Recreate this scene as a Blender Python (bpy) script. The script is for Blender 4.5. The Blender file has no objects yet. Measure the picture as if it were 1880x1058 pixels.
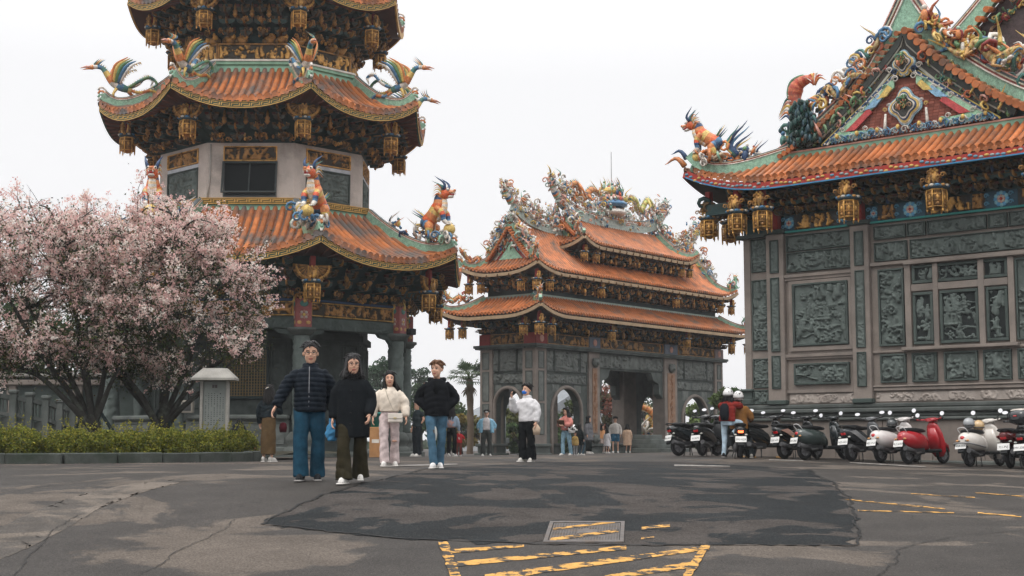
import bpy, bmesh, math, random
import numpy as np
from mathutils import Vector, Matrix

# ------------------------------------------------------------------ camera
SC = bpy.context.scene
COL = SC.collection
FPX, CX, CY, HZ, CAMZ = 2611.0, 940.0, 529.0, 809.0, 0.5      # photo measured in 1880 x 1058 px
PITCH = math.atan((HZ - CY) / FPX)
cam_d = bpy.data.cameras.new('camera')
cam_d.sensor_fit = 'HORIZONTAL'; cam_d.sensor_width = 36.0
cam_d.lens = 36.0 * FPX / 1880.0
cam_d.clip_start = 0.1; cam_d.clip_end = 2000.0
cam = bpy.data.objects.new('camera', cam_d); COL.objects.link(cam)
cam.location = (0, 0, CAMZ); cam.rotation_euler = (math.pi / 2 + PITCH, 0, 0)
SC.camera = cam
# ------------------------------------------------------------------ overcast daylight
SUN_EL, SUN_AZ = math.radians(58), math.radians(215)          # azimuth clockwise from +Y
wd = bpy.data.worlds.new('World'); SC.world = wd; wd.use_nodes = True
nt = wd.node_tree; nt.nodes.clear()
sky = nt.nodes.new('ShaderNodeTexSky'); sky.sky_type = 'NISHITA'; sky.sun_disc = False
sky.sun_elevation = SUN_EL; sky.sun_rotation = SUN_AZ; sky.dust_density = 6.0; sky.air_density = 1.0
sk = nt.nodes.new('ShaderNodeMix'); sk.data_type = 'RGBA'; sk.blend_type = 'MULTIPLY'
sk.inputs[0].default_value = 1.0; sk.inputs[7].default_value = (.1, .1, .1, 1)
nt.links.new(sky.outputs[0], sk.inputs[6])
tcw = nt.nodes.new('ShaderNodeTexCoord'); sep = nt.nodes.new('ShaderNodeSeparateXYZ')
nt.links.new(tcw.outputs['Generated'], sep.inputs[0])
rmp = nt.nodes.new('ShaderNodeValToRGB')                       # cloud layer: CIE overcast, brighter to the zenith
rmp.color_ramp.elements[0].position = 0.0; rmp.color_ramp.elements[0].color = (.955, .95, .965, 1)
rmp.color_ramp.elements[1].position = 1.0; rmp.color_ramp.elements[1].color = (1.0, 1.0, 1.0, 1)
nt.links.new(sep.outputs[2], rmp.inputs[0])
mx = nt.nodes.new('ShaderNodeMix'); mx.data_type = 'RGBA'; mx.inputs[0].default_value = .94
nt.links.new(sk.outputs[2], mx.inputs[6]); nt.links.new(rmp.outputs[0], mx.inputs[7])
gain = nt.nodes.new('ShaderNodeMapRange'); gain.inputs['From Min'].default_value = 0.25
gain.inputs['To Min'].default_value = 1.34; gain.inputs['To Max'].default_value = 3.5
nt.links.new(sep.outputs[2], gain.inputs[0])
bg = nt.nodes.new('ShaderNodeBackground'); wo = nt.nodes.new('ShaderNodeOutputWorld')
nt.links.new(mx.outputs[2], bg.inputs[0]); nt.links.new(gain.outputs[0], bg.inputs[1]); nt.links.new(bg.outputs[0], wo.inputs[0])
sun_d = bpy.data.lights.new('sun', 'SUN'); sun_d.energy = 1.3; sun_d.angle = math.radians(25); sun_d.color = (1, .96, .9)
sun = bpy.data.objects.new('sun', sun_d); COL.objects.link(sun)
sdir = Vector((math.sin(SUN_AZ) * math.cos(SUN_EL), math.cos(SUN_AZ) * math.cos(SUN_EL), math.sin(SUN_EL)))
sun.rotation_euler = sdir.to_track_quat('Z', 'Y').to_euler(); sun.location = (0, 0, 40)
SC.view_settings.view_transform = 'Standard'; SC.view_settings.look = 'None'
SC.view_settings.exposure = -0.36; SC.view_settings.gamma = 1.0; SC.view_settings.use_curve_mapping = False
SC.render.engine = 'CYCLES'
SC.cycles.max_bounces = 5; SC.cycles.diffuse_bounces = 3; SC.cycles.glossy_bounces = 2
SC.cycles.transparent_max_bounces = 6; SC.cycles.volume_bounces = 0
SC.cycles.use_denoising = True

# ------------------------------------------------------------------ measuring helpers
def at(px, py, Y):
    a = (px - CX) / FPX; b = (CY - py) / FPX
    d = (a, math.cos(PITCH) - b * math.sin(PITCH), math.sin(PITCH) + b * math.cos(PITCH))
    t = Y / d[1]
    return np.array([d[0] * t, Y, CAMZ + d[2] * t])

_A = [(567, 885, 17.3), (645, 890, 17.8), (712, 856, 23.7), (800, 860, 24.6), (967, 848, 33.5), (492, 848, 30.7),
      (893, 838, 53), (1040, 838, 49), (1130, 832, 70), (1790, 857, 33), (1690, 849, 34.2), (1500, 842, 36), (1352, 838.5, 37.5), (1262, 833.5, 38.5),
      (983, 836, 61), (545, 840, 43), (740, 838, 46), (0, 852, 27), (250, 850, 28), (940, 1058, 11.5), (1210, 830, 58), (1330, 830, 74)]
_P = [at(*a) for a in _A] + [np.array(p) for p in [(0, 0, -1.15), (-5, 0, -1.15), (5, 0, -1.15), (-4.2, 11.5, -.6), (4.4, 11.5, -.6), (-25, 30, .1), (-25, 60, 0), (25, 20, -.5),
      (25, 60, 0), (0, 90, -.35), (-40, 90, -.3), (40, 90, -.3), (-25, 5, -.8), (25, 5, -.9)]]
_P = np.array(_P)
def _phi(d2):
    return np.where(d2 > 0, d2 * np.log(d2 + 1e-9) * .5, 0)
def _solve():
    n = len(_P); x = _P[:, :2]; d2 = ((x[:, None] - x[None]) ** 2).sum(-1)
    K = _phi(d2) + np.eye(n) * 25.0; T = np.c_[np.ones(n), x]
    A = np.block([[K, T], [T.T, np.zeros((3, 3))]])
    return np.linalg.solve(A, np.r_[_P[:, 2], 0, 0, 0])
_W = _solve()
def gz(x, y):
    x = np.asarray(x, float); y = np.asarray(y, float)
    xc = np.clip(x, -40, 40); yc = np.clip(y, -3, 92)
    q = np.stack([xc, yc], -1); d2 = ((q[..., None, :] - _P[:, :2]) ** 2).sum(-1)
    z = _phi(d2) @ _W[:-3] + _W[-3] + _W[-2] * xc + _W[-1] * yc
    return z
def gat(px, py):
    lo, hi = 3.0, 90.0
    Ys = np.linspace(lo, hi, 1200)
    a = (px - CX) / FPX; b = (CY - py) / FPX
    dx, dy, dz = a, math.cos(PITCH) - b * math.sin(PITCH), math.sin(PITCH) + b * math.cos(PITCH)
    t = Ys / dy; h = CAMZ + dz * t - gz(dx * t, Ys)
    k = int(np.argmax(h < 0)) if (h < 0).any() else len(Ys) - 1
    k = max(k, 1); f = h[k - 1] / (h[k - 1] - h[k] + 1e-12) if h[k] < 0 else 1.0
    Y = Ys[k - 1] + (Ys[k] - Ys[k - 1]) * f; t = Y / dy
    return np.array([dx * t, Y, float(gz(dx * t, Y))])

# ------------------------------------------------------------------ mesh builder
I3 = np.eye(3)
def rotz(a):
    c, s = math.cos(a), math.sin(a); return np.array([[c, -s, 0], [s, c, 0], [0, 0, 1.]])
def rotx(a):
    c, s = math.cos(a), math.sin(a); return np.array([[1., 0, 0], [0, c, -s], [0, s, c]])
def roty(a):
    c, s = math.cos(a), math.sin(a); return np.array([[c, 0, s], [0, 1., 0], [-s, 0, c]])
def unit(v):
    v = np.asarray(v, float); return v / (np.linalg.norm(v) + 1e-12)
def frame(z, up=(0, 0, 1)):
    z = unit(z); x = np.cross(up, z)
    if np.linalg.norm(x) < 1e-4: x = np.cross((0, 1, 0), z)
    x = unit(x); return np.stack([x, np.cross(z, x), z], 1)

class MB:
    def __init__(s, R=None, o=None):
        s.V = []; s.F = []; s.C = []; s.S = []; s.n = 0
        s.R = I3 if R is None else R; s.o = np.zeros(3) if o is None else np.asarray(o, float)
    def at(s, o, R=None):
        s.o = np.asarray(o, float); s.R = I3 if R is None else R; return s
    def add(s, v, f, col=(1, 1, 1), smooth=True):
        v = np.asarray(v, float).reshape(-1, 3)
        s.V.append(v @ s.R.T + s.o)
        for a in (f if isinstance(f, list) else [f]):
            a = np.asarray(a, int)
            if a.ndim == 1: a = a[None]
            s.F.append(a + s.n)
            c = np.asarray(col, float)
            if c.ndim == 1: c = np.tile(c[:3], (len(a), 1))
            s.C.append(c); s.S.append(np.full(len(a), smooth))
        s.n += len(v)
    def box(s, c, d, col=(1, 1, 1), R=None, bev=0.0, taper=1.0):
        d = np.asarray(d, float) / 2; c = np.asarray(c, float)
        if bev <= 0:
            v = np.array([[x, y, z] for z in (-1, 1) for y in (-1, 1) for x in (-1, 1)], float) * d
            v[4:, :2] *= taper
            f = [[0, 2, 3, 1], [4, 5, 7, 6], [0, 1, 5, 4], [2, 6, 7, 3], [0, 4, 6, 2], [1, 3, 7, 5]]
            fs = np.array(f)
        else:
            b = min(bev, d.min() * .9); v = []; idx = {}
            for x in (-1, 1):
                for y in (-1, 1):
                    for z in (-1, 1):
                        sg = np.array([x, y, z], float)
                        for ax in range(3):
                            p = sg * d; q = p - sg * b; q[ax] = p[ax]
                            idx[(x, y, z, ax)] = len(v); v.append(q)
            v = np.array(v); fs = []; tr = []
            for ax in range(3):
                o = [i for i in range(3) if i != ax]
                for sg in (-1, 1):
                    q = []
                    for a, bb in ((-1, -1), (1, -1), (1, 1), (-1, 1)):
                        k = [0, 0, 0]; k[ax] = sg; k[o[0]] = a; k[o[1]] = bb; q.append(idx[(*k, ax)])
                    if (sg > 0) != (ax != 1): q = q[::-1]
                    fs.append(q)
            for ax in range(3):
                o = [i for i in range(3) if i != ax]
                for a in (-1, 1):
                    for bb in (-1, 1):
                        def K(t, w):
                            k = [0, 0, 0]; k[ax] = t; k[o[0]] = a; k[o[1]] = bb; return idx[(*k, o[w])]
                        q = [K(-1, 0), K(1, 0), K(1, 1), K(-1, 1)]
                        nn = np.cross(v[q[1]] - v[q[0]], v[q[2]] - v[q[0]])
                        if np.dot(nn, v[q].mean(0)) < 0: q = q[::-1]
                        fs.append(q)
            for x in (-1, 1):
                for y in (-1, 1):
                    for z in (-1, 1):
                        q = [idx[(x, y, z, a)] for a in range(3)]
                        if x * y * z < 0: q = q[::-1]
                        tr.append(q)
            v[:, :2] *= np.where(v[:, 2:] > 0, taper, 1)
            fs = [np.array(fs), np.array(tr)]
        if R is not None: v = v @ R.T
        s.add(v + c, fs, col, False); return s
    def tube(s, P, r, n=8, col=(1, 1, 1), caps=True, flat=1.0, up=(0, 0, 1), smooth=True):
        P = np.asarray(P, float); m = len(P); r = np.broadcast_to(np.asarray(r, float), (m,)) if np.ndim(r) < 2 else np.asarray(r, float)
        T = np.gradient(P, axis=0); T /= np.linalg.norm(T, axis=1)[:, None] + 1e-12
        X = np.cross(up, T[0]);
        if np.linalg.norm(X) < 1e-3: X = np.cross((0, 1, 0), T[0])
        X = unit(X); a = np.arange(n) * 2 * math.pi / n; rings = []
        for i in range(m):
            X = unit(X - T[i] * np.dot(X, T[i])); Y = np.cross(T[i], X)
            ra, rb = (r[i], r[i] * flat) if np.ndim(r) < 2 else (r[i, 0], r[i, 1])
            rings.append(P[i] + np.outer(np.cos(a) * ra, X) + np.outer(np.sin(a) * rb, Y))
        s.rings(np.array(rings), col, caps, smooth); return s
    def rings(s, A, col=(1, 1, 1), caps=True, smooth=True):
        A = np.asarray(A, float); m, n = A.shape[:2]
        i = np.arange(m - 1)[:, None] * n; j = np.arange(n)[None]; k = (j + 1) % n
        f = np.stack([i + j, i + k, i + n + k, i + n + j], -1).reshape(-1, 4)
        c = np.asarray(col, float)
        if c.ndim == 2:
            c2 = np.repeat(c[np.minimum(np.arange(m - 1), len(c) - 1)], n, 0)
        else: c2 = np.tile(c, (len(f), 1))
        fs = [f]
        s.add(A.reshape(-1, 3), fs, c2, smooth)
        if caps:
            s.n -= m * n; base = s.n
            s.F.append(np.array([list(range(n))[::-1]]) + base); s.C.append(c2[:1]); s.S.append(np.array([False]))
            s.F.append(np.array([list(range(n))]) + base + (m - 1) * n); s.C.append(c2[-1:]); s.S.append(np.array([False]))
            s.n += m * n
        return s
    def ell(s, c, r, col=(1, 1, 1), nu=10, nv=6, R=None):
        r = np.broadcast_to(np.asarray(r, float), (3,)); c = np.asarray(c, float)
        t = np.linspace(0, math.pi, nv + 1)[1:-1]; a = np.arange(nu) * 2 * math.pi / nu
        v = [[0, 0, 1.]] + [[math.sin(p) * math.cos(q), math.sin(p) * math.sin(q), math.cos(p)] for p in t for q in a] + [[0, 0, -1.]]
        v = np.array(v) * r
        if R is not None: v = v @ R.T
        f = []; tr = []
        for j in range(nu):
            k = (j + 1) % nu; tr.append([0, 1 + j, 1 + k]); e = len(v) - 1; b = 1 + (nv - 2) * nu; tr.append([e, b + k, b + j])
            for i in range(nv - 2):
                p = 1 + i * nu; f.append([p + j, p + nu + j, p + nu + k, p + k])
        s.add(v + c, [np.array(tr)] + ([np.array(f)] if f else []), col); return s
    def lathe(s, prof, c=(0, 0, 0), n=16, col=(1, 1, 1), smooth=True, caps=True, ph=0.0):
        a = np.arange(n) * 2 * math.pi / n + ph
        A = np.array([[[r * math.cos(q), r * math.sin(q), z] for q in a] for r, z in prof]) + np.asarray(c, float)
        s.rings(A, col, caps, smooth); return s
    def grid(s, P, col=(1, 1, 1), smooth=True, flip=False):
        P = np.asarray(P, float); m, n = P.shape[:2]
        i = np.arange(m - 1)[:, None] * n; j = np.arange(n - 1)[None]
        f = np.stack([i + j, i + n + j, i + n + j + 1, i + j + 1], -1).reshape(-1, 4)
        if flip: f = f[:, ::-1]
        s.add(P.reshape(-1, 3), f, col, smooth); return s
    def poly(s, P, col=(1, 1, 1)):
        s.add(P, np.arange(len(P)), col, False); return s
    def prism(s, poly, o, ax, ay, depth, col=(1, 1, 1), smooth=False):
        poly = np.asarray(poly, float); o = np.asarray(o, float); ax = np.asarray(ax, float); ay = np.asarray(ay, float)
        az = np.cross(ax, ay)
        b = o + poly[:, :1] * ax + poly[:, 1:2] * ay; n = len(b)
        v = np.r_[b - az * depth / 2, b + az * depth / 2]
        area = 0.5 * np.sum(poly[:, 0] * np.roll(poly[:, 1], -1) - poly[:, 1] * np.roll(poly[:, 0], -1))
        j = np.arange(n); k = (j + 1) % n; q = np.stack([j, k, n + k, n + j], 1); lo, hi = j[::-1], n + j
        if area < 0: q = q[:, ::-1]; lo, hi = lo[::-1], hi[::-1]
        s.add(v, [lo[None], hi[None], q], col, smooth); return s
    def leaf(s, b, d, nrm, L, W, col, tip=.5, thick=0):
        d = unit(d); x = unit(np.cross(nrm, d)); nn = np.cross(d, x)
        b = np.asarray(b, float)
        v = [b, b + d * L * .45 + x * W / 2 + nn * L * .08, b + d * L, b + d * L * .45 - x * W / 2 + nn * L * .08]
        s.add(v, np.array([0, 1, 2, 3]), col, False); return s
    def build(s, name, mat, parent=None, loc=None, label=None, kind=None, thick=0):
        V = np.concatenate(s.V) if s.V else np.zeros((0, 3))
        me = bpy.data.meshes.new(name)
        nl = sum(a.size for a in s.F); nf = sum(len(a) for a in s.F)
        me.vertices.add(len(V)); me.vertices.foreach_set('co', V.astype(np.float32).ravel())
        me.loops.add(nl); me.polygons.add(nf)
        me.loops.foreach_set('vertex_index', np.concatenate([a.ravel() for a in s.F]).astype(np.int32))
        tot = np.concatenate([np.full(len(a), a.shape[1]) for a in s.F]); st = np.r_[0, np.cumsum(tot)[:-1]]
        me.polygons.foreach_set('loop_start', st.astype(np.int32)); me.polygons.foreach_set('loop_total', tot.astype(np.int32))
        me.polygons.foreach_set('use_smooth', np.concatenate(s.S))
        C = np.concatenate(s.C); at_ = me.attributes.new('Col', 'FLOAT_COLOR', 'FACE')
        at_.data.foreach_set('color', np.c_[C, np.ones(len(C))].astype(np.float32).ravel())
        me.update(calc_edges=True)
        me.materials.append(MT[mat] if isinstance(mat, str) else mat)
        return link(name, me, parent, loc, label, kind)

def link(name, data, parent=None, loc=None, label=None, kind=None, rot=None):
    o = bpy.data.objects.new(name, data); COL.objects.link(o)
    if parent is not None: o.parent = parent
    if loc is not None: o.location = tuple(loc)
    if rot is not None: o.rotation_euler = tuple(rot)
    if label: o['label'] = label
    if kind: o['kind'] = kind
    return o
def thing(name, label, cat, loc=(0, 0, 0), rz=0.0, group=None):
    o = bpy.data.objects.new(name, None); COL.objects.link(o); o.empty_display_size = .2
    o.location = tuple(float(v) for v in loc); o.rotation_euler = (0, 0, rz); o['label'] = label; o['category'] = cat
    if group: o['group'] = group
    return o
def tag(o, label, cat, group=None):
    o['label'] = label; o['category'] = cat
    if group: o['group'] = group
    return o
def mcopy(o, parent, M=None, loc=None, rz=None):
    """copy of a part and its sub-parts (mesh data shared)"""
    c = o.copy(); COL.objects.link(c); c.parent = parent
    if M is not None: c.matrix_local = M
    if loc is not None: c.location = tuple(loc)
    if rz is not None: c.rotation_euler = (0, 0, rz)
    for k in o.children:
        d = k.copy(); COL.objects.link(d); d.parent = c
    return c
def mat4(o, R):
    M = np.eye(4); M[:3, :3] = R; M[:3, 3] = o; return Matrix(M.tolist())

# ------------------------------------------------------------------ materials
MT = {}
def srgb(r, g, b):
    f = lambda c: (c / 255 / 12.92) if c / 255 <= .04045 else ((c / 255 + .055) / 1.055) ** 2.4
    return (f(r), f(g), f(b))
def M(name, col=None, rough=.6, var=.25, vs=2.5, bump=.0, bs=40., metal=0., stain=None, st=(.45, .65), ss=1.2, orand=0., spec=.12, det=6, alpha=None, emit=None, speck=0., sps=180., coat=0.):
    m = bpy.data.materials.new(name); m.use_nodes = True; t = m.node_tree; N = t.nodes; Lk = t.links
    b = N['Principled BSDF']; b.inputs['Roughness'].default_value = rough; b.inputs['Metallic'].default_value = metal
    b.inputs['Specular IOR Level'].default_value = spec
    if coat: b.inputs['Coat Weight'].default_value = coat; b.inputs['Coat Roughness'].default_value = .08
    geo = N.new('ShaderNodeNewGeometry'); pos = geo.outputs['Position']
    if col is None:
        a = N.new('ShaderNodeAttribute'); a.attribute_name = 'Col'; c = a.outputs['Color']
    else:
        a = N.new('ShaderNodeRGB'); a.outputs[0].default_value = (*col, 1); c = a.outputs[0]
    def noise(scale, detail=5, rough_=.6):
        n = N.new('ShaderNodeTexNoise'); n.inputs['Scale'].default_value = scale; n.inputs['Detail'].default_value = detail
        n.inputs['Roughness'].default_value = rough_; Lk.new(pos, n.inputs['Vector']); return n.outputs['Fac']
    def rng(x, a0, a1, b0, b1):
        r = N.new('ShaderNodeMapRange'); Lk.new(x, r.inputs[0])
        for i, v in enumerate((a0, a1, b0, b1)): r.inputs[i + 1].default_value = v
        return r.outputs[0]
    def mul(c, f):
        k = N.new('ShaderNodeMix'); k.data_type = 'RGBA'; k.blend_type = 'MULTIPLY'; k.inputs[0].default_value = 1
        Lk.new(c, k.inputs[6])
        g = N.new('ShaderNodeCombineColor')
        for i in range(3): Lk.new(f, g.inputs[i])
        Lk.new(g.outputs[0], k.inputs[7]); return k.outputs[2]
    if var: c = mul(c, rng(noise(vs, det), .3, .7, 1 - var, 1 + var))
    if speck: c = mul(c, rng(noise(sps, 2), .3, .7, 1 - speck, 1 + speck))
    if orand:
        oi = N.new('ShaderNodeObjectInfo'); c = mul(c, rng(oi.outputs['Random'], 0, 1, 1 - orand, 1 + orand))
    if stain:
        k = N.new('ShaderNodeMix'); k.data_type = 'RGBA'; Lk.new(rng(noise(ss, 7, .65), st[0], st[1], 0, 1), k.inputs[0])
        Lk.new(c, k.inputs[6]); k.inputs[7].default_value = (*stain, 1); c = k.outputs[2]
    Lk.new(c, b.inputs['Base Color'])
    if bump:
        bp = N.new('ShaderNodeBump'); bp.inputs['Strength'].default_value = bump; bp.inputs['Distance'].default_value = .02
        Lk.new(noise(bs, 5), bp.inputs['Height']); Lk.new(bp.outputs[0], b.inputs['Normal'])
    if emit:
        b.inputs['Emission Color'].default_value = (*emit[0], 1); b.inputs['Emission Strength'].default_value = emit[1]
    if alpha is not None:
        b.inputs['Alpha'].default_value = alpha
    MT[name] = m; return m

M('granite', (.215, .184, .162), .75, .22, 1.6, .25, 90, speck=.16, sps=120, stain=(.15, .135, .125), st=(.5, .8), ss=.9)
M('granite_pale', (.33, .29, .26), .75, .2, 1.6, .25, 90, speck=.18, sps=120, stain=(.2, .17, .15), st=(.52, .78), ss=1.3)
M('greenstone', (.062, .078, .072), .62, .3, 2.0, .3, 60, stain=(.05, .07, .064), st=(.5, .75), ss=1.6, speck=.12, sps=90)
M('gate_stone_hazed', (.092, .105, .098), .62, .3, 2.0, .3, 60, stain=(.05, .06, .056), st=(.5, .75), ss=1.6, speck=.12, sps=90)  # lighter greenstone for the gate: distance haze put into the colour
M('gate_carved_hazed', (.14, .152, .142), .6, .25, 2.5, .25, 70, stain=(.08, .09, .085), st=(.5, .8), ss=2.2, speck=.12, sps=90)  # carved greenstone paled the same way, haze mixed into its colour
M('greenstone_carved', (.105, .127, .118), .6, .25, 2.5, .25, 70, stain=(.06, .076, .07), st=(.5, .8), ss=2.2, speck=.12, sps=90)
M('stone_grey', (.105, .115, .108), .8, .3, 1.3, .4, 50, stain=(.05, .06, .055), st=(.45, .75), ss=.9, speck=.15, sps=90)
M('tile_orange', (.41, .14, .052), .4, .35, 2.2, .12, 30, orand=.26, stain=(.13, .095, .075), st=(.48, .68), ss=1.3, spec=.25)
M('tile_weathered', (.43, .15, .055), .45, .35, 2.2, .15, 30, orand=.3, stain=(.14, .12, .11), st=(.44, .62), ss=.9, spec=.22)
M('tile_pan', (.26, .11, .06), .6, .4, 3.0, .3, 25, stain=(.1, .085, .075), st=(.38, .62), ss=1.5)
M('paint', None, .5, .22, 3.0, .12, 60, speck=.1, sps=60)
M('ceramic', None, .34, .3, 9.0, .25, 70, spec=.3, speck=.3, sps=34, stain=(.12, .11, .1), st=(.56, .8), ss=3.0)
M('base_stone', (.085, .094, .089), .7, .3, 1.6, .3, 50, stain=(.045, .052, .048), st=(.48, .75), ss=1.1)
M('gilt', None, .45, .35, 5.0, .2, 60, metal=.15, spec=.2, stain=(.05, .03, .015), st=(.5, .7), ss=4.5)
M('greenstone_shaded', (.05, .06, .056), .7, .3, 2.0, .3, 60, stain=(.025, .032, .03), st=(.5, .75), ss=1.6)  # greenstone copy darkened for the shade behind the pagoda columns
M('matte', None, .85, .2, 3.0, .15, 60)
M('dark_wood', (.02, .026, .026), .55, .4, 3.0, .2, 30)
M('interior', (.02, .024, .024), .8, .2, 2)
# ------------------------------------------------------------------ ground, road, markings
def asphalt(name, dark, pale, thr, scale, crack=.5, spec=.1):
    m = bpy.data.materials.new(name); m.use_nodes = True; t = m.node_tree; N = t.nodes; L = t.links
    b = N['Principled BSDF']; b.inputs['Specular IOR Level'].default_value = spec
    g = N.new('ShaderNodeNewGeometry'); pos = g.outputs['Position']
    def noise(s, d=6, r=.6, dist=0.):
        n = N.new('ShaderNodeTexNoise'); n.inputs['Scale'].default_value = s; n.inputs['Detail'].default_value = d
        n.inputs['Roughness'].default_value = r; n.inputs['Distortion'].default_value = dist; L.new(pos, n.inputs['Vector']); return n.outputs['Fac']
    def rng(x, a, b_, c, d):
        r = N.new('ShaderNodeMapRange'); L.new(x, r.inputs[0])
        for i, v in enumerate((a, b_, c, d)): r.inputs[i + 1].default_value = v
        return r.outputs[0]
    def mixc(f, a, b_, mode='MIX'):
        k = N.new('ShaderNodeMix'); k.data_type = 'RGBA'; k.blend_type = mode
        if isinstance(f, float): k.inputs[0].default_value = f
        else: L.new(f, k.inputs[0])
        for i, v in ((6, a), (7, b_)):
            if isinstance(v, tuple): k.inputs[i].default_value = (*v, 1)
            else: L.new(v, k.inputs[i])
        return k.outputs[2]
    def grey(f):
        c = N.new('ShaderNodeCombineColor')
        for i in range(3): L.new(f, c.inputs[i])
        return c.outputs[0]
    dry = rng(noise(scale, 9, .62, .6), thr[0], thr[1], 0, 1)
    c = mixc(dry, dark, pale)
    c = mixc(1.0, c, grey(rng(noise(1.7, 6), .3, .7, .78, 1.22)), 'MULTIPLY')
    c = mixc(1.0, c, grey(rng(noise(52, 4, .75), .32, .68, .42, 1.62)), 'MULTIPLY')
    spk = rng(noise(95, 1), .64, .7, 0, .6); c = mixc(spk, c, (.2, .18, .165))
    # cracks
    mapn = N.new('ShaderNodeVectorMath'); mapn.operation = 'ADD'
    nz = N.new('ShaderNodeTexNoise'); nz.inputs['Scale'].default_value = 1.6; nz.inputs['Detail'].default_value = 5; L.new(pos, nz.inputs['Vector'])
    L.new(pos, mapn.inputs[0]); L.new(nz.outputs['Color'], mapn.inputs[1])
    vo = N.new('ShaderNodeTexVoronoi'); vo.feature = 'DISTANCE_TO_EDGE'; vo.inputs['Scale'].default_value = .42
    L.new(mapn.outputs[0], vo.inputs['Vector'])
    ck = rng(vo.outputs['Distance'], .0, .011, crack, 0)
    gate_ = rng(noise(.5, 2), .5, .6, 0, 1)
    mm = N.new('ShaderNodeMath'); mm.operation = 'MULTIPLY'; L.new(ck, mm.inputs[0]); L.new(gate_, mm.inputs[1])
    c = mixc(mm.outputs[0], c, (.014, .014, .014))
    L.new(c, b.inputs['Base Color'])
    L.new(rng(dry, 0, 1, .62, .9), b.inputs['Roughness'])
    bp = N.new('ShaderNodeBump'); bp.inputs['Strength'].default_value = .8; bp.inputs['Distance'].default_value = .012
    L.new(noise(85, 4, .7), bp.inputs['Height']); L.new(bp.outputs[0], b.inputs['Normal'])
    MT[name] = m
asphalt('asphalt', (.040, .0358, .0325), (.1, .084, .071), (.515, .55), .42)
asphalt('asphalt_patch', (.0145, .0172, .0188), (.056, .05, .0465), (.505, .525), .62, .3, .03)
M('yellow_paint', (.5, .27, .07), .7, .25, 8, .3, 60, speck=.22, sps=70, stain=(.042, .038, .034), st=(.49, .53), ss=7.0)
M('white_paint', (.3, .28, .26), .7, .2, 8, .3, 60, speck=.14, sps=90, stain=(.08, .07, .06), st=(.46, .58), ss=5.0)
M('kerb', (.06, .066, .06), .85, .35, 2.5, .5, 40, speck=.2, sps=70, stain=(.035, .045, .035), st=(.45, .65), ss=1.8)
M('soil', (.045, .042, .03), .95, .4, 3, .6, 20, speck=.3, sps=40)
M('iron', (.12, .11, .105), .6, .3, 12, .3, 90, stain=(.12, .085, .06), st=(.5, .7), ss=6)

def axis(lo, hi, fine_lo, fine_hi, d, k=1.35):
    a = list(np.arange(fine_lo, fine_hi + 1e-6, d)); s = d
    while a[-1] < hi: s *= k; a.append(a[-1] + s)
    s = d
    while a[0] > lo: s *= k; a.insert(0, a[0] - s)
    return np.array(a)
gx = axis(-500, 500, -24, 24, .6); gy = axis(-30, 900, 4, 92, .6)
GX, GY = np.meshgrid(gx, gy, indexing='ij')
GZ = gz(GX, GY); far = np.clip((GY - 92) / 200, 0, 1); GZ = GZ - far * .3
MB().grid(np.stack([GX, GY, GZ], -1), flip=False).build('road', 'asphalt', kind='structure')

def drape(rows, nu, dz, name, mat, jit=0.0, seed=0, sub=6):
    """rows: list of pixel polylines from near to far; lofted on the ground."""
    rg = np.random.default_rng(seed); W = []
    for r in rows:
        p = np.array([gat(*q)[:2] for q in r]); d = np.r_[0, np.cumsum(np.linalg.norm(np.diff(p, axis=0), axis=1))]
        u = np.linspace(0, d[-1], nu); W.append(np.stack([np.interp(u, d, p[:, 0]), np.interp(u, d, p[:, 1])], -1))
    W = np.array(W); k = np.linspace(0, len(W) - 1, (len(W) - 1) * sub + 1); i = np.minimum(k.astype(int), len(W) - 2); f = (k - i)[:, None, None]
    P = W[i] * (1 - f) + W[i + 1] * f
    if jit:
        for e in (0, -1):
            n = rg.normal(0, jit, P.shape[1]); P[e, :, 1] += n
            P[:, e, 0] += rg.normal(0, jit * .6, P.shape[0])
    Z = gz(P[..., 0], P[..., 1]) + dz
    o = MB().grid(np.concatenate([P, Z[..., None]], -1), flip=True).build(name, mat, kind='structure')
    return o
drape([[(478, 963), (600, 977), (740, 990), (880, 994), (1000, 999), (1190, 1001), (1400, 1001), (1572, 1002)],
       [(560, 925), (800, 930), (1000, 932), (1300, 938), (1562, 940)],
       [(690, 884), (900, 890), (1200, 895), (1538, 897)],
       [(835, 858), (1000, 848), (1240, 848), (1482, 862)]], 60, .004, 'road_patch', 'asphalt_patch', .085, 1, 12)

asphalt('asphalt_worn', (.062, .054, .047), (.135, .114, .096), (.45, .52), .9, .4)
drape([[(-30, 1040), (60, 1003), (120, 972), (190, 930), (260, 905), (335, 886)], [(-30, 985), (40, 950), (90, 928), (160, 905), (230, 891), (320, 881)]], 70, .003, 'worn_lane', 'asphalt_worn', .16, 5, 6)
def stripe(p0, p1, w0, w1, name, mat, dz, seed=0, parts=1):
    """painted stroke between two pixels on the ground; w = width in pixels across the picture rows, with ragged sides"""
    rg = np.random.default_rng(seed); n = 26; a, b = np.array(p0, float), np.array(p1, float)
    A = [];
    for i in range(n):
        t = i / (n - 1); c = a + (b - a) * t; w = (w0 + (w1 - w0) * t) * (.85 + .3 * rg.random())
        A.append((c[0], c[1] + w / 2)); A.append((c[0], c[1] - w / 2))
    G = np.array([gat(*q) for q in A]).reshape(n, 2, 3); G[..., 2] += dz
    return MB().grid(G, flip=False).build(name, mat, kind='structure')
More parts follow.
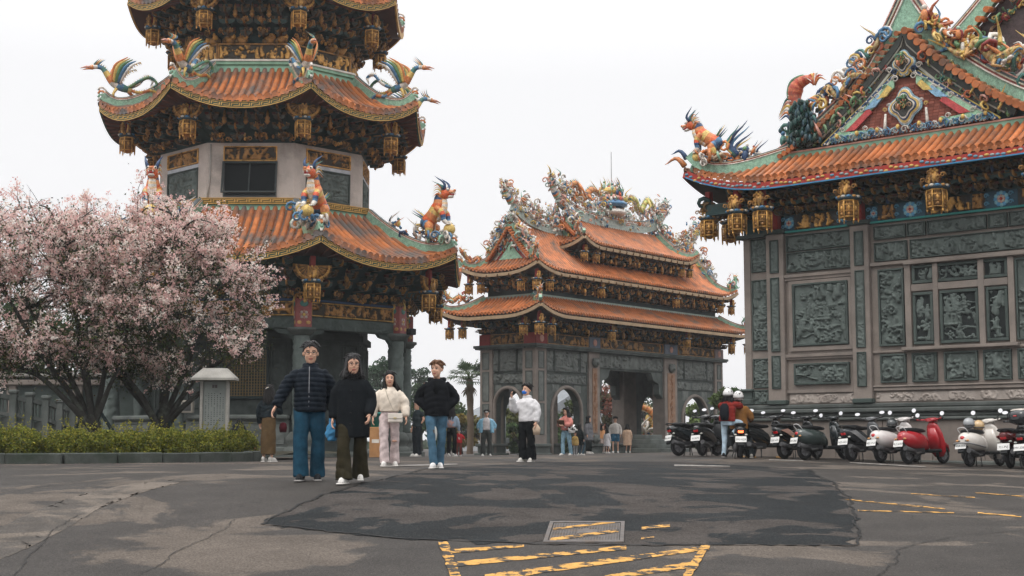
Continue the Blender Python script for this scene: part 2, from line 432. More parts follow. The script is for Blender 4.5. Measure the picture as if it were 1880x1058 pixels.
def vstripe(p0, p1, wpx, name, mat, dz, seed=0):
    rg = np.random.default_rng(seed); n = 16; a, b = np.array(p0, float), np.array(p1, float); A = []
    for i in range(n):
        t = i / (n - 1); c = a + (b - a) * t; w = wpx * (.8 + .4 * rg.random())
        A += [(c[0] - w / 2, c[1]), (c[0] + w / 2, c[1])]
    G = np.array([gat(*q) for q in A]).reshape(n, 2, 3); G[..., 2] += dz
    return MB().grid(G, flip=True).build(name, mat, kind='structure')
for k, (p0, p1, w0, w1) in enumerate([((828, 1013), (962, 1003), 8, 4), ((834, 1037), (1150, 1006), 9, 7), ((890, 1062), (1302, 1006), 13, 7),
                                      ((1110, 1062), (1280, 1036), 9, 11), ((1200, 1085), (1270, 1072), 10, 10)]):
    stripe(p0, p1, w0, w1, 'road_marking', 'yellow_paint', .0045, k)
vstripe((813, 996), (842, 1075), 19, 'road_marking', 'yellow_paint', .0085, 11)
vstripe((1296, 1002), (1252, 1075), 17, 'road_marking', 'yellow_paint', .0085, 12)
for k, (p0, p1, w0, w1) in enumerate([((1178, 972), (1230, 966), 6, 5), ((1177, 990), (1201, 988), 3, 3)]):
    stripe(p0, p1, w0, w1, 'road_marking', 'yellow_paint', .0085, 20 + k)
for k, (p0, p1, w0, w1) in enumerate([((1550, 917), (1735, 935), 1.9, 1.9), ((1575, 938), (1752, 942), 1.7, 1.7), ((1795, 942), (1875, 949), 2.4, 2.4), ((1672, 907), (1790, 914), 1.3, 1.3), ((1790, 905), (1880, 912), 1.3, 1.3)]):
    stripe(p0, p1, w0, w1, 'road_marking', 'yellow_paint', .0045, 30 + k)
for k, (p0, p1, w0, w1) in enumerate([((1238, 855), (1340, 857), 2.6, 1.5), ((700, 857), (840, 853), 2.5, 1.5), ((1412, 845), (1475, 846.5), 1.5, 1.5), ((1560, 850), (1700, 858), 1.5, 1.5)]):
    stripe(p0, p1, w0, w1, 'road_marking', 'white_paint', .0095, 40 + k)
for k, (a, b) in enumerate([((1360, 839), (1388, 840)), ((1425, 840), (1446, 841))]):
    stripe(a, b, 3, 3, 'road_marking', 'yellow_paint', .0095, 50 + k)

M('tar', (.014, .0138, .0138), .6, .3, 6, .2, 60)
def polyline(pts, w, name, mat, dz, seed):
    """narrow ragged line on the ground through picture points"""
    rg = np.random.default_rng(seed); P = np.array([gat(*q) for q in pts])[:, :2]; d = np.r_[0, np.cumsum(np.linalg.norm(np.diff(P, axis=0), axis=1))]; n = max(int(d[-1] / .07), 4); t = np.linspace(0, d[-1], n)
    C = np.stack([np.interp(t, d, P[:, 0]), np.interp(t, d, P[:, 1])], -1); wob = np.cumsum(rg.normal(0, .012, (n, 2)), 0); wob -= np.linspace(0, 1, n)[:, None] * wob[-1]; C = C + wob + rg.normal(0, .006, (n, 2)); T = np.gradient(C, axis=0); T /= np.linalg.norm(T, axis=1)[:, None] + 1e-9; N_ = np.c_[-T[:, 1], T[:, 0]]; ww = w * (.5 + rg.random(n))[:, None]
    A = np.stack([C - N_ * ww / 2, C + N_ * ww / 2], 1); Z = gz(A[..., 0], A[..., 1]) + dz
    return MB().grid(np.concatenate([A, Z[..., None]], -1), flip=True).build(name, mat, kind='structure')
polyline([(478, 963), (600, 977), (740, 990), (880, 994), (1000, 999.5), (1190, 1001.5), (1400, 1001), (1572, 1002)], .032, 'tar_seam', 'tar', .0105, 1)
polyline([(1572, 1002), (1560, 940), (1537, 897), (1482, 862)], .022, 'tar_seam', 'tar', .0105, 2); polyline([(478, 963), (560, 925), (690, 884), (835, 858)], .03, 'tar_seam', 'tar', .0105, 3)
for k, c in enumerate(([(30, 1058), (90, 985), (150, 945)], [(250, 1058), (330, 1010), (400, 978), (430, 955)], [(0, 905), (120, 890), (300, 872)], [(1600, 1058), (1640, 1010), (1760, 985), (1880, 975)], [(1560, 900), (1700, 890), (1880, 897)])):
    polyline(c, .008, 'road_crack', 'tar', .0085, 10 + k)

# manhole cover with its frame
q = [gat(*p) for p in ((997, 998), (1145, 998), (1147, 960), (1010, 960))]
mh = thing('manhole_cover', 'square patterned iron manhole cover crossed by yellow paint stripes', 'manhole', gat(1075, 979))
o0 = np.array(mh.location)
def qd(u, v, z=0.0):
    p = (1 - u) * (1 - v) * q[0] + u * (1 - v) * q[1] + u * v * q[2] + (1 - u) * v * q[3]
    return np.array([p[0], p[1], float(gz(p[0], p[1])) + .006 + z]) - o0
def qbox(mb, u0, u1, v0, v1, z0, z1, col=(1, 1, 1)):
    b = [qd(u0, v0, z0), qd(u1, v0, z0), qd(u1, v1, z0), qd(u0, v1, z0), qd(u0, v0, z1), qd(u1, v0, z1), qd(u1, v1, z1), qd(u0, v1, z1)]
    mb.add(b, np.array([[4, 5, 6, 7], [0, 1, 5, 4], [1, 2, 6, 5], [2, 3, 7, 6], [3, 0, 4, 7]]), col, False)
fr = MB()
for a in ((0, 1, 0, .06), (0, 1, .94, 1), (0, .05, .06, .94), (.95, 1, .06, .94)): qbox(fr, *a, -.01, .012)
fr.build('frame', 'iron', mh)
cv = MB(); qbox(cv, .06, .94, .07, .93, -.01, .004)
for i in range(24):
    for j in range(14):
        u, v = .075 + i * .036, .085 + j * .0605
        if (u - .5) ** 2 / .03 + (v - .5) ** 2 / .03 < .6: continue
        qbox(cv, u, u + .021, v, v + .035, .004, .009)
qbox(cv, .4, .6, .42, .58, .004, .008)
cv.build('cover', 'iron', mh)
for a, b, w in (((.08, .1), (.93, .52), .14), ((.07, .6), (.9, .98), .1)):
    s = MB(); G = []
    for t in np.linspace(0, 1, 14):
        u = a[0] + (b[0] - a[0]) * t; v = a[1] + (b[1] - a[1]) * t; G.append([qd(u, min(v - w / 2, .95), .0105), qd(u, min(v + w / 2, .96), .0105)])
    s.grid(G, flip=True).build('paint_stripe', 'yellow_paint', mh)

# kerb of the planting bed
KP = np.array([gat(*p) for p in ((-330, 857), (-60, 853), (120, 852), (250, 850.5), (400, 848.5), (490, 846.5))])
d = np.r_[0, np.cumsum(np.linalg.norm(np.diff(KP[:, :2], axis=0), axis=1))]
def kpt(s): return np.array([np.interp(s, d, KP[:, i]) for i in range(3)])
kerb = link('kerb', None, kind='structure'); kerb['label'] = 'dark stone kerb round the hedge bed'
n = int(d[-1] / 1.02); rg = np.random.default_rng(3)
for i in range(n):
    s0, s1 = d[-1] * i / n + .006, d[-1] * (i + 1) / n - .006; a, b = kpt(s0), kpt(s1); c = (a + b) / 2; e = b - a
    mb = MB(); mb.box((0, 0, 0), (np.linalg.norm(e), .26, .30), bev=.022)
    mb.build('kerb_stone', 'kerb', kerb, loc=c + np.array([0, .13, .055 + rg.normal(0, .006)])).rotation_euler = (0, 0, math.atan2(e[1], e[0]))
bed = MB(); ss = np.linspace(0, d[-1], 40); rows = []
for s in ss:
    p = kpt(s); rows.append([[p[0] + j * .1, p[1] + .24 + j, p[2] + .13 + .03 * math.sin(j * 2 + s)] for j in (0, .6, 1.2, 2.2, 4, 7, 10)])
bed.grid(rows, flip=True).build('planting_bed', 'soil', kind='structure')
# ------------------------------------------------------------------ ornament library
GOLD = (.62, .34, .10); GOLD2 = (.36, .185, .06); GOLDD = (.13, .075, .032); RED = (.25, .035, .03); MINT = (.235, .40, .29)  # GOLD2 and GOLDD are darkened: under-eave shade put into the gold
WHITE = (.66, .62, .56); NAVY = (.035, .07, .15); BLUE = (.08, .19, .32); TEAL = (.07, .19, .165); ORNG = (.55, .2, .07); YEL = (.6, .42, .13)
PINK = (.56, .3, .24); GREEN = (.12, .23, .11); DTEAL = (.022, .05, .05); OCHRE = (.5, .3, .09); DGREEN = (.02, .06, .05)
PAL = [WHITE, ORNG, BLUE, TEAL, YEL, PINK, GREEN, NAVY, WHITE, (.5, .1, .05), (.3, .45, .35)]

def smooth_path(P, n):
    P = np.asarray(P, float); m = len(P)
    t = np.linspace(0, m - 1, n); i = np.clip(t.astype(int), 0, m - 2); f = (t - i)[:, None]
    g = lambda k: P[np.clip(k, 0, m - 1)]
    a, b, c, d = g(i - 1), g(i), g(i + 1), g(i + 2)
    return .5 * (2 * b + (c - a) * f + (2 * a - 5 * b + 4 * c - d) * f ** 2 + (3 * b - 3 * c + d - a) * f ** 3)

def sweep(mb, P, prof, col, caps=True, smooth=False):
    """profile polygon (side, up) carried along P, kept upright"""
    P = np.asarray(P, float); T = np.gradient(P, axis=0); A = []
    prof = np.asarray(prof, float)
    for p, t in zip(P, T):
        h = np.array([t[1], -t[0], 0]); h = h / (np.linalg.norm(h) + 1e-9); u = np.cross(h, unit(t)); u = u * np.sign(u[2] + 1e-9)
        A.append(p + prof[:, :1] * h + prof[:, 1:2] * u)
    mb.rings(np.array(A), col, caps, smooth)
def rect(w, z0, z1): return [(-w / 2, z0), (w / 2, z0), (w / 2, z1), (-w / 2, z1)]
def ridge(mb, P, w, h, body=MINT):
    for z0, z1, k, c in ((0, .72, .8, body), (.72, .78, 1.0, WHITE), (.78, .86, .9, (.32, .06, .04)), (.86, .91, 1.05, (.6, .5, .35)), (.91, 1.0, .85, (.14, .16, .17))):
        sweep(mb, P, rect(w * k, h * z0, h * z1), c)

def curl(mb, c, R, size, col, turns=1.25, r=.12, n=14, flip=1):
    t = np.linspace(0, 1, n); a = t * turns * 2 * math.pi; rad = size * (1 - .82 * t)
    P = np.stack([(rad * np.cos(a) - size) * flip, np.zeros(n), rad * np.sin(a) + t * size * .3], -1)
    mb.tube(np.asarray(c) + P @ np.asarray(R).T, size * r * (1.25 - t * .8), 5, col, flat=1.0)
def flame(mb, b, d, side, L, col, r=.12, n=7, wob=.25):
    t = np.linspace(0, 1, n)[:, None]; P = np.asarray(b) + np.asarray(d) * t * L + np.asarray(side) * (np.sin(t * 4.2) * wob * L)
    mb.tube(P, np.maximum(L * r * (1 - t[:, 0]) ** .8, L * .008), 5, col)
def spikes(mb, P, nrm, L, w, col, every=1, col2=None):
    P = np.asarray(P, float); T = np.gradient(P, axis=0)
    for i in range(0, len(P), every):
        n_ = nrm[i] if np.ndim(nrm) == 2 else np.asarray(nrm); t = unit(T[i]); l = L if np.ndim(L) == 0 else L[i]
        d = unit(n_ * 1.0 - t * .45); x = np.cross(d, t)
        b = P[i]; mb.add([b - t * w, b + t * w, b + d * l, b + x * w * .4, b - x * w * .4], [np.array([[0, 3, 2], [3, 1, 2], [1, 4, 2], [4, 0, 2]])], col if (i // every) % 2 == 0 or col2 is None else col2, False)
def blossom(mb, c, s, col, rg, n=5):
    d = unit(rg.normal(size=3) + np.array([0, -.8, .4])); f = frame(d)
    for k in range(n):
        a = k * 2 * math.pi / n; v = f[:, 0] * math.cos(a) + f[:, 1] * math.sin(a)
        mb.ell(np.asarray(c) + v * s * .6, (s * .5, s * .42, s * .22), col, 5, 3, np.stack([v, np.cross(d, v), d], 1))
    mb.ell(np.asarray(c) + d * s * .15, s * .3, YEL, 5, 4)
def clutter(mb, P, spread, size, n, rg, up=1.0, pal=PAL):
    """cut-porcelain scrolls, flames, blossoms and figures along a path"""
    P = np.asarray(P, float)
    for k in range(n):
        t = rg.random() * (len(P) - 1); i = min(int(t), len(P) - 2); p = P[i] + (P[i + 1] - P[i]) * (t - i)
        p = p + rg.normal(size=3) * np.asarray(spread) * .5; p[2] += abs(rg.normal()) * spread[2] * up
        s = size * (.55 + .9 * rg.random()); c = pal[rg.integers(len(pal))]; q = rg.random()
        Rr = rotz(rg.random() * 6.28) @ rotx(rg.normal() * .4)
        if q < .4: curl(mb, p, Rr, s * .7, c, .9 + rg.random() * .7, .2, 10, rg.choice([-1, 1]))
        elif q < .6: flame(mb, p, unit([rg.normal() * .5, rg.normal() * .5, 1]), rotz(rg.random() * 6)[:, 0], s * 1.8, c, .11, 6)
        elif q < .8: blossom(mb, p, s * .5, c, rg)
        else:
            mb.ell(p, (s * .26, s * .24, s * .42), c, 6, 5); mb.ell(p + np.array([0, 0, s * .52]), s * .18, PAL[rg.integers(len(PAL))], 6, 4)

def phoenix():
    """crested bird, +x is the way it flies; returns list of (part name, MB)"""
    rg = np.random.default_rng(5); b = MB()
    spine = smooth_path([(-.45, 0, .30), (-.2, 0, .33), (.12, 0, .42), (.38, 0, .66), (.6, 0, .86), (.85, 0, .84), (.98, 0, .78)], 22)
    cols = [(.6, .5, .2), TEAL, BLUE, WHITE, ORNG, YEL, TEAL, BLUE, WHITE, (.6, .25, .1), ORNG]
    b.tube(spine, np.interp(np.linspace(0, 1, 22), [0, .2, .4, .6, .8, .9, 1], [.08, .14, .14, .085, .07, .09, .06]), 8, np.array([cols[i // 2] for i in range(21)]))
    spikes(b, spine[2:18], np.array([0, 0, 1.]), .16, .04, WHITE, 1, YEL)
    b.tube([(.96, 0, .8), (1.1, 0, .79), (1.28, 0, .70)], [.055, .04, .008], 6, PINK); b.tube([(.96, 0, .76), (1.08, 0, .72), (1.2, 0, .66)], [.035, .025, .006], 6, ORNG)
    for s in (-1, 1): b.ell((.95, .06 * s, .83), .025, WHITE, 6, 4)
    for k in range(4): flame(b, (.86 - .04 * k, 0, .92), unit((-.5 - .1 * k, (k - 1.5) * .2, .9)), (0, 1, 0), .34, [TEAL, ORNG, YEL, BLUE][k], .09)
    for s in (-1, 1):
        b.tube([(.05, .1 * s, .25), (.12, .12 * s, .08), (.1, .12 * s, -.05)], [.06, .035, .03], 5, YEL)
    w = MB()
    for s in (-1, 1):                                             # long crescent wings, layered bands with a white fringe
        for k, (c, dx, r_) in enumerate(((ORNG, .10, .05), (YEL, .05, .055), (GREEN, -.01, .06), (BLUE, -.08, .055), (WHITE, -.15, .04))):
            P = smooth_path([(.12 + dx, .14 * s, .44), (.1 + dx * 1.5, (.24 + .02 * k) * s, .74), (.0 + dx * 1.9, (.32 + .03 * k) * s, 1.02), (-.28 + dx * 1.5, (.38 + .03 * k) * s, 1.3 - .03 * k)], 12) * np.array([1, 1, 1.0])
            w.tube(P, np.interp(range(12), [0, 6, 11], [r_, r_ * 1.1, .012]), 6, c, flat=.5, up=(0, 1, 0))
            if k == 4: spikes(w, P, np.array([-1., 0, -.2]), .12, .035, WHITE, 1, YEL)
    tl = MB()
    defs = [((-.35, 0, .32), (-.7, .05, .28), (-1.05, .1, .42), (-1.35, .12, .36), (-1.5, .12, .48)), ((-.35, .05, .38), (-.65, .14, .66), (-.95, .2, .82), (-1.2, .2, .66), (-1.05, .18, .5)),
            ((-.35, -.05, .38), (-.62, -.14, .58), (-.85, -.2, .9), (-1.1, -.2, .86), (-1.05, -.2, .68)), ((-.35, 0, .25), (-.6, -.08, .12), (-.9, -.1, .22), (-1.15, -.1, .08), (-1.35, -.1, .2))]
    for k, p in enumerate(defs):
        P = smooth_path(p, 20); c1, c2 = [(ORNG, YEL), (GREEN, TEAL), (BLUE, WHITE), (ORNG, BLUE)][k]
        tl.tube(P, np.interp(np.linspace(0, 1, 20), [0, .3, .85, 1], [.08, .09, .06, .01]), 6, np.array([c1 if i % 6 < 3 else c2 for i in range(19)]), flat=.6)
        spikes(tl, P, np.array([0, 0, 1.]), .12, .03, WHITE, 1, YEL); spikes(tl, P, np.array([0, 0, -1.]), .1, .03, WHITE, 1, c2)
    return [('bird_body', b), ('wings', w), ('tail_plume', tl)]

def beast(seed=0, upright=.75):
    """guardian lion-dragon squatting with its paw on a ball over scroll clouds, facing +x"""
    rg = np.random.default_rng(seed); b = MB()
    spine = smooth_path([(-.38, 0, .38), (-.28, 0, .58), (-.05, 0, .82), (.12, 0, 1.12), (.14, 0, 1.36), (.3, 0, 1.5)], 20)
    cols = [NAVY, BLUE, (.6, .12, .04), ORNG, YEL, (.6, .12, .04), ORNG, NAVY, ORNG, (.65, .14, .05)]
    b.tube(spine, np.interp(np.linspace(0, 1, 20), [0, .15, .5, .75, 1], [.13, .24, .24, .17, .15]), 9, np.array([cols[i // 2] for i in range(19)]))
    b.tube(smooth_path([(.05, 0, .62), (.2, 0, .85), (.3, 0, 1.1), (.3, 0, 1.3)], 12), np.interp(range(12), [0, 5, 11], [.1, .15, .1]), 7, np.array([WHITE if i % 2 else (.7, .5, .3) for i in range(11)]))
    spikes(b, spine, np.array([-.8, 0, .6]), .2, .05, WHITE, 1, YEL)
    for s in (-1, 1):
        b.tube(smooth_path([(-.3, .16 * s, .5), (-.1, .26 * s, .42), (-.12, .26 * s, .18), (.08, .26 * s, .05)], 10), np.interp(range(10), [0, 3, 9], [.16, .15, .07]), 7, np.array([NAVY, BLUE, ORNG, ORNG, YEL, YEL, ORNG, WHITE, WHITE]))
        b.tube(smooth_path([(.1, .16 * s, 1.02), (.32, .2 * s, .85), (.38, .18 * s, .6), (.5, .16 * s, .5)], 10), np.interp(range(10), [0, 9], [.12, .06]), 7, np.array([ORNG, ORNG, YEL, (.6, .1, .04), NAVY, BLUE, WHITE, WHITE, WHITE]))
        for j in range(3): b.ell((.54, .16 * s + (j - 1) * .05, .47), (.07, .025, .03), WHITE, 5, 4)
    h = MB(); hc = np.array([.36, 0, 1.5])
    h.ell(hc, (.2, .17, .19), (.62, .13, .05), 9, 6); h.ell(hc + (.2, 0, .03), (.15, .12, .07), (.66, .3, .16), 8, 5); h.ell(hc + (.17, 0, -.12), (.13, .1, .05), WHITE, 8, 5)
    h.ell(hc + (.22, 0, -.05), (.1, .08, .05), (.4, .02, .02), 6, 4); h.ell(hc + (.32, 0, .08), (.05, .07, .045), ORNG, 6, 4)
    for s in (-1, 1):
        h.ell(hc + (.12, .1 * s, .11), .055, WHITE, 7, 5); h.ell(hc + (.165, .11 * s, .11), .025, (.01, .01, .01), 5, 4)
        flame(h, hc + (-.02, .12 * s, .12), unit((-.35, .35 * s, 1)), (1, 0, 0), .48, NAVY, .14); flame(h, hc + (-.08, .1 * s, .1), unit((-.6, .3 * s, .8)), (1, 0, 0), .4, TEAL, .12)
        for j in range(5): flame(h, hc + (-.1, .12 * s, -.1 + .06 * j), unit((-.9, .5 * s, .1 + .1 * j)), (0, 0, 1), .3, [ORNG, WHITE, YEL, WHITE, ORNG][j], .12)
        for j in range(3): h.tube([hc + (.24 + .04 * j, .06 * s, -.0), hc + (.24 + .04 * j, .06 * s, -.07)], [.014, .004], 4, WHITE)
    tl = MB()
    for k in range(5): flame(tl, (-.42, 0, .5), unit((-.55 + .1 * k, (k - 2) * .16, .9)), (1, 0, 0), .62 - .05 * abs(k - 2), [TEAL, NAVY, YEL, BLUE, GREEN][k], .11)
    base = MB(); base.ell((.5, 0, .32), (.2, .2, .19), YEL, 10, 7)
    for k in range(22):
        a = rg.random() * 6.28; curl(base, (.1 + .4 * math.cos(a), .3 * math.sin(a), -.15 + rg.random() * .3), rotz(rg.random() * 6.28), .14 + .1 * rg.random(), [WHITE, WHITE, MINT, (.5, .45, .4), BLUE][rg.integers(5)], 1.2, .2, 12)
    return [('beast_body', b), ('beast_head', h), ('tail_flames', tl), ('scroll_base', base)]

def dragon(mb, P, r, rg, body=ORNG, belly=WHITE, fin=TEAL, mirror=False):
    """serpent dragon along path P (head at the end)"""
    P = smooth_path(P, 46); n = len(P); t = np.linspace(0, 1, n)
    rad = r * np.interp(t, [0, .15, .6, .9, 1], [.15, .7, 1, .8, .7])
    cs = np.array([[body, (body[0] * .6, body[1] * .6, body[2] * .6), (body[0] * .85, body[1] * 1.2, body[2] * 1.2)][i % 3] for i in range(n - 1)])
    mb.tube(P, rad, 8, cs); mb.tube(P - np.array([0, 0, 1.]) * rad[:, None] * .45, rad * .72, 7, np.array([[belly, (.5, .42, .34)][i % 2] for i in range(n - 1)]))
    T = np.gradient(P, axis=0); side = np.array([unit(np.cross(v, (0, 1, 0))) for v in T]); side *= np.where(side[:, 2:] < 0, -1, 1)
    spikes(mb, P[2:-2] + side[2:-2] * rad[2:-2, None] * .8, side[2:-2], r * .9, r * .3, fin, 1, YEL)
    h = P[-1]; d = unit(P[-1] - P[-4]); f = frame(d)
    up = f[:, 1] * (1 if f[2, 1] > 0 else -1); sx = np.cross(d, up)
    mb.ell(h, (r * 1.2, r * 1.05, r * 1.0), body, 8, 6, np.stack([d, sx, up], 1))
    mb.ell(h + d * r * 1.4 + up * r * .25, (r * 1.0, r * .8, r * .4), (.7, .3, .15), 7, 5, np.stack([d, sx, up], 1)); mb.ell(h + d * r * 1.2 - up * r * .55, (r * .85, r * .65, r * .25), belly, 7, 4, np.stack([d, sx, up], 1))
    for s in (-1, 1):
        mb.ell(h + d * r * .5 + sx * s * r * .65 + up * r * .65, r * .3, WHITE, 6, 4)
        flame(mb, h + sx * s * r * .5 + up * r * .7, unit(-d * .6 + up + sx * s * .4), d, r * 3.2, YEL, .09); flame(mb, h + d * r * 1.8 + sx * s * r * .4, unit(d + sx * s + up * .6), up, r * 3, WHITE, .05)
        for k in range(4): flame(mb, h - d * r * .4 + sx * s * r * .7, unit(-d + sx * s * .5 + up * (k - 1.5) * .5), up, r * 2.4, [fin, YEL, ORNG, WHITE][k], .12)
    for q in (.3, .62):
        i = int(q * n)
        for s in (-1, 1):
            b0 = P[i] + sx * s * rad[i] * .7; k0 = b0 + np.array([0, 0, -r * 1.6]) + sx * s * r * 1.2; e = k0 + unit(T[i]) * r * 1.8 + np.array([0, 0, -r * .4])
            mb.tube([b0, k0, e], [r * .5, r * .35, r * .25], 5, body)
            for a in (-1, 0, 1): mb.tube([e, e + unit(T[i]) * r * .7 + sx * a * r * .5], [r * .16, r * .03], 4, WHITE)
    for k in range(4): flame(mb, P[0], unit(-(P[2] - P[0]) / np.linalg.norm(P[2] - P[0]) + np.array([0, 0, (k - 1.2) * .6])), side[0], r * 4, [fin, YEL, ORNG, BLUE][k], .13)

# ---- carved relief: height field of scrolls, figures, leaves and clouds
def relief_h(w, h, res, seed, depth, size, style='mix'):
    rg = np.random.default_rng(seed); nx, ny = max(int(w / res), 6) + 1, max(int(h / res), 6) + 1
    x = np.linspace(0, w, nx); y = np.linspace(0, h, ny); H = np.zeros((nx, ny))
    def stamp(px, py, r, hh, prof=.5):
        x0, x1 = np.searchsorted(x, [px - r, px + r]); y0, y1 = np.searchsorted(y, [py - r, py + r])
        if x1 <= x0 or y1 <= y0: return
        d2 = ((x[x0:x1, None] - px) ** 2 + (y[None, y0:y1] - py) ** 2) / (r * r)
        v = hh * np.maximum(0, 1 - d2) ** prof; H[x0:x1, y0:y1] = np.maximum(H[x0:x1, y0:y1], v)
    def stroke(pts, r0, r1, hh, n=16):
        P = smooth_path(np.c_[pts, np.zeros(len(pts))], n)
        for i, p in enumerate(P):
            t = i / (n - 1); rip = 1 + .18 * math.sin(i * 2.4); stamp(p[0], p[1], (r0 + (r1 - r0) * t) * rip, hh * (.85 + .15 * math.sin(i * 1.3)))
    def block(x0_, x1_, y0_, y1_, hh):
        a0, a1 = np.searchsorted(x, [x0_, x1_]); b0, b1 = np.searchsorted(y, [y0_, y1_]); H[a0:a1, b0:b1] = np.maximum(H[a0:a1, b0:b1], hh)
    if style in ('figure', 'mix') and min(w, h) > size * 2.2:              # terraces, pavilions and a pine among the figures
        for k in range(max(1, int(w * h / (size * size * 9)))):
            cx, cy = rg.uniform(.15, .85) * w, rg.uniform(.1, .62) * h; s = size * rg.uniform(1.1, 1.6); d_ = depth * rg.uniform(.6, .9)
            block(cx - s * .6, cx + s * .6, cy, cy + s * .14, d_)
            for q in (-.45, -.15, .15, .45): block(cx + s * q - s * .04, cx + s * q + s * .04, cy, cy + s * .7, d_ * .9)
            block(cx - s * .5, cx + s * .5, cy, cy + s * .7, d_ * .35)
            stroke([(cx - s * .8, cy + s * .9), (cx - s * .45, cy + s * .72), (cx, cy + s * .8), (cx + s * .45, cy + s * .72), (cx + s * .8, cy + s * .9)], s * .12, s * .12, d_, 24); stroke([(cx - s * .35, cy + s * 1.05), (cx, cy + s * .98), (cx + s * .35, cy + s * 1.05)], s * .1, s * .1, d_, 12)
        for k in range(max(1, int(w * h / (size * size * 14)))):
            cx, cy = rg.random() * w, rg.uniform(.1, .5) * h; s = size * 1.5; stroke([(cx, cy - s * .5), (cx + s * .1, cy), (cx - s * .1, cy + s * .4), (cx + s * .15, cy + s * .9)], s * .1, s * .05, depth, 16)
            for q in range(6): a_, b_ = cx + rg.normal(0, s * .4), cy + s * rg.uniform(.3, 1.0); stroke([(a_ - s * .25, b_), (a_, b_ + s * .07), (a_ + s * .25, b_)], s * .07, s * .07, depth * .8, 9)
        for k in range(3): b_ = rg.uniform(.05, .3) * h; stroke([(w * q, b_ + rg.normal(0, size * .12)) for q in np.linspace(.02, .98, 7)], size * .07, size * .07, depth * .5, 60)
    N = int(w * h / (size * size) * 1.5) + 5
    for k in range(N):
        cx, cy = rg.random() * w, rg.random() * h; q = rg.random(); s = size * (.6 + .8 * rg.random()); d_ = depth * (.45 + .55 * rg.random()); a = rg.random() * 6.28
        if style == 'scroll': q = .1 if q < .8 else .6
        if style == 'figure': q = .45 + q * .5
        if q < .3:
            t = np.linspace(0, 1, 12); an = a + t * 6.5 * rg.choice([-1, 1]); rr = s * .6 * (1 - .8 * t); stroke(np.c_[cx + rr * np.cos(an), cy + rr * np.sin(an)], s * .16, s * .07, d_, 18)
        elif q < .45:
            pts = np.c_[cx + np.cumsum(rg.normal(0, s * .5, 5)) + np.linspace(-s, s, 5), cy + np.cumsum(rg.normal(0, s * .35, 5))]; stroke(pts, s * .2, s * .06, d_, 22)
        elif q < .75:
            hh = s * (.8 + .4 * rg.random())
            for u in np.linspace(0, 1, 7): stamp(cx + .08 * s * math.sin(a + u * 3), cy - hh * .5 + hh * .7 * u, s * (.26 - .1 * u), d_ * .95)
            stamp(cx, cy + hh * .38, s * .13, d_); stroke([(cx, cy + hh * .1), (cx + s * .3 * math.cos(a), cy + hh * .05), (cx + s * .4 * math.cos(a), cy + hh * .3)], s * .09, s * .05, d_, 6)
        else:
            for j in range(9): stamp(cx + rg.normal(0, s * .3), cy + rg.normal(0, s * .2), s * .14, d_ * (.6 + .4 * rg.random()))
    e = np.minimum.outer(np.minimum(x, w - x), np.full(ny, 9.)); e = np.minimum(e, np.minimum(y, h - y)[None])
    H *= np.clip(e / (size * .12 + 1e-6), 0, 1) ** .5
    H += rg.normal(0, depth * .03, H.shape)
    return x, y, H
def relief(mb, o, R, w, h, res, seed, depth, size, col=(1, 1, 1), style='mix', ground=None):
    """relief sheet standing in local x (right) / z (up), swelling toward -y; o is the lower left corner"""
    x, y, H = relief_h(w, h, res, seed, depth, size, style)
    P = np.stack([np.broadcast_to(x[:, None], H.shape), -H, np.broadcast_to(y[None], H.shape)], -1)
    if ground is not None:                       # carved wood: gold blends to a dark colour in the low parts
        q = (H[:-1, :-1] + H[1:, :-1] + H[1:, 1:] + H[:-1, 1:]) / 4; f = np.clip(q / (depth * .42), 0, 1)[..., None] ** 2; col = (np.asarray(ground) * (1 - f) + np.asarray(col) * f).reshape(-1, 3)
    mb.grid(np.asarray(o) + P @ np.asarray(R).T, col, True, flip=True)
def fbox(mb, o, R, x0, x1, z0, z1, y0, y1, col=(1, 1, 1), bev=0):
    """box given in a face frame: x right, z up, y0 (front, more negative) .. y1"""
    c = np.array([(x0 + x1) / 2, (y0 + y1) / 2, (z0 + z1) / 2]); mb.box(np.asarray(o) + np.asarray(R) @ c, (abs(x1 - x0), abs(y1 - y0), abs(z1 - z0)), col, R, bev)
def frame_bars(mb, o, R, x0, x1, z0, z1, t, y0, y1, col=(1, 1, 1), bev=0):
    fbox(mb, o, R, x0, x1, z0, z0 + t, y0, y1, col, bev); fbox(mb, o, R, x0, x1, z1 - t, z1, y0, y1, col, bev)
    fbox(mb, o, R, x0, x0 + t, z0 + t, z1 - t, y0, y1, col, bev); fbox(mb, o, R, x1 - t, x1, z0 + t, z1 - t, y0, y1, col, bev)
_seed = [100]
def carved_panel(parent, o, R, x0, x1, z0, z1, y=0.0, t=.05, proud=.05, depth=.035, size=.22, res=.022, mat='greenstone_carved', fmat='greenstone', col=(1, 1, 1), fcol=(1, 1, 1), style='mix', name='carved_panel', label=None):
    """panel (relief) with a raised frame as its sub-part"""
    _seed[0] += 1
    p = MB(); relief(p, np.asarray(o) + np.asarray(R) @ np.array([x0 + t * .9, y - .004, z0 + t * .9]), R, x1 - x0 - 1.8 * t, z1 - z0 - 1.8 * t, res, _seed[0], depth, size, col, style, (.035, .03, .022) if mat == 'gilt' else None)
    pn = p.build(name, mat, parent, label=label)
    f = MB(); frame_bars(f, o, R, x0, x1, z0, z1, t, y - proud, y + .02, fcol, .008)
    f.build('frame' if parent.parent is None else 'strip_frame', fmat, pn if parent.parent is None else parent); return pn

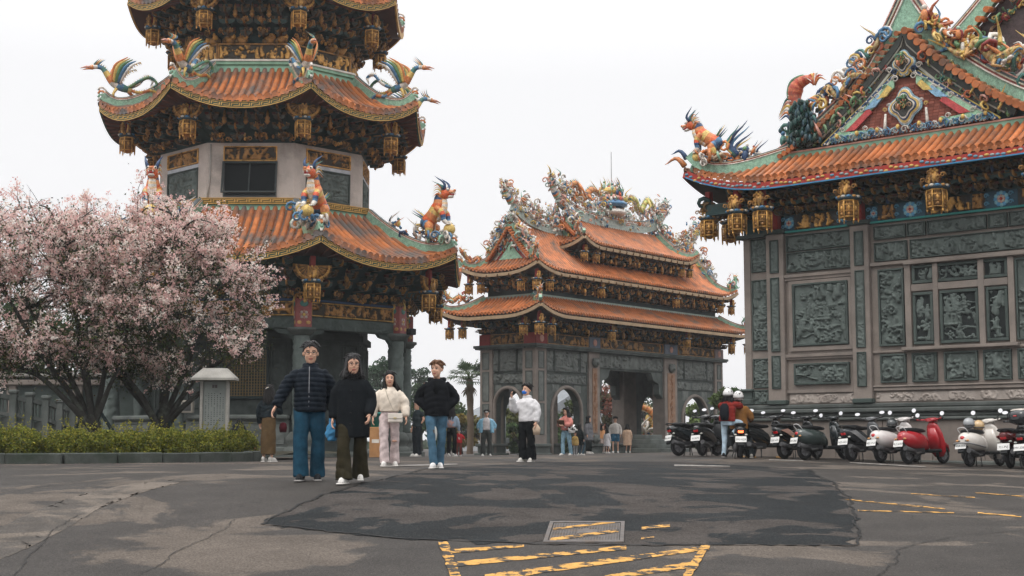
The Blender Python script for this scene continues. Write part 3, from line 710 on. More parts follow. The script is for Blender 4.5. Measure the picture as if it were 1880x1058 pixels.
# ---- bracket set under the eaves: stepped arms, blocks and gilded carvings; -y is outward
def bracket(H, O, tiers, seed, gilt=.5, w=.5):
    rg = np.random.default_rng(seed); b = MB()
    for k in range(tiers):
        z = H * k / tiers; y1 = O * (k + 1) / tiers; hh = H / tiers
        b.box((0, -y1 / 2, z + hh * .3), (.085, y1, hh * .42), DTEAL, bev=.01)
        b.box((0, -y1 / 2, z + hh * .08), (.095, y1 * .98, .016), GOLDD)
        b.tube(smooth_path([(0, -y1, z + hh * .2), (0, -y1 - .1, z + hh * .25), (0, -y1 - .15, z + hh * .6), (0, -y1 - .1, z + hh * .75)], 7), np.linspace(.05, .02, 7), 5, GOLD2 if k % 2 else GOLDD)
        lw = w * (.75 + .25 * (k % 2))
        prof = [(-lw / 2, hh * .55), (-lw / 2, hh * .3), (-lw * .28, hh * .06), (lw * .28, hh * .06), (lw / 2, hh * .3), (lw / 2, hh * .55)]
        b.prism([(p[0], p[1]) for p in prof], (0, -y1 + .04, z), (1, 0, 0), (0, 0, 1), .07, (.04, .075, .07) if k % 2 else (.05, .05, .04))
        b.prism([(p[0] * 1.0, p[1] + .0) for p in [(-lw / 2, hh * .56), (-lw / 2, hh * .62), (lw / 2, hh * .62), (lw / 2, hh * .56)]], (0, -y1 + .038, z), (1, 0, 0), (0, 0, 1), .085, GOLDD)
        for s in (-1, 0, 1): b.box((s * lw * .42, -y1 + .04, z + hh * .78), (.1, .1, hh * .26), [GOLDD, (.09, .02, .018), (.03, .06, .06)][(k + s) % 3], taper=1.25)
        if rg.random() < gilt:
            for j in range(3):
                p = np.array([rg.normal(0, .1), -y1 - .06 + rg.normal(0, .03), z + hh * (.3 + .4 * rg.random())]); b.ell(p, (.035, .03, .055), [GOLD2, GOLDD][rg.integers(2)], 6, 4); b.ell(p + (0, -.01, .065), .022, GOLD, 5, 4); curl(b, p, rotz(rg.normal() * .6), .06, [GOLD2, GOLDD][rg.integers(2)], 1.3, .22, 8, rg.choice([-1, 1]))
            curl(b, (.12, -y1 - .02, z + hh * .4), I3, .08, GOLD2, 1.2, .25, 9); curl(b, (-.12, -y1 - .02, z + hh * .4), I3, .08, GOLD2, 1.2, .25, 9, -1)
    return b
def pendant(s=1.0, post=.55):
    """hanging lotus lantern: lattice basket, collar, red post and a carved figure; hangs down from z=post.. origin is the lantern foot"""
    l = MB(); n = 6; h = .46 * s
    for k in range(n):
        a = math.pi / 3 * k + .52; b_ = a + math.pi / 3; p = np.array([math.cos(a), math.sin(a), 0]); q = np.array([math.cos(b_), math.sin(b_), 0])
        l.tube([p * .235 * s + (0, 0, -.05 * s), p * .245 * s + (0, 0, h * .8), p * .22 * s + (0, 0, h)], .024 * s, 5, GOLD)
        l.tube([p * .235 * s + (0, 0, -.05 * s), p * .235 * s + (0, 0, -.12 * s)], [.03 * s, .006], 5, GOLD)
        for zz in (.05, .38, .72, .96):
            l.tube([p * .235 * s + (0, 0, h * zz), q * .235 * s + (0, 0, h * zz)], .017 * s, 4, GOLD if zz != .38 else GOLD2)
        for u in (.25, .42, .58, .75): l.tube([(p * (1 - u) + q * u) * .232 * s + (0, 0, h * .05), (p * (1 - u) + q * u) * .232 * s + (0, 0, h * .95)], .012 * s, 4, GOLD2)
        m = (p + q) / 2 * .22 * s; l.ell(m + np.array([0, 0, h * .55]), (.045 * s, .045 * s, .07 * s), GOLD, 5, 4); l.ell(m + np.array([0, 0, h * .2]), (.05 * s, .05 * s, .05 * s), GOLD2, 5, 4)
    l.lathe([(.17 * s, 0), (.19 * s, h * .5), (.15 * s, h)], (0, 0, 0), 6, GOLDD); l.lathe([(.05 * s, -.06 * s), (.18 * s, .01), (.2 * s, .04)], (0, 0, 0), 12, GOLD2)
    c = MB(); c.lathe([(.2 * s, h), (.29 * s, h + .03), (.29 * s, h + .08 * s), (.2 * s, h + .13 * s)], (0, 0, 0), 12, (.05, .08, .1))
    for k in range(12):
        a = k * .5236; c.ell((.27 * s * math.cos(a), .27 * s * math.sin(a), h + .08 * s), (.06 * s, .06 * s, .04 * s), [(.5, .45, .38), BLUE, GOLD2][k % 3], 5, 4)
    c.box((0, 0, h + .1 * s + post / 2), (.17 * s, .17 * s, post), RED, bev=.015)
    g = MB(); rg = np.random.default_rng(3)
    for k in range(5):
        x = (k - 2) * .055 * s; z0 = h + .14 * s + .05 * (k % 2)
        g.ell((x, -.16 * s, z0 + .12 * s), (.055 * s, .05 * s, .14 * s), [GOLD, GOLD2, GOLD][k % 3], 6, 5); g.ell((x, -.17 * s, z0 + .3 * s), .042 * s, GOLD, 6, 4)
    for k in range(6): curl(g, (rg.normal(0, .1) * s, -.15 * s, h + (.15 + .4 * rg.random()) * s), rotz(rg.random()), .08 * s, GOLD2, 1.2, .25, 8)
    return c, l, g

# ---- curved roof slope
class Slope:
    """one slope in a local frame: x along the eave, outward is -y; r = distance from the centre line"""
    def __init__(s, rt, re, zt, ze, ht, he, p=1.5, lift=.5, Lc=None, kick=0., o=(0, 0, 0), R=I3, prof=None, Kl=None, xg=None):
        s.prof, s.Kl, s.xg = prof, Kl or (re - rt), xg
        s.rt, s.re, s.zt, s.ze, s.ht, s.he, s.p, s.lift, s.kick = rt, re, zt, ze, ht, he, p, lift, kick
        s.Lc = Lc or he; s.o = np.asarray(o, float); s.R = R
    def e(s, x): return np.clip(1 - (s.he - np.abs(x)) / s.Lc, 0, 1.15)
    def reave(s, x): return s.re + s.kick * s.e(x) ** 4
    def z(s, x, r):
        t = np.clip((r - s.rt) / (s.re - s.rt), 0, 1.2)
        q = np.where(t <= 1, 1 - np.clip(1 - t, 0, 1) ** s.p, 1 + (t - 1) * .15)
        z0 = s.zt - (s.zt - s.ze) * q if s.prof is None else s.prof(s.re - r)
        return z0 + s.lift * s.e(x) ** 2.2 * np.clip(1 - (s.re - r) / s.Kl, 0, 1) ** 1.6
    def P(s, x, r, dz=0.):
        x, r = np.broadcast_arrays(np.asarray(x, float), np.asarray(r, float))
        L = np.stack([x, -r, s.z(x, r) + dz], -1); return s.o + L @ s.R.T
    def hw(s, r):
        if s.xg is not None: return np.maximum(s.xg, s.he - (s.re - r))
        return s.ht + (s.he - s.ht) * (r - s.rt) / (s.re - s.rt)
    def r0(s, x):
        x = abs(x)
        if s.xg is not None: return s.rt if x <= s.xg else s.re - (s.he - x)
        if x <= s.ht or s.he == s.ht: return s.rt
        return s.rt + (s.re - s.rt) * (x - s.ht) / (s.he - s.ht)
    def deck(s, mb, col, steps=14, nx=24, dz=0., step=.02, flip=False):
        rows = []
        for i in range(steps):
            for q in (0, 1):
                r = s.rt + (s.re - s.rt) * (i + q * .98) / steps; w = s.hw(r); x = np.linspace(-w, w, nx)
                rr = r + (s.reave(x) - s.re) * ((r - s.rt) / (s.re - s.rt)) ** 3
                rows.append(s.P(x, rr, dz + (step if q else 0)))
        mb.grid(rows, col, False, flip=flip)
    def row(s, mb, x, rho, n=10, seg=6, cap=True, drip=0.0, col=(1, 1, 1), r_start=None):
        r0 = (s.r0(x) if r_start is None else r_start); r1 = float(s.reave(x)) + .05
        if r1 - r0 < .12: return False
        r = np.linspace(r0, r1, n); C = s.P(np.full(n, x), r, .015); a = np.linspace(-.15, math.pi + .15, seg)
        T = np.gradient(C, axis=0); X = s.R[:, 0]; A = []
        for c, t in zip(C, T):
            N_ = unit(np.cross(unit(t), X)); N_ = N_ * (1 if N_[2] > 0 else -1)
            A.append(c + np.outer(np.cos(a) * rho, X) + np.outer(np.sin(a) * rho, N_))
        A = np.array(A); m = seg
        i = np.arange(n - 1)[:, None] * m; j = np.arange(m - 1)[None]
        mb.add(A.reshape(-1, 3), np.stack([i + j, i + j + 1, i + m + j + 1, i + m + j], -1).reshape(-1, 4), col)
        if cap:
            t = unit(T[-1]); N_ = unit(np.cross(t, X)); N_ = N_ * (1 if N_[2] > 0 else -1); c = C[-1] + t * .012; q = np.arange(8) * math.pi / 4
            ring = c + np.outer(np.cos(q) * rho * 1.22, X) + np.outer(np.sin(q) * rho * 1.22, N_) + N_ * rho * .12
            in_ = c + np.outer(np.cos(q) * rho * .8, X) + np.outer(np.sin(q) * rho * .8, N_) + N_ * rho * .12 - t * .012
            k = np.arange(8); kk = (k + 1) % 8
            mb.add(np.r_[ring, in_], [np.stack([k, kk, 8 + kk, 8 + k], 1), (8 + k)[None]], col, False)
            if drip:
                xd = x + drip / 2; c2 = s.P(np.array([xd]), np.array([float(s.reave(xd)) + .06]))[0]
                pts = [(-drip * .36, .0), (-drip * .33, -.055), (0, -.125), (drip * .33, -.055), (drip * .36, .0)]
                mb.add([c2 + X * p[0] + np.array([0, 0, 1.]) * p[1] for p in pts] + [c2 - t * .1 + X * p[0] + np.array([0, 0, .02]) for p in (pts[0], pts[-1])], [np.array([[0, 1, 2, 3, 4]]), np.array([[0, 4, 6, 5]])], col, False)
        return True
    def eave(s, n=40, dz=0., dr=0.):
        x = np.linspace(-s.he, s.he, n); return s.P(x, s.reave(x) + dr, dz)
def fret_band(s, mb, z0, h, dr, unit_w, base=DGREEN, key=OCHRE):
    """fascia board with a raised key fret along the eave"""
    n = 48; x = np.linspace(-s.he, s.he, n); C = s.P(x, s.reave(x) + dr)
    up = np.array([0, 0, 1.]); out = -s.R[:, 1]
    C = C.copy(); A = np.stack([C + up * z0, C + up * (z0 + h), C + up * (z0 + h) - out * .06, C + up * z0 - out * .06], 1)
    mb.rings(A, base, True, False)
    def pt(u, v): # u along eave, v 0..1 up
        c = np.array([np.interp(u, x, C[:, i]) for i in range(3)]); return c + up * (z0 + h * v) + out * .008
    def bar(u0, u1, v0, v1):
        a = np.array([pt(u0, v0), pt(u1, v0), pt(u1, v1), pt(u0, v1)])
        mb.add(np.r_[a, a - out * .012], [np.array([[0, 1, 2, 3], [0, 3, 7, 4], [1, 5, 6, 2], [3, 2, 6, 7], [0, 4, 5, 1]])], key, False)
    m = int(2 * s.he / unit_w); w = 2 * s.he / m
    for k in range(m):
        u = -s.he + k * w
        bar(u, u + w, 0, .14); bar(u, u + w, .86, 1)
        bar(u + w * .05, u + w * .75, .62, .74); bar(u + w * .05, u + w * .16, .3, .62); bar(u + w * .3, u + w * .95, .28, .4); bar(u + w * .84, u + w * .95, .4, .74)
# ------------------------------------------------------------------ octagonal pagoda
M('plaster', (.48, .425, .385), .85, .18, 1.2, .3, 40, speck=.12, sps=50, stain=(.19, .17, .155), st=(.52, .8), ss=.8)
M('dark_inside', (.008, .011, .012), .5, 0, 1, spec=.1)  # near-black colour standing in for the unlit room behind the open sash
PGX, PGY, PHI = -8.36, 48.0, math.radians(.3)
PG0 = float(gz(-8.4, 43.5))
pag = thing('pagoda', 'tall octagonal pagoda with stacked orange tiled roofs and gold carved eaves', 'pagoda', (PGX, PGY, 0))
C8, S8 = math.cos(math.pi / 8), math.sin(math.pi / 8)
def th(k): return PHI + k * math.pi / 4
def fR(k): return rotz(th(k))
def corner(k, R, z):
    a = th(k) + math.pi / 8; return np.array([R * math.sin(a), -R * math.cos(a), z])
FR = range(-2, 3); ALL = range(-3, 5)

def oct_ring(mb, prof, col, smooth=False):
    A = np.array([[corner(k, R, z) for k in range(8)] for R, z in prof]); mb.rings(A, col, True, smooth)

def pagoda_roof(Rt, Re, zt, ze, lift, pitch, rho, ridge_h, soff_R, soff_z, statue, mat, visible=FR, fret=.3, p=1.55, ridge_w=.2):
    sl = {k: Slope(Rt * C8, Re * C8, zt, ze, Rt * S8, Re * S8, p, lift, Re * S8 * .98, .0, R=fR(k)) for k in ALL}
    mb = MB()
    for k in ALL: sl[k].deck(mb, (1, 1, 1), 11, 18, 0, .025)
    roof = mb.build('roof', 'tile_pan', pag)
    back = MB()
    for k in ALL:
        n = int(2 * Re * S8 / pitch); xs = (np.arange(n) - (n - 1) / 2) * pitch
        for x in xs:
            if k in visible:
                t = MB()
                if sl[k].row(t, x, rho, 11, 7, True, pitch): t.build('tile_row', mat, roof)
            else: sl[k].row(back, x, rho, 6, 5, True, 0)
    back.build('tile_rows', mat, roof, kind='stuff')
    for k in visible:
        f = MB(); fret_band(sl[k], f, -.3, .2, .02, fret); f.build('fret_band', 'paint', roof)
    f = MB()
    for k in ALL:
        if k not in visible: sweep(f, sl[k].eave(24, -.28, .02), rect(.06, 0, .2), OCHRE)
    f.build('eave_board', 'paint', roof)
    # soffit with rafters
    sf = MB(); rf = MB()
    for k in ALL:
        x = np.linspace(-1, 1, 18); E = sl[k].P(x * Re * S8, sl[k].reave(x * Re * S8) - .03, -.29)
        I = np.stack([x * soff_R * S8, np.full(18, -soff_R * C8), np.full(18, soff_z)], -1) @ fR(k).T
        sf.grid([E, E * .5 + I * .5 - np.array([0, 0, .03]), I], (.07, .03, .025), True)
        if k in visible:
            for i in range(1, 17):
                a, b = E[i] - np.array([0, 0, .02]), I[i] + np.array([0, 0, -.02]); b = a + (b - a) * .8
                rf.tube([a, b], .035, 4, (.13, .05, .04))
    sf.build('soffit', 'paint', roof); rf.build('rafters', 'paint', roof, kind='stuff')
    for k in ALL:
        t = np.linspace(0, 1, 14); a, b = corner(k, Rt, zt), corner(k, Re, 0); rr = Rt + (Re + .02 - Rt) * t
        P = np.array([sl[k].P(np.array([r * S8]), np.array([r * C8]))[0] for r in rr]); P[-3:, 2] += [.02, .05, .1]
        h = MB(); ridge(h, P, ridge_w, ridge_h)
        E = P[-1]; d = unit(P[-1] - P[-3])
        for q, c in enumerate((WHITE, MINT, ORNG, WHITE)): curl(h, E + d * .05 + np.array([0, 0, -.1 + .12 * q]), frame(np.cross(d, (0, 0, 1)))[:, [2, 1, 0]] if False else np.stack([d, np.cross((0, 0, 1.), d), (0, 0, 1.)], 1), .2, c, 1.2, .17, 12)
        hr = h.build('hip_ridge', 'ceramic', roof)
    return sl, roof

# ---- lower roof
slL, roofL = pagoda_roof(3.78, 7.05, 7.82, 6.03, .58, .245, .088, .36, 5.9, 6.02, None, 'tile_weathered')
# ---- middle roof
slM, roofM = pagoda_roof(3.2, 5.62, 12.42, 10.95, .62, .235, .085, .34, 4.7, 10.98, None, 'tile_weathered')
# ---- top roof
slT, roofT = pagoda_roof(1.6, 4.8, 17.4, 14.75, .5, .235, .085, .3, 3.9, 14.72, None, 'tile_weathered', visible=(-1, 0, 1))

# fret belts and mint collars where roofs meet walls
for pr in ([(3.9, 7.62), (3.85, 7.95)], [(3.3, 12.3), (3.22, 12.58), (3.3, 12.6), (3.3, 12.7)]):
    mb = MB(); oct_ring(mb, pr, MINT); mb.build('mint_collar', 'paint', pag)
for k in FR:
    f = MB(); R = 3.93; s = Slope(R * C8 - 1, R * C8, 8, 7.93, R * S8, R * S8, 1, 0, R=fR(k)); fret_band(s, f, 0, .2, 0, .34, (.14, .1, .03), OCHRE); f.build('fret_band', 'paint', pag)
for pr, c in (([(3.88, 7.95), (3.88, 8.13)], OCHRE), ([(3.34, 12.7), (3.34, 12.76)], WHITE)):
    mb = MB(); oct_ring(mb, pr, c); mb.build('belt_course', 'paint', pag)
# scroll ridges on the lower roof with beasts and coiling ribbons
def ribbon(k, Rs, Re, seed):
    rg = np.random.default_rng(seed); b = MB(); P = []
    for r in np.linspace(Rs, Re, 10): p = slL[k].P(np.array([r * S8]), np.array([r * C8]))[0]; P.append(p + np.array([0, 0, .42]))
    clutter(b, P, (.12, .12, .1), .24, 26, rg, pal=[WHITE, BLUE, ORNG, WHITE, NAVY, YEL]); return b
for k in (-2, -1, 0, 1):
    ribbon(k, 4.6, 6.5, 44 + k).build('ridge_scrollwork', 'ceramic', pag, kind='stuff')
for k, yaw in ((0, -.75), (1, 0), (-1, .5)):
    a = th(k) + math.pi / 8; Rb = 6.35; c = corner(k, Rb, 0); z = slL[k].P(np.array([Rb * S8]), np.array([Rb * C8]))[0][2] + .45
    st = link('guardian_beast', None, pag, loc=(c[0], c[1], z), rot=(0, 0, a - math.pi / 2 + yaw), label=['squatting red and blue beast statue at the front roof corner', 'rearing beast statue on the outer roof corner', 'horned beast statue peeping over blossom'][0 if k == 0 else (1 if k == 1 else 2)])
    for nm, m in beast(k + 5): m.build(nm, 'ceramic', st)
for k in (-2, -1, 0, 1, 2):
    a = th(k) + math.pi / 8; Rb = 5.0 if k in (-1, 0) else 5.1; c = corner(k, Rb, 0); z = slM[k].P(np.array([Rb * S8]), np.array([Rb * C8]))[0][2] + .36
    st = link('phoenix_statue', None, pag, loc=(c[0], c[1], z), rot=(0, -.12, a - math.pi / 2))
    for nm, m in phoenix(): m.build(nm, 'ceramic', st)
for k in (1,):
    c = corner(k, 4.3, 15.55); st = link('phoenix_statue', None, pag, loc=c, rot=(0, 0, th(k) + math.pi / 8 - math.pi / 2))
    for nm, m in phoenix(): m.build(nm, 'ceramic', st)

# ---- upper storey walls
WR = 3.62; ap = WR * C8; hw = WR * S8
mb = MB(); oct_ring(mb, [(3.3, 7.6), (3.3, 10.2)], (.02, .022, .022)); mb.build('core', 'interior', pag)
for k in ALL:
    R = fR(k); o = R @ np.array([0, -ap, 0]); pw = .53 if k == 0 else .48
    w = MB()
    fbox(w, o, R, -hw, -hw + pw, 8.1, 9.95, 0, .22); fbox(w, o, R, hw - pw, hw, 8.1, 9.95, 0, .22)
    fbox(w, o, R, -hw + pw, hw - pw, 9.84, 9.95, .004, .22); fbox(w, o, R, -hw + pw, hw - pw, 8.1, 8.2, .004, .22)
    wl = w.build('wall', 'plaster', pag)
    if k not in FR: continue
    carved_panel(pag, o, R, -hw + pw, hw - pw, 9.36, 9.84, .03, .035, .08, .1, .3, .022, 'gilt', 'gilt', GOLD2, GOLD, 'mix', 'gold_panel')
    if k == 0:
        f = MB(); frame_bars(f, o, R, -hw + pw, hw - pw, 8.2, 9.34, .04, -.03, .05, (.09, .1, .1))
        fr = f.build('window_frame', 'paint', pag)
        g = MB(); fbox(g, o, R, -hw + pw + .04, hw - pw - .04, 8.24, 9.3, .1, .12); g.build('pane', 'dark_inside', fr)  # dark sheet painted for the shade inside the open window, no glass
        a = MB(); Ra = R @ rotx(-.22); oo = o + R @ np.array([0, -.04, 9.33]); frame_bars(a, oo, Ra, -hw + pw - .02, hw - pw + .02, -1.06, .0, .05, -.03, .02, (.05, .06, .06)); fbox(a, oo, Ra, -.02, .02, -1.0, -.05, -.02, .01, (.05, .06, .06))
        a.build('open_sash', 'paint', fr)
    else:
        carved_panel(pag, o, R, -hw + pw, hw - pw, 8.2, 9.22, .03, .05, .06, .1, .38, .024, name='stone_panel')
        s = MB(); fbox(s, o, R, -hw + pw, hw - pw, 9.23, 9.35, .0, .1, (.45, .47, .5)); s.build('lintel', 'paint', pag)
pp = MB(); pp.tube([fR(0) @ np.array([-hw + .12, -ap - .03, 9.9]), fR(0) @ np.array([-hw + .12, -ap - .03, 8.9]), fR(0) @ np.array([-hw + .05, -ap - .03, 8.15])], .025, 6, (.4, .38, .35)); pp.build('drain_pipe', 'paint', pag)
mb = MB(); oct_ring(mb, [(3.2, 12.6), (3.0, 12.7), (2.75, 12.72), (2.75, 13.3)], (.06, .05, .04)); mb.build('core', 'interior', pag)
for k in FR:
    R = fR(k); r_ = 3.12 * C8; o = R @ np.array([0, -r_, 0]); h_ = 3.12 * S8
    carved_panel(pag, o, R, -h_, h_, 12.76, 13.32, 0, .04, .06, .11, .28, .022, 'gilt', 'gilt', GOLD, GOLD2, 'figure', 'gold_balustrade')
    b = MB()
    for x in (-.85, -.45, .45, .85): b.ell(R @ np.array([x, -r_ + .1, 13.48]), (.2, .14, .15), GOLD2, 7, 5); b.ell(R @ np.array([x + .12, -r_ + .02, 13.56]), .1, GOLD, 7, 5); b.ell(R @ np.array([x - .16, -r_ + .05, 13.42]), (.09, .09, .1), GOLDD, 6, 4)
    b.build('carved_lions', 'gilt', pag, kind='stuff')

# ---- bracket tiers below each roof
def bracket_zone(R0, z0, R1, z1, nface, seed, visible=FR, frieze=True):
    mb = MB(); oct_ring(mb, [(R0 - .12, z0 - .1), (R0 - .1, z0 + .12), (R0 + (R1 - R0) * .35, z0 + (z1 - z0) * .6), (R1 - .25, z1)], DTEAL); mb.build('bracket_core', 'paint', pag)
    proto = [bracket(z1 - z0, (R1 - R0) * C8, 4, seed + i).build('bracket', 'gilt', pag) for i in range(3)]; used = [False] * 3; rg = np.random.default_rng(seed)
    for k in visible:
        xs = (np.arange(nface) - (nface - 1) / 2) * (2 * R0 * S8 / nface)
        for i, x in enumerate(xs):
            o = fR(k) @ np.array([x, -R0 * C8, z0]); j = (i + k) % 3; Mx = mat4(o, fR(k))
            if not used[j]: proto[j].matrix_local = Mx; used[j] = True
            else: mcopy(proto[j], pag, Mx)
        b = MB(); R = fR(k); h_ = R0 * S8
        for i in range(int(h_ * 14)):    # gilded carvings seated along the wall plate
            x = rg.uniform(-h_, h_); y = -R0 * C8 - .12 - .25 * rg.random(); z = z0 + rg.uniform(-.02, .2)
            b.ell(R @ np.array([x, y, z]), (.05, .05, .07), [GOLD2, GOLDD, GOLD][rg.integers(3)], 6, 4)
            if i % 2: curl(b, R @ np.array([x, y - .05, z]), R, .09, GOLD2, 1.3, .24, 9, rg.choice([-1, 1]))
        for i in range(3):             # small hanging bosses in mid span
            x = (i - 1) * h_ * .48; y = -R0 * C8 - (R1 - R0) * .62; z = z0 + (z1 - z0) * .5
            b.lathe([(.015, -.14), (.05, -.1), (.09, -.04), (.06, .0), (.085, .07), (.04, .13), (.05, .2), (.012, .34)], R @ np.array([x, y, z]), 8, GOLD2)
        b.build('gilt_carvings', 'gilt', pag, kind='stuff')
        for s in (-1, 1):               # corner arms under the hips
            pass
def corner_pieces(R_in, R_p, zfoot, ztop, visible):
    pr = None
    for k in visible:
        a = th(k) + math.pi / 8; c = corner(k, R_p, zfoot); Mx = mat4(c, rotz(a))
        if pr is None:
            c_, l_, g_ = pendant(1.0, ztop - zfoot - .5); pr = c_.build('pendant', 'paint', pag); l_.build('lantern', 'gilt', pr); g_.build('carved_figures', 'gilt', pr); pr.matrix_local = Mx
        else: mcopy(pr, pag, Mx)
        b = MB(); R = rotz(a)              # fan carvings either side of the post and the diagonal beam
        for s in (-1, 1):
            for q in range(9):
                an = math.pi / 2 * q / 8; tip = np.array([s * (.16 + .44 * math.cos(an)), 0, .98 - .44 * math.sin(an)])
                b.tube([np.array([s * .12, 0, .98]), tip], [.04, .06], 5, GOLDD if q % 2 else GOLD2, flat=.5, up=(0, 1, 0))
                b.ell(tip * .8 + np.array([s * .02, -.05, .19]), (.05, .035, .05), GOLD, 5, 4)
            b.box((s * .13, 0, .74), (.045, .08, .5), GOLD)
        b.box((0, (R_p - R_in) / 2, .7), (.14, R_p - R_in, .22), DTEAL, bev=.015); b.box((0, (R_p - R_in) / 2, .56), (.16, (R_p - R_in) * .95, .03), GOLD2)
        for q in range(5): curl(b, (0, .25 + q * (R_p - R_in) / 5, .3 + .05 * q), rotz(math.pi / 2), .2, [(.06, .1, .1), GOLDD][q % 2], 1.2, .3, 11)
        b.build('corner_bracket', 'gilt', pag).matrix_local = mat4(c, R)
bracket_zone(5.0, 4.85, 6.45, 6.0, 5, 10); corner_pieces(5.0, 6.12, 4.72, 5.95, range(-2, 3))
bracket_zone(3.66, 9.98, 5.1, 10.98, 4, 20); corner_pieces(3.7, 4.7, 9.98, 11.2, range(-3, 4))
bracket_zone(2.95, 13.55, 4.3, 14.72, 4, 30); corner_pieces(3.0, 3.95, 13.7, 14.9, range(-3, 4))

# ---- ground storey
CR = 4.96
def carved_column(R, r, z0, z1, seed, name='column', mat='greenstone_carved', parent=pag, loc=(0, 0, 0)):
    x, y, H = relief_h(2 * math.pi * r, z1 - z0, .05, seed, .05, .34, 'scroll'); a = x / r
    H[-1] = H[0]
    P = np.stack([(r + H) * np.cos(a)[:, None], (r + H) * np.sin(a)[:, None], np.broadcast_to(y + z0, H.shape)], -1)
    m = MB(); m.grid(P, (1, 1, 1), True); return m.build(name, mat, parent, loc=loc)
for k in range(-3, 4):
    c = corner(k, CR, 0); col_ = carved_column(None, .235, PG0 + .75, 3.72, 60 + k, loc=c)
    b = MB(); b.lathe([(.5, PG0), (.5, PG0 + .25), (.42, PG0 + .28), (.36, PG0 + .34), (.44, PG0 + .46), (.45, PG0 + .56), (.36, PG0 + .7), (.3, PG0 + .76)], (0, 0, 0), 16); b.build('base', 'stone_grey', col_)
    b = MB(); b.lathe([(.26, 3.7), (.34, 3.74), (.36, 3.8), (.44, 3.85), (.44, 3.93)], (0, 0, 0), 16); b.build('capital', 'stone_grey', col_)
    a = th(k) + math.pi / 8; R = rotz(a); m = MB()
    m.box((0, 0, 4.38), (.5, .5, .9), (.27, .085, .08), bev=.02)
    for s in ((0, -1), (1, 0), (-1, 0)):
        f = rotz(math.atan2(s[0], -s[1]))
        for q in range(8): m.ell(f @ np.array([.1 * math.cos(q * .785), -.255, 4.32 + .1 * math.sin(q * .785)]), (.05, .012, .05), [(.4, .2, .17), (.42, .36, .32)][q % 2], 6, 4, f)
        m.ell(f @ np.array([0, -.26, 4.32]), (.05, .015, .05), YEL, 6, 4, f); m.ell(f @ np.array([0, -.255, 4.66]), (.14, .012, .1), TEAL, 8, 4, f)
        for q in (-1, 1): m.ell(f @ np.array([q * .14, -.255, 4.08]), (.08, .01, .06), (.5, .3, .12), 6, 4, f)
        flame(m, f @ np.array([0, -.27, 4.72]), (0, 0, 1), f[:, 0], .28, YEL, .2)
    pb = m.build('painted_block', 'paint', pag); pb.matrix_local = mat4(c, R)
for k in FR:
    R = fR(k); r_ = CR * C8; o = R @ np.array([0, -r_, 0]); h_ = CR * S8 - .22
    b = MB(); fbox(b, o, R, -h_, h_, 3.9, 4.28, -.12, .2, (1, 1, 1), .02)
    relief(b, o + R @ np.array([-h_, -.124, 3.92]), R, 2 * h_, .34, .03, 70 + k, .035, .3, style='scroll')
    for s in (-1, 1): b.prism([(s * h_, 3.9), (s * (h_ - .62), 3.9), (s * (h_ - .5), 3.78), (s * (h_ - .2), 3.72), (s * h_, 3.5)], o + R @ np.array([0, 0, 0]), R[:, 0], (0, 0, 1), .14)
    b.build('stone_beam', 'greenstone', pag)
    carved_panel(pag, o, R, -h_ + .02, h_ - .02, 4.3, 4.74, -.1, .035, .06, .1, .28, .022, 'gilt', 'gilt', GOLD2, OCHRE, 'mix', 'gold_panel')
    b = MB(); fbox(b, o, R, -h_, h_, 4.3, 4.86, -.06, .15, (.03, .03, .03)); fbox(b, o, R, -h_, h_, 4.76, 4.82, -.16, -.06, NAVY); b.build('wall_plate', 'paint', pag)
mb = MB(); oct_ring(mb, [(4.9, 4.75), (4.9, 4.8)], (.03, .03, .03)); mb.build('ceiling', 'interior', pag)
mb = MB(); oct_ring(mb, [(5.75, PG0 - .5), (5.75, PG0 + .1), (5.68, PG0 + .13), (5.5, PG0 + .14)], (1, 1, 1)); mb.build('plinth', 'stone_grey', pag)
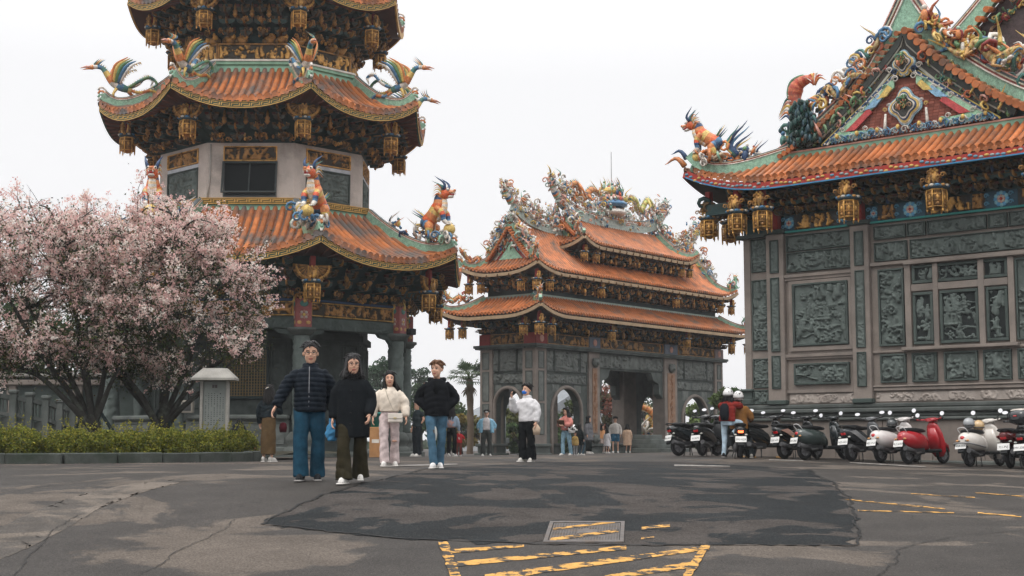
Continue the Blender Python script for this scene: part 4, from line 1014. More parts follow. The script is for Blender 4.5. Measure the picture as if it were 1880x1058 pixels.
for k in ALL:
    R = fR(k); o = R @ np.array([0, -ap, 0]); w = MB(); fbox(w, o, R, -hw, hw, PG0, 7.7, 0, .3); wl = w.build('wall', 'greenstone_shaded', pag)
    if k in FR:
        for s in (-1, 1):
            carved_panel(pag, o, R, s * 1.03 - .27, s * 1.03 + .27, 1.5, 3.6, 0, .05, .04, .04, .3, .035, 'greenstone_shaded', 'greenstone_shaded', name='stone_panel')
        if k == 0:
            g = MB()
            for i in range(15): x = -.62 + i * 1.24 / 14; g.box(o + R @ np.array([x, -.05, 2.62]), (.022, .03, 1.5), (.16, .12, .06), R)
            for i in range(17): z = 1.9 + i * 1.42 / 16; g.box(o + R @ np.array([0, -.045, z]), (1.26, .03, .022), (.14, .1, .05), R)
            gg = g.build('lattice_window', 'paint', pag); f = MB(); frame_bars(f, o, R, -.72, .72, 1.8, 3.42, .08, -.09, .0, (.02, .03, .03)); f.build('window_frame', 'paint', gg)
        else:
            carved_panel(pag, o, R, -.7, .7, 1.5, 3.6, 0, .06, .05, .04, .36, .035, 'greenstone_shaded', 'greenstone_shaded', name='stone_panel')
        for z0_, z1_ in ((1.12, 1.3), (3.7, 3.9)): b = MB(); fbox(b, o, R, -hw, hw, z0_, z1_, -.12, 0); b.build('moulding', 'greenstone_shaded', pag)
    if k in (-2, -1, 0):
        r_ = CR * C8; o2 = R @ np.array([0, -r_, 0]); h_ = CR * S8 - .34
        b = MB(); fbox(b, o2, R, -h_, h_, PG0 + .1, 1.12, -.08, .1); fbox(b, o2, R, -h_, h_, 1.12, 1.28, -.2, .2, bev=.05); fbox(b, o2, R, -h_, h_, PG0 + .1, PG0 + .3, -.16, .16, bev=.03)
        lw_ = b.build('low_wall', 'stone_grey', pag)
        for x in (-h_ * .5, h_ * .5): carved_panel(pag, o2, R, x - h_ * .42, x + h_ * .42, PG0 + .38, 1.05, -.09, .04, .03, .03, .25, .035, 'stone_grey', 'stone_grey', name='stone_panel')
fl = MB(); c = corner(1, CR + .55, 4.0); fl.box(c, (.28, .2, .2), (.02, .02, .022), rotz(.9), .02); fl.tube([c, c + np.array([-.1, .3, -.1])], .02, 5, (.03, .03, .03)); fl.build('floodlight', 'paint', pag)
fl = MB(); c = corner(-1, CR + .05, 0) + np.array([.42, -.1, 1.33]); fl.box(c + (0, 0, .19), (.34, .3, .38), (.3, .28, .24), None, .02); fl.box(c + (0, -.155, .19), (.26, .02, .26), (.05, .05, .05)); fl.build('meter_box', 'paint', pag)
# ------------------------------------------------------------------ roofs on a rectangular plan (gate and hall)
def hip_roof(parent, c, hx, hy, over, zt, ze, lift, Lc, pitch, rho, mat, skirt=None, gable=None, p=1.5, single=(), sides='fblr', fascia=(.22, OCHRE), nrow=8, drip=0., rot=0., ridge_w=.16, ridge_h=.25, hip=True):
    """ridge along local x. skirt: inner inset; gable: half length of the ridge part (hip-and-gable roof). rot turns the whole plan."""
    c = np.asarray(c, float); re_f, he_f = hy + over, hx + over; re_s, he_s = hx + over, hy + over
    out = {}
    if gable is None:
        rtf, rts = hy - skirt, hx - skirt; run = over + skirt; prof = lambda k: zt - (zt - ze) * (1 - np.clip(k / run, 0, 1) ** p)
        hf, hs, xg = hx - skirt, hy - skirt, None
    else:
        rtf, rts = 0.0, gable; run = re_f; prof = lambda k: zt - (zt - ze) * (1 - np.clip(k / run, 0, 1) ** p)
        hf, hs, xg = gable, he_s - (re_s - gable), gable
    Kl = min(re_f - rtf, re_s - rts)
    R0 = rotz(rot)
    for nm, R, rt, re, ht, he, g in (('f', I3, rtf, re_f, hf, he_f, xg), ('b', rotz(math.pi), rtf, re_f, hf, he_f, xg), ('l', rotz(-math.pi / 2), rts, re_s, hs, he_s, None), ('r', rotz(math.pi / 2), rts, re_s, hs, he_s, None)):
        out[nm] = Slope(rt, re, zt, ze, ht, he, p, lift, Lc, 0, c, R0 @ R, prof, Kl, g)
    mb = MB()
    for nm in sides: out[nm].deck(mb, (1, 1, 1), 8, 30, 0, .015)
    roof = mb.build('roof', 'tile_pan', parent)
    for nm in sides:
        s = out[nm]; n = int(2 * s.he / pitch); joined = MB()
        for x in (np.arange(n) - (n - 1) / 2) * pitch:
            if nm in single:
                t = MB()
                if s.row(t, x, rho, nrow + 2, 8, True, drip, r_start=max(s.r0(x), s.re - single[nm])): t.build('tile_row', mat, roof)
            else: s.row(joined, x, rho, nrow, 5, True, drip)
        if joined.n: joined.build('tile_rows', mat, roof, kind='stuff')
        f = MB(); x = np.linspace(-s.he, s.he, 50); E = s.P(x, s.reave(x) + .02, -.1 - fascia[0]); sweep(f, E, rect(.08, 0, fascia[0]), fascia[1])
        if len(fascia) > 2: sweep(f, s.P(x, s.reave(x) + .035, -.1 - fascia[0] * 1.0), rect(.1, 0, fascia[0] * .22), fascia[2])
        f.build('eave_board', 'paint', roof)
        sf = MB(); I = s.P(x * (s.he - over) / s.he, np.full(50, s.re - over), 0); I[:, 2] = ze - .25; sf.grid([s.P(x, s.reave(x), -.3), I], (.05, .035, .03), True); sf.build('soffit', 'paint', roof)
    if hip:
        for sx in (-1, 1):
            for sy in (-1, 1):
                k = np.linspace((re_s - rts) if gable is not None else (over + skirt), 0, 12); P = []
                s = out['f']
                for kk in k:
                    q = s.P(np.array([he_f - kk]), np.array([re_f - kk]))[0] - c; q = R0.T @ q; P.append(c + R0 @ np.array([sx * abs(q[0]), sy * abs(q[1]), q[2]]))
                P = np.array(P); P[-2:, 2] += [.03, .12]
                h = MB(); ridge(h, P, ridge_w, ridge_h); h.build('hip_ridge', 'ceramic', roof)
    return out, roof

# ------------------------------------------------------------------ gateway with three stacked roofs
M('red_lacquer', None, .55, .25, 2, .15, 40)
GTH = math.radians(51.2); GL, GS = 15.72, 3.12
GB = float(gz(1, 61)) - .05
gate = thing('gateway', 'grey stone temple gateway with arches below three tiers of orange roofs', 'gateway', (1.006, 61.0, 0), GTH)
GF = [(0.0, .80), (3.94, 4.78), (10.2, 11.33), (14.92, 15.72)]
FACES = [('front', I3, np.array([0, 0, 0.])), ('back', rotz(math.pi), np.array([GL, GS, 0.]))]
RS, OS = rotz(-math.pi / 2), np.array([0, GS, 0.]); RS2, OS2 = rotz(math.pi / 2), np.array([GL, 0, 0.])
def arch_wall(o, R, a, b, c, r, zs, H, t, y0=.12, n=14):
    an = np.linspace(math.pi, 0, n); poly = [(a, GB), (c - r, GB), (c - r, zs)] + [(c + r * math.cos(q), zs + r * math.sin(q)) for q in an[1:-1]] + [(c + r, zs), (c + r, GB), (b, GB), (b, H), (a, H)]
    w = MB(); w.prism(poly, o + R @ np.array([0, y0 + t / 2, 0]), R[:, 0], (0, 0, 1), t); w.build('arch_wall', 'greenstone', gate)
    m = MB(); an = np.linspace(math.pi, 0, 20); P = [o + R @ np.array([c - r - .02, y0 - .02, z]) for z in np.linspace(GB, zs, 4)[:-1]] + [o + R @ np.array([c + (r + .02) * math.cos(q), y0 - .02, zs + (r + .02) * math.sin(q)]) for q in an] + [o + R @ np.array([c + r + .02, y0 - .02, z]) for z in np.linspace(zs, GB, 4)[1:]]
    P = np.array(P); m.tube(P, .085, 6, flat=1.0); m.build('arch_moulding', 'granite', gate)
def bay(o, R, a, b, c, r, zs, big=True):
    arch_wall(o, R, a, b, c, r, zs, 4.52, .4)
    w = b - a; e = .06
    carved_panel(gate, o, R, a + e, b - e, 2.98, 3.42, .1, .03, .05, .09, .34, .03, name='stone_frieze', style='scroll')
    if w > 1.9:
        q = w * .19
        for x0, x1 in ((a + e, a + q), (a + q + .06, b - q - .06), (b - q, b - e)): carved_panel(gate, o, R, x0, x1, 3.5, 4.46, .1, .04, .06, .1, .36, .03, name='stone_panel')
    else:
        q = w * .22
        for x0, x1 in ((a + .03, a + q), (a + q + .04, b - q - .04), (b - q, b - .03)): carved_panel(gate, o, R, x0, x1, 3.5, 4.46, .1, .03, .05, .09, .3, .03, name='stone_panel')
    s = MB()
    for sg in (-1, 1): relief(s, o + R @ np.array([c - r * .98 if sg < 0 else c + r * .52, .105, zs + r * .8]), R, r * .46, max(2.94 - zs - r * .8, .2), .035, int(a * 10) + sg + 300, .03, .2, style='scroll')
    s.build('spandrel_carving', 'greenstone_carved', gate, kind='stuff')
for nm, R, o in FACES:
    f = 1 if nm == 'front' else -1
    cols = GF if nm == 'front' else [(GL - b, GL - a) for a, b in GF][::-1]
    bay(o, R, cols[0][1], cols[1][0], (cols[0][1] + cols[1][0]) / 2, 1.08, 1.74); bay(o, R, cols[2][1], cols[3][0], (cols[2][1] + cols[3][0]) / 2, 1.2, 1.5)
    a, b = cols[1][1], cols[2][0]
    w = MB(); poly = [(a, 3.75), (a + .35, 3.3), (a + .35, 2.9), (a, 2.55), (a, 4.52), (b, 4.52), (b, 2.55), (b - .35, 2.9), (b - .35, 3.3), (b - .85, 3.45), (b - 1.0, 3.75), (a + 1.0, 3.75), (a + .85, 3.45), (a + .35, 3.3)]
    poly = [(a, 4.52), (a, 2.5), (a + .3, 2.72), (a + .34, 3.2), (a + .8, 3.38), (a + 1.0, 3.72), (b - 1.0, 3.72), (b - .8, 3.38), (b - .34, 3.2), (b - .3, 2.72), (b, 2.5), (b, 4.52)]
    w.prism(poly, o + R @ np.array([0, .3, 0]), R[:, 0], (0, 0, 1), .34); w.build('lintel_wall', 'greenstone', gate)
    carved_panel(gate, o, R, a + .05, b - .05, 3.8, 4.46, .11, .04, .06, .11, .36, .03, name='stone_frieze')
for (o, R) in ((OS, RS), (OS2, RS2)):
    bay(o, R, .6, GS - .66, GS / 2 - .02, .76, 2.02)
    bx = MB()
def gcol(x0, x1, y0, y1, lattice=False):
    """pier with framed green panels on its outer faces"""
    b = MB(); b.box(((x0 + x1) / 2, (y0 + y1) / 2, (GB + 4.5) / 2), (x1 - x0, y1 - y0, 4.5 - GB), bev=.02)
    pc = b.build('pier', 'granite', gate)
    b = MB(); b.box(((x0 + x1) / 2, (y0 + y1) / 2, GB + .45), (x1 - x0 + .3, y1 - y0 + .3, .14), bev=.03); b.box(((x0 + x1) / 2, (y0 + y1) / 2, GB + .2), (x1 - x0 + .14, y1 - y0 + .14, .4), bev=.02); b.box(((x0 + x1) / 2, (y0 + y1) / 2, GB + .04), (x1 - x0 + .36, y1 - y0 + .36, .14), bev=.02); b.build('pier_base', 'stone_grey', pc)
    return pc
for i, (a, b) in enumerate(GF):
    pc = gcol(a, b, 0, .72); gcol(a, b, GS - .72, GS)
    for z0, z1 in ((.75, 2.1), (2.2, 3.5), (3.6, 4.35)):
        if i in (0, 3):
            carved_panel(pc, np.zeros(3), I3, a + .2, b - .2, z0, z1, 0, .035, .03, .02, .14, .035, name='carved_strip')
            if i == 0: carved_panel(pc, OS, RS, GS - .54, GS - .16, z0, z1, 0, .035, .03, .02, .14, .035, name='carved_strip')
    if i in (1, 2):
        m = MB()
        fbox(m, np.zeros(3), I3, a + .24, b - .24, .85, 3.75, -.03, .0, (.27, .17, .115)); m.build('couplet_board', 'matte', pc)
        m = MB()
        rg = np.random.default_rng(i)
        for q in range(9):   # gilt-brown seal characters, too small to read
            z = 1.0 + q * .3; x = (a + b) / 2
            for st in range(5): m.box((x + rg.normal(0, .06), -.04, z + .2 * rg.random()), ((.16, .02, .025) if st % 2 else (.025, .02, .16)), (.26, .13, .075))
        m.build('inscription', 'matte', pc)
        m = MB()
        for z in (.55, 4.0): m.ell(((a + b) / 2, -.06, z), (.24, .16, .22), (1, 1, 1), 9, 7); m.ell(((a + b) / 2, -.2, z - .03), (.1, .08, .08), (1, 1, 1), 7, 5); [m.ell(((a + b) / 2 + s * .17, -.08, z + .14), .07, (1, 1, 1), 6, 5) for s in (-1, 1)]
        m.build('lion_head', 'greenstone_carved', pc, kind='stuff')
for y0 in (GS - .72,):
    for z0, z1 in ((.75, 2.1), (2.2, 3.5), (3.6, 4.35)): carved_panel(gate, OS, RS, .16, .54, z0, z1, 0, .035, .03, .02, .14, .035, name='carved_strip')
# cornice, painted band and wall above
m = MB()
for (x0, x1, y0, y1) in ((-.22, GL + .22, -.22, .5), (-.22, GL + .22, GS - .5, GS + .22), (-.22, .5, .5, GS - .5), (GL - .5, GL + .22, .5, GS - .5)): m.box(((x0 + x1) / 2, (y0 + y1) / 2, 4.6), (x1 - x0, y1 - y0, .12), bev=.02); m.box(((x0 + x1) / 2, (y0 + y1) / 2, 4.51), (x1 - x0 - .16, y1 - y0 - .1, .06))
m.build('cornice', 'greenstone', gate)
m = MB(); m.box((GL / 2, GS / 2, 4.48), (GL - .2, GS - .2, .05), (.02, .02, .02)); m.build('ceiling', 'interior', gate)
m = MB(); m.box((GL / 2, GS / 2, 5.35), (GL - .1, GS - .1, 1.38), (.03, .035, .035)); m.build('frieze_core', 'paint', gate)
band = [(0, .8, RED), (.85, 3.9, None), (3.94, 4.78, (.14, .16, .2)), (4.85, 10.1, None), (10.2, 11.33, (.14, .16, .2)), (11.4, 14.85, None), (14.92, 15.72, (.25, .2, .2))]
for a, b, c in band:
    if c is None: carved_panel(gate, np.zeros(3), I3, a, b, 4.68, 5.14, 0.03, .035, .05, .1, .32, .03, 'gilt', 'gilt', GOLD2, GOLD2, 'figure', 'gold_panel')
    else:
        m = MB(); fbox(m, np.zeros(3), I3, a, b, 4.67, 5.14, -.04, .06, c); m.ell(((a + b) / 2, -.045, 4.9), (.16, .02, .16), PINK, 8, 5); m.build('painted_block', 'paint', gate)
carved_panel(gate, OS, RS, .62, GS - .62, 4.68, 5.14, 0.03, .035, .05, .1, .32, .03, 'gilt', 'gilt', GOLD2, GOLD2, 'figure', 'gold_panel')
for a in ((0, .6), (GS - .6, GS - .02)):
    m = MB(); fbox(m, OS, RS, a[0], a[1], 4.67, 5.14, -.04, .06, (.3, .05, .045)); m.build('painted_block', 'paint', gate)
gc = np.array([GL / 2, GS / 2, 0])
gate_mat = 'tile_orange'
o1, r1 = hip_roof(gate, gc, GL / 2, GS / 2, 1.3, 6.72, 5.92, .42, 2.0, .2, .062, gate_mat, skirt=.2, fascia=(.14, (.34, .24, .15)), nrow=6)
o2, r2 = hip_roof(gate, gc, GL / 2, GS / 2, .6, 9.95, 7.85, .4, 1.9, .2, .062, gate_mat, gable=GL / 2 - .35, fascia=(.14, (.34, .24, .15)), nrow=10, p=1.45)
tc = np.array([8.05, GS / 2, 0]); o3, r3 = hip_roof(gate, tc, 4.3, GS / 2 - .25, .6, 10.75, 9.38, .4, 1.5, .2, .062, gate_mat, gable=3.9, fascia=(.14, (.34, .24, .15)), nrow=9, p=1.4)
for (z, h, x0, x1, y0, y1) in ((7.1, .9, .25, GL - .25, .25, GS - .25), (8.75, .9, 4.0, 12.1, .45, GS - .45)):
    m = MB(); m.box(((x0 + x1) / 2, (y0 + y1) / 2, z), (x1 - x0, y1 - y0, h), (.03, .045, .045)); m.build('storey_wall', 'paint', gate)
    m = MB(); m.box(((x0 + x1) / 2, (y0 + y1) / 2, z - h / 2 + .1), (x1 - x0 + .16, y1 - y0 + .16, .2), (.28, .34, .3)); m.build('mint_collar', 'paint', gate)
# brackets under every eave
gb = [bracket(.78, .85, 3, 400 + i, .55, .42).build('bracket', 'gilt', gate) for i in range(3)]; used = [0, 0, 0]; gi = [0]
def gbr(o, R, s=1.0):
    j = gi[0] % 3; gi[0] += 1; Mx = mat4(o, R * s)
    if not used[j]: gb[j].matrix_local = Mx; used[j] = 1
    else: mcopy(gb[j], gate, Mx)
for i in range(26): gbr(np.array([.3 + i * (GL - .6) / 25, 0, 5.14]), I3)
for i in range(5): gbr(OS + RS @ np.array([.3 + i * (GS - .6) / 4, 0, 5.14]), RS)
for i in range(26): gbr(np.array([.4 + i * (GL - .8) / 25, .25, 7.02]), I3, .95)
for i in range(5): gbr(OS + RS @ np.array([.3 + i * (GS - .6) / 4, .25, 7.02]), RS, .95)
for i in range(15): gbr(np.array([4.2 + i * 7.7 / 14, .45, 8.62]), I3, .9)
for i in range(3): gbr(np.array([4.0, .7 + i * .85, 8.62]), RS, .9)
def gfig(P0, P1, n, out, seed):
    rg = np.random.default_rng(seed); b = MB()
    for i in range(n):
        p = np.asarray(P0) + (np.asarray(P1) - np.asarray(P0)) * (i + .5) / n + np.asarray(out) * (.12 + .5 * rg.random()); p[2] += rg.random() * .5
        b.ell(p, (.07, .07, .1), [GOLD, GOLD2, GOLDD][rg.integers(3)], 5, 4)
        if i % 2 == 0: b.lathe([(.02, -.1), (.08, -.03), (.07, .06), (.02, .2)], p + np.array([0, 0, .1]), 6, GOLD2)
    return b
for a in (((0, 0, 5.2), (GL, 0, 5.2), 90, (0, -1, 0)), ((0, GS, 5.2), (0, 0, 5.2), 18, (-1, 0, 0)), ((.2, .25, 7.05), (GL - .2, .25, 7.05), 90, (0, -1, 0)), ((.2, GS, 7.05), (.2, .2, 7.05), 18, (-1, 0, 0)), ((4, .4, 8.65), (12.1, .4, 8.65), 44, (0, -1, 0))):
    gfig(*a, seed=int(a[2])).build('gilt_carvings', 'gilt', gate, kind='stuff')
gp = None
for (x, y, z, s) in [(-.95, -.95, 5.02, .82), (-.1, -.95, 5.02, .75), (-.95, -.1, 5.02, .75), (-.95, GS + .2, 5.0, .75), (-.95, GS + .95, 5.0, .78), (4.36, -.95, 5.0, .75), (10.75, -.95, 5.0, .75), (15.0, -.95, 5.0, .75), (GL + .9, -.95, 5.0, .8), (GL + .9, 0, 5.0, .75),
                     (-.35, -.35, 7.0, .75), (.5, -.4, 7.0, .72), (-.35, .5, 7.0, .72), (-.35, GS - .35, 7.0, .72), (-.35, GS + .35, 7.0, .75), (4.36, -.4, 7.0, .72), (10.7, -.4, 7.0, .72), (14.9, -.4, 7.0, .72), (GL + .35, -.35, 7.0, .75),
                     (3.55, -.05, 8.62, .7), (4.4, -.1, 8.62, .68), (12.5, -.05, 8.62, .7), (11.7, -.1, 8.62, .68)]:
    Mx = mat4((x, y, z), I3 * s)
    if gp is None:
        c_, l_, g_ = pendant(1.0, .6); gp = c_.build('pendant', 'paint', gate); l_.build('lantern', 'gilt', gp); g_.build('carved_figures', 'gilt', gp); gp.matrix_local = Mx
    else: mcopy(gp, gate, Mx)
# gables, ridges and cut-porcelain crests
rg = np.random.default_rng(77)
def gable_fill(parent, sl, x, sgn, zb, col=(.3, .32, .28), cx=0., bright=True, dens=30, size=.2):
    s = sl['f']; c = s.o; r = np.linspace(0, s.re - (s.he - s.xg), 12); z = np.array([s.z(0.0, q) for q in r])
    pts = [(-a, b) for a, b in zip(r[::-1], z[::-1])] + [(a, b) for a, b in zip(r[1:], z[1:])]
    pts = [(a, b - .12) for a, b in pts] + [(r[-1], zb), (-r[-1], zb)]
    m = MB(); m.prism(pts, c + np.array([x, 0, 0]), (0, 1, 0), (0, 0, 1), .12, col)
    ax = np.array([0, 1., 0])
    for k, (sc, cl) in enumerate(((.78, WHITE), (.7, RED), (.55, MINT))):
        P2 = [(p[0] * sc, zb + .1 + (p[1] - zb) * sc * .9) for p in pts]; m.prism(P2, c + np.array([x + sgn * (.07 + .02 * k), 0, 0]), (0, 1, 0), (0, 0, 1), .05, cl)
    clutter(m, [c + np.array([x + sgn * .18, -r[-1] * .5, zb + .25]), c + np.array([x + sgn * .18, 0, zb + (z[0] - zb) * .55]), c + np.array([x + sgn * .18, r[-1] * .5, zb + .25])], (.08, .35, .15), size, dens, rg)
    m.build('gable', 'ceramic', parent)
    for sg in (-1, 1):
        h = MB(); P = np.array([c + np.array([x + sgn * .05, sg * a, b]) for a, b in zip(r, z)]); ridge(h, P, .22, .34); h.build('rake_ridge', 'ceramic', parent)
        t = MB()
        for q in range(0, 14):
            a = r[-1] * (q + .5) / 14; zz = float(s.z(0.0, a)); p = c + np.array([x + sgn * .1, sg * a, zz - .02]); t.tube([p - np.array([sgn * .05, 0, 0]), p + np.array([sgn * .3, 0, -.08])], .065, 6, (.46, .15, .05))
        t.build('verge_tiles', 'ceramic', parent, kind='stuff')
        P2 = P + np.array([sgn * .1, 0, .38]); b = MB(); clutter(b, P2[1:], (.18, .18, .2), size * 1.2, int(dens * 2.2), rg, pal=[WHITE, WHITE, PINK, BLUE, (.3, .42, .36), YEL, ORNG, (.5, .5, .46)]); b.build('ridge_ornament', 'ceramic', parent, kind='stuff')
gable_fill(gate, o2, -(GL / 2 - .35), -1, 8.35); gable_fill(gate, o2, GL / 2 - .35, 1, 8.35)
gable_fill(gate, o3, -3.9, -1, 9.75, dens=24); gable_fill(gate, o3, 3.9, 1, 9.75, dens=24)
GPAL = [WHITE, WHITE, PINK, (.5, .5, .46), BLUE, (.3, .42, .36), YEL, ORNG, WHITE, (.42, .3, .25)]
def crest(P, h, seed, n, size, name='ridge_ornament'):
    b = MB(); ridge(b, P, .26, h * .8, (.34, .4, .36)); b.build('main_ridge', 'ceramic', gate)
    b = MB(); rgx = np.random.default_rng(seed); Q = P + np.array([0, -.12, h * .45]); clutter(b, Q, (.3, .22, h * .5), size * .85, n * 2, rgx, pal=GPAL); Q = P + np.array([0, 0, h * 1.0]); clutter(b, Q, (.3, .12, .3), size, int(n * 1.1), rgx, pal=GPAL); b.build(name, 'ceramic', gate, kind='stuff')
x = np.linspace(3.6, 12.5, 24); e = np.abs(x - 8.05) / 4.45; crest(np.stack([x, np.full(24, GS / 2), 10.7 + .75 * e ** 4], -1), .75, 1, 190, .2)
for x0, x1, sg in ((.25, 3.9, -1), (12.2, 15.47, 1)):
    x = np.linspace(x0, x1, 12); e = (x - x0) / (x1 - x0); e = 1 - e if sg < 0 else e
    crest(np.stack([x, np.full(12, GS / 2), 9.9 + .75 * e ** 3], -1), .6, 5 + sg, 80, .2)
def horn(P, r0, seed, n=30):
    b = MB(); P = smooth_path(P, 16); b.tube(P, np.linspace(r0, r0 * .2, 16), 6, np.array([[WHITE, MINT, ORNG, BLUE, WHITE][i % 5] for i in range(15)])); clutter(b, P[2:13], (.26, .16, .14), .2, n * 2, np.random.default_rng(seed), pal=GPAL); return b
for p in ([(3.7, GS / 2, 11.7), (3.35, GS / 2, 12.0), (3.2, GS / 2, 12.4), (3.25, GS / 2, 12.75)], [(12.4, GS / 2, 11.7), (12.75, GS / 2, 12.0), (12.9, GS / 2, 12.35), (12.85, GS / 2, 12.7)], [(.3, GS / 2, 11.0), (-.05, GS / 2, 11.3), (-.2, GS / 2, 11.6), (-.15, GS / 2, 11.9)], [(15.4, GS / 2, 11.0), (15.8, GS / 2, 11.2), (16.1, GS / 2, 11.6), (16.1, GS / 2, 12.0)]):
    horn(p, .2, int(p[0][0] * 10)).build('swallowtail_horn', 'ceramic', gate)
for sg, xs in ((1, (4.2, 5.0, 5.6, 6.2, 6.9)), (-1, (11.9, 11.1, 10.5, 9.9, 9.2))):
    b = MB(); dragon(b, [(xs[0], GS / 2, 12.0), (xs[1], GS / 2 - .1, 12.5), (xs[2], GS / 2, 11.85), (xs[3], GS / 2 - .1, 12.35), (xs[4], GS / 2, 12.3)], .17, rg, ORNG if sg > 0 else (.5, .4, .12)); b.build('dragon_statue', 'ceramic', gate)
b = MB()
for k, (r, z) in enumerate(((.75, 11.35), (.8, 11.75), (.62, 12.05), (.5, 12.4))): b.lathe([(r * .8, z), (r, z + .1), (r, z + .16), (r * .75, z + .3)], (8.05, GS / 2, 0), 10, [WHITE, BLUE, PINK, YEL][k])
for k in range(30): a = rg.random() * 6.28; q = rg.random(); p = np.array([8.05 + (.75 - .35 * q) * math.cos(a), GS / 2 + (.75 - .35 * q) * math.sin(a), 11.6 + 1.2 * q]); b.ell(p, (.08, .08, .14), PAL[rg.integers(len(PAL))], 5, 4); b.ell(p + (0, 0, .2), .06, PAL[rg.integers(len(PAL))], 5, 4); flame(b, p, (0, 0, 1), (1, 0, 0), .5, PAL[rg.integers(len(PAL))], .08)
b.build('crown_ornament', 'ceramic', gate, kind='stuff')
b = MB(); b.tube([(8.05, GS / 2, 12.6), (8.05, GS / 2, 14.5)], .018, 5, (.2, .2, .2)); b.build('lightning_rod', 'paint', gate)
for x, y, z, s, r in ((-.9, GS + .9, 6.5, 1, 2.6), (-.9, -.9, 6.45, .7, -2.3), (GL + 1, -.9, 6.4, 1, .4), (GL + .5, -.4, 8.3, 1, .3), (-.3, GS + .3, 8.3, .9, 2.6), (-.4, -.3, 8.3, .8, -2.3), (12.7, .2, 9.85, .7, -.3), (3.4, .2, 9.85, .7, -2.4)):
    b = MB(R=rotz(r) * (.62 * s), o=(x, y, z)); dragon(b, [(-1.1, 0, .15), (-.6, .1, .55), (-.1, 0, .25), (.4, -.1, .6), (.75, 0, 1.0)], .17, rg, [ORNG, (.16, .3, .2), (.5, .35, .1)][int(abs(x)) % 3]); clutter(b, [(-1.4, 0, 0), (.8, 0, .1)], (.2, .2, .3), .3, 18, rg); b.build('dragon_statue', 'ceramic', gate)
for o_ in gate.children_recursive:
    if o_.type == 'MESH' and o_.data.materials and o_.data.materials[0] in (MT['greenstone'], MT['greenstone_carved']): o_.data.materials[0] = MT['gate_stone_hazed' if o_.data.materials[0] == MT['greenstone'] else 'gate_carved_hazed']
# ------------------------------------------------------------------ temple hall, gable end toward the lane
M('brick_red', (.2, .07, .05), .8, .3, 6, .3, 60)
HRZ = math.atan2(.742, .670)
hall = thing('temple_hall', 'carved stone temple hall with an orange tiled roof and painted gable', 'temple', (10.33, 35.0, 0), HRZ)
HR, HO = rotz(-math.pi / 2), np.array([0, 5.36, 0.])          # gable face: x right, z up, -y outward
def hp(x, y, z): return HO + HR @ np.array([x, y, z])
HW = 9.94; HZ0 = -.25
w = MB(); fbox(w, HO, HR, 0, HW, 1.0, 6.0, 0, 1.2); fbox(w, HO, HR, 0, .2, .9, 5.96, -.03, .3); w.build('wall', 'granite', hall)
w = MB(); w.box(hp(HW / 2, 5.5, 3.0), (8.6, HW - .02, 6.4)); w.build('rear_wall', 'granite', hall)
# plinth: dado blocks, base step, mouldings
x = .1; i = 0
while x < HW:
    wd_ = 1.32; b = MB(); b.box((0, 0, 0), (.3, min(wd_, HW - x) - .012, 1.02), bev=.008); b.build('dado_block', 'granite', hall, loc=hp(x + min(wd_, HW - x) / 2, .0, .5)); x += wd_
b = MB(); fbox(b, HO, HR, -.1, HW + .1, HZ0 - .3, .02, -.42, .2, bev=.03); b.build('base_step', 'stone_grey', hall)
for z0, z1, d in ((1.0, 1.09, .24), (1.09, 1.2, .18), (1.2, 1.32, .26), (1.32, 1.44, .14)):
    b = MB(); fbox(b, HO, HR, -d * .6, HW, z0, z1 - .003, -d, .15, bev=.03); b.build('plinth_moulding', 'base_stone', hall)
b = MB(); fbox(b, HO, HR, -.1, .24, 1.44, 1.62, -.1, .2, bev=.03); fbox(b, HO, HR, -.06, .22, 1.62, 1.8, -.08, .2); fbox(b, HO, HR, -.12, .26, 1.8, 1.88, -.14, .2, bev=.03); b.build('corner_base', 'greenstone', hall)
# pilasters
for a, b_ in ((.77, 1.30), (3.28, 3.80), (8.3, 8.82)):
    p = MB(); fbox(p, HO, HR, a, b_, 1.44, 6.0, -.14, .05, bev=.015); pl = p.build('pilaster', 'granite', hall)
    c = MB(); fbox(c, HO, HR, a - .05, b_ + .05, 6.0, 6.12, -.2, .05, bev=.02); fbox(c, HO, HR, a - .02, b_ + .02, 1.44, 1.56, -.19, .05, bev=.02); c.build('capital', 'greenstone', pl, kind='stuff')
    for z0, z1 in ((4.95, 5.84), (2.85, 4.83), (1.86, 2.74)): carved_panel(pl, HO, HR, a + .13, b_ - .13, z0, z1, -.14, .03, .04, .04, .14, .02, name='carved_strip')
b = MB(); fbox(b, HO, HR, -.16, .78, 5.96, 6.06, -.16, .2, bev=.02); b.build('end_cornice', 'greenstone', hall)
for a in ((.24, .76, 5.03, 5.94), (.24, .76, 2.91, 4.82), (.24, .76, 1.9, 2.69), (.22, .74, 1.46, 1.85), (9.0, 9.68, 5.03, 5.94), (9.0, 9.68, 2.91, 4.82), (9.0, 9.68, 1.9, 2.69)):
    carved_panel(hall, HO, HR, *a, -.0, .035, .05, .085, .2, .018, name='carved_panel', style='figure' if a[2] > 1.8 else 'scroll')
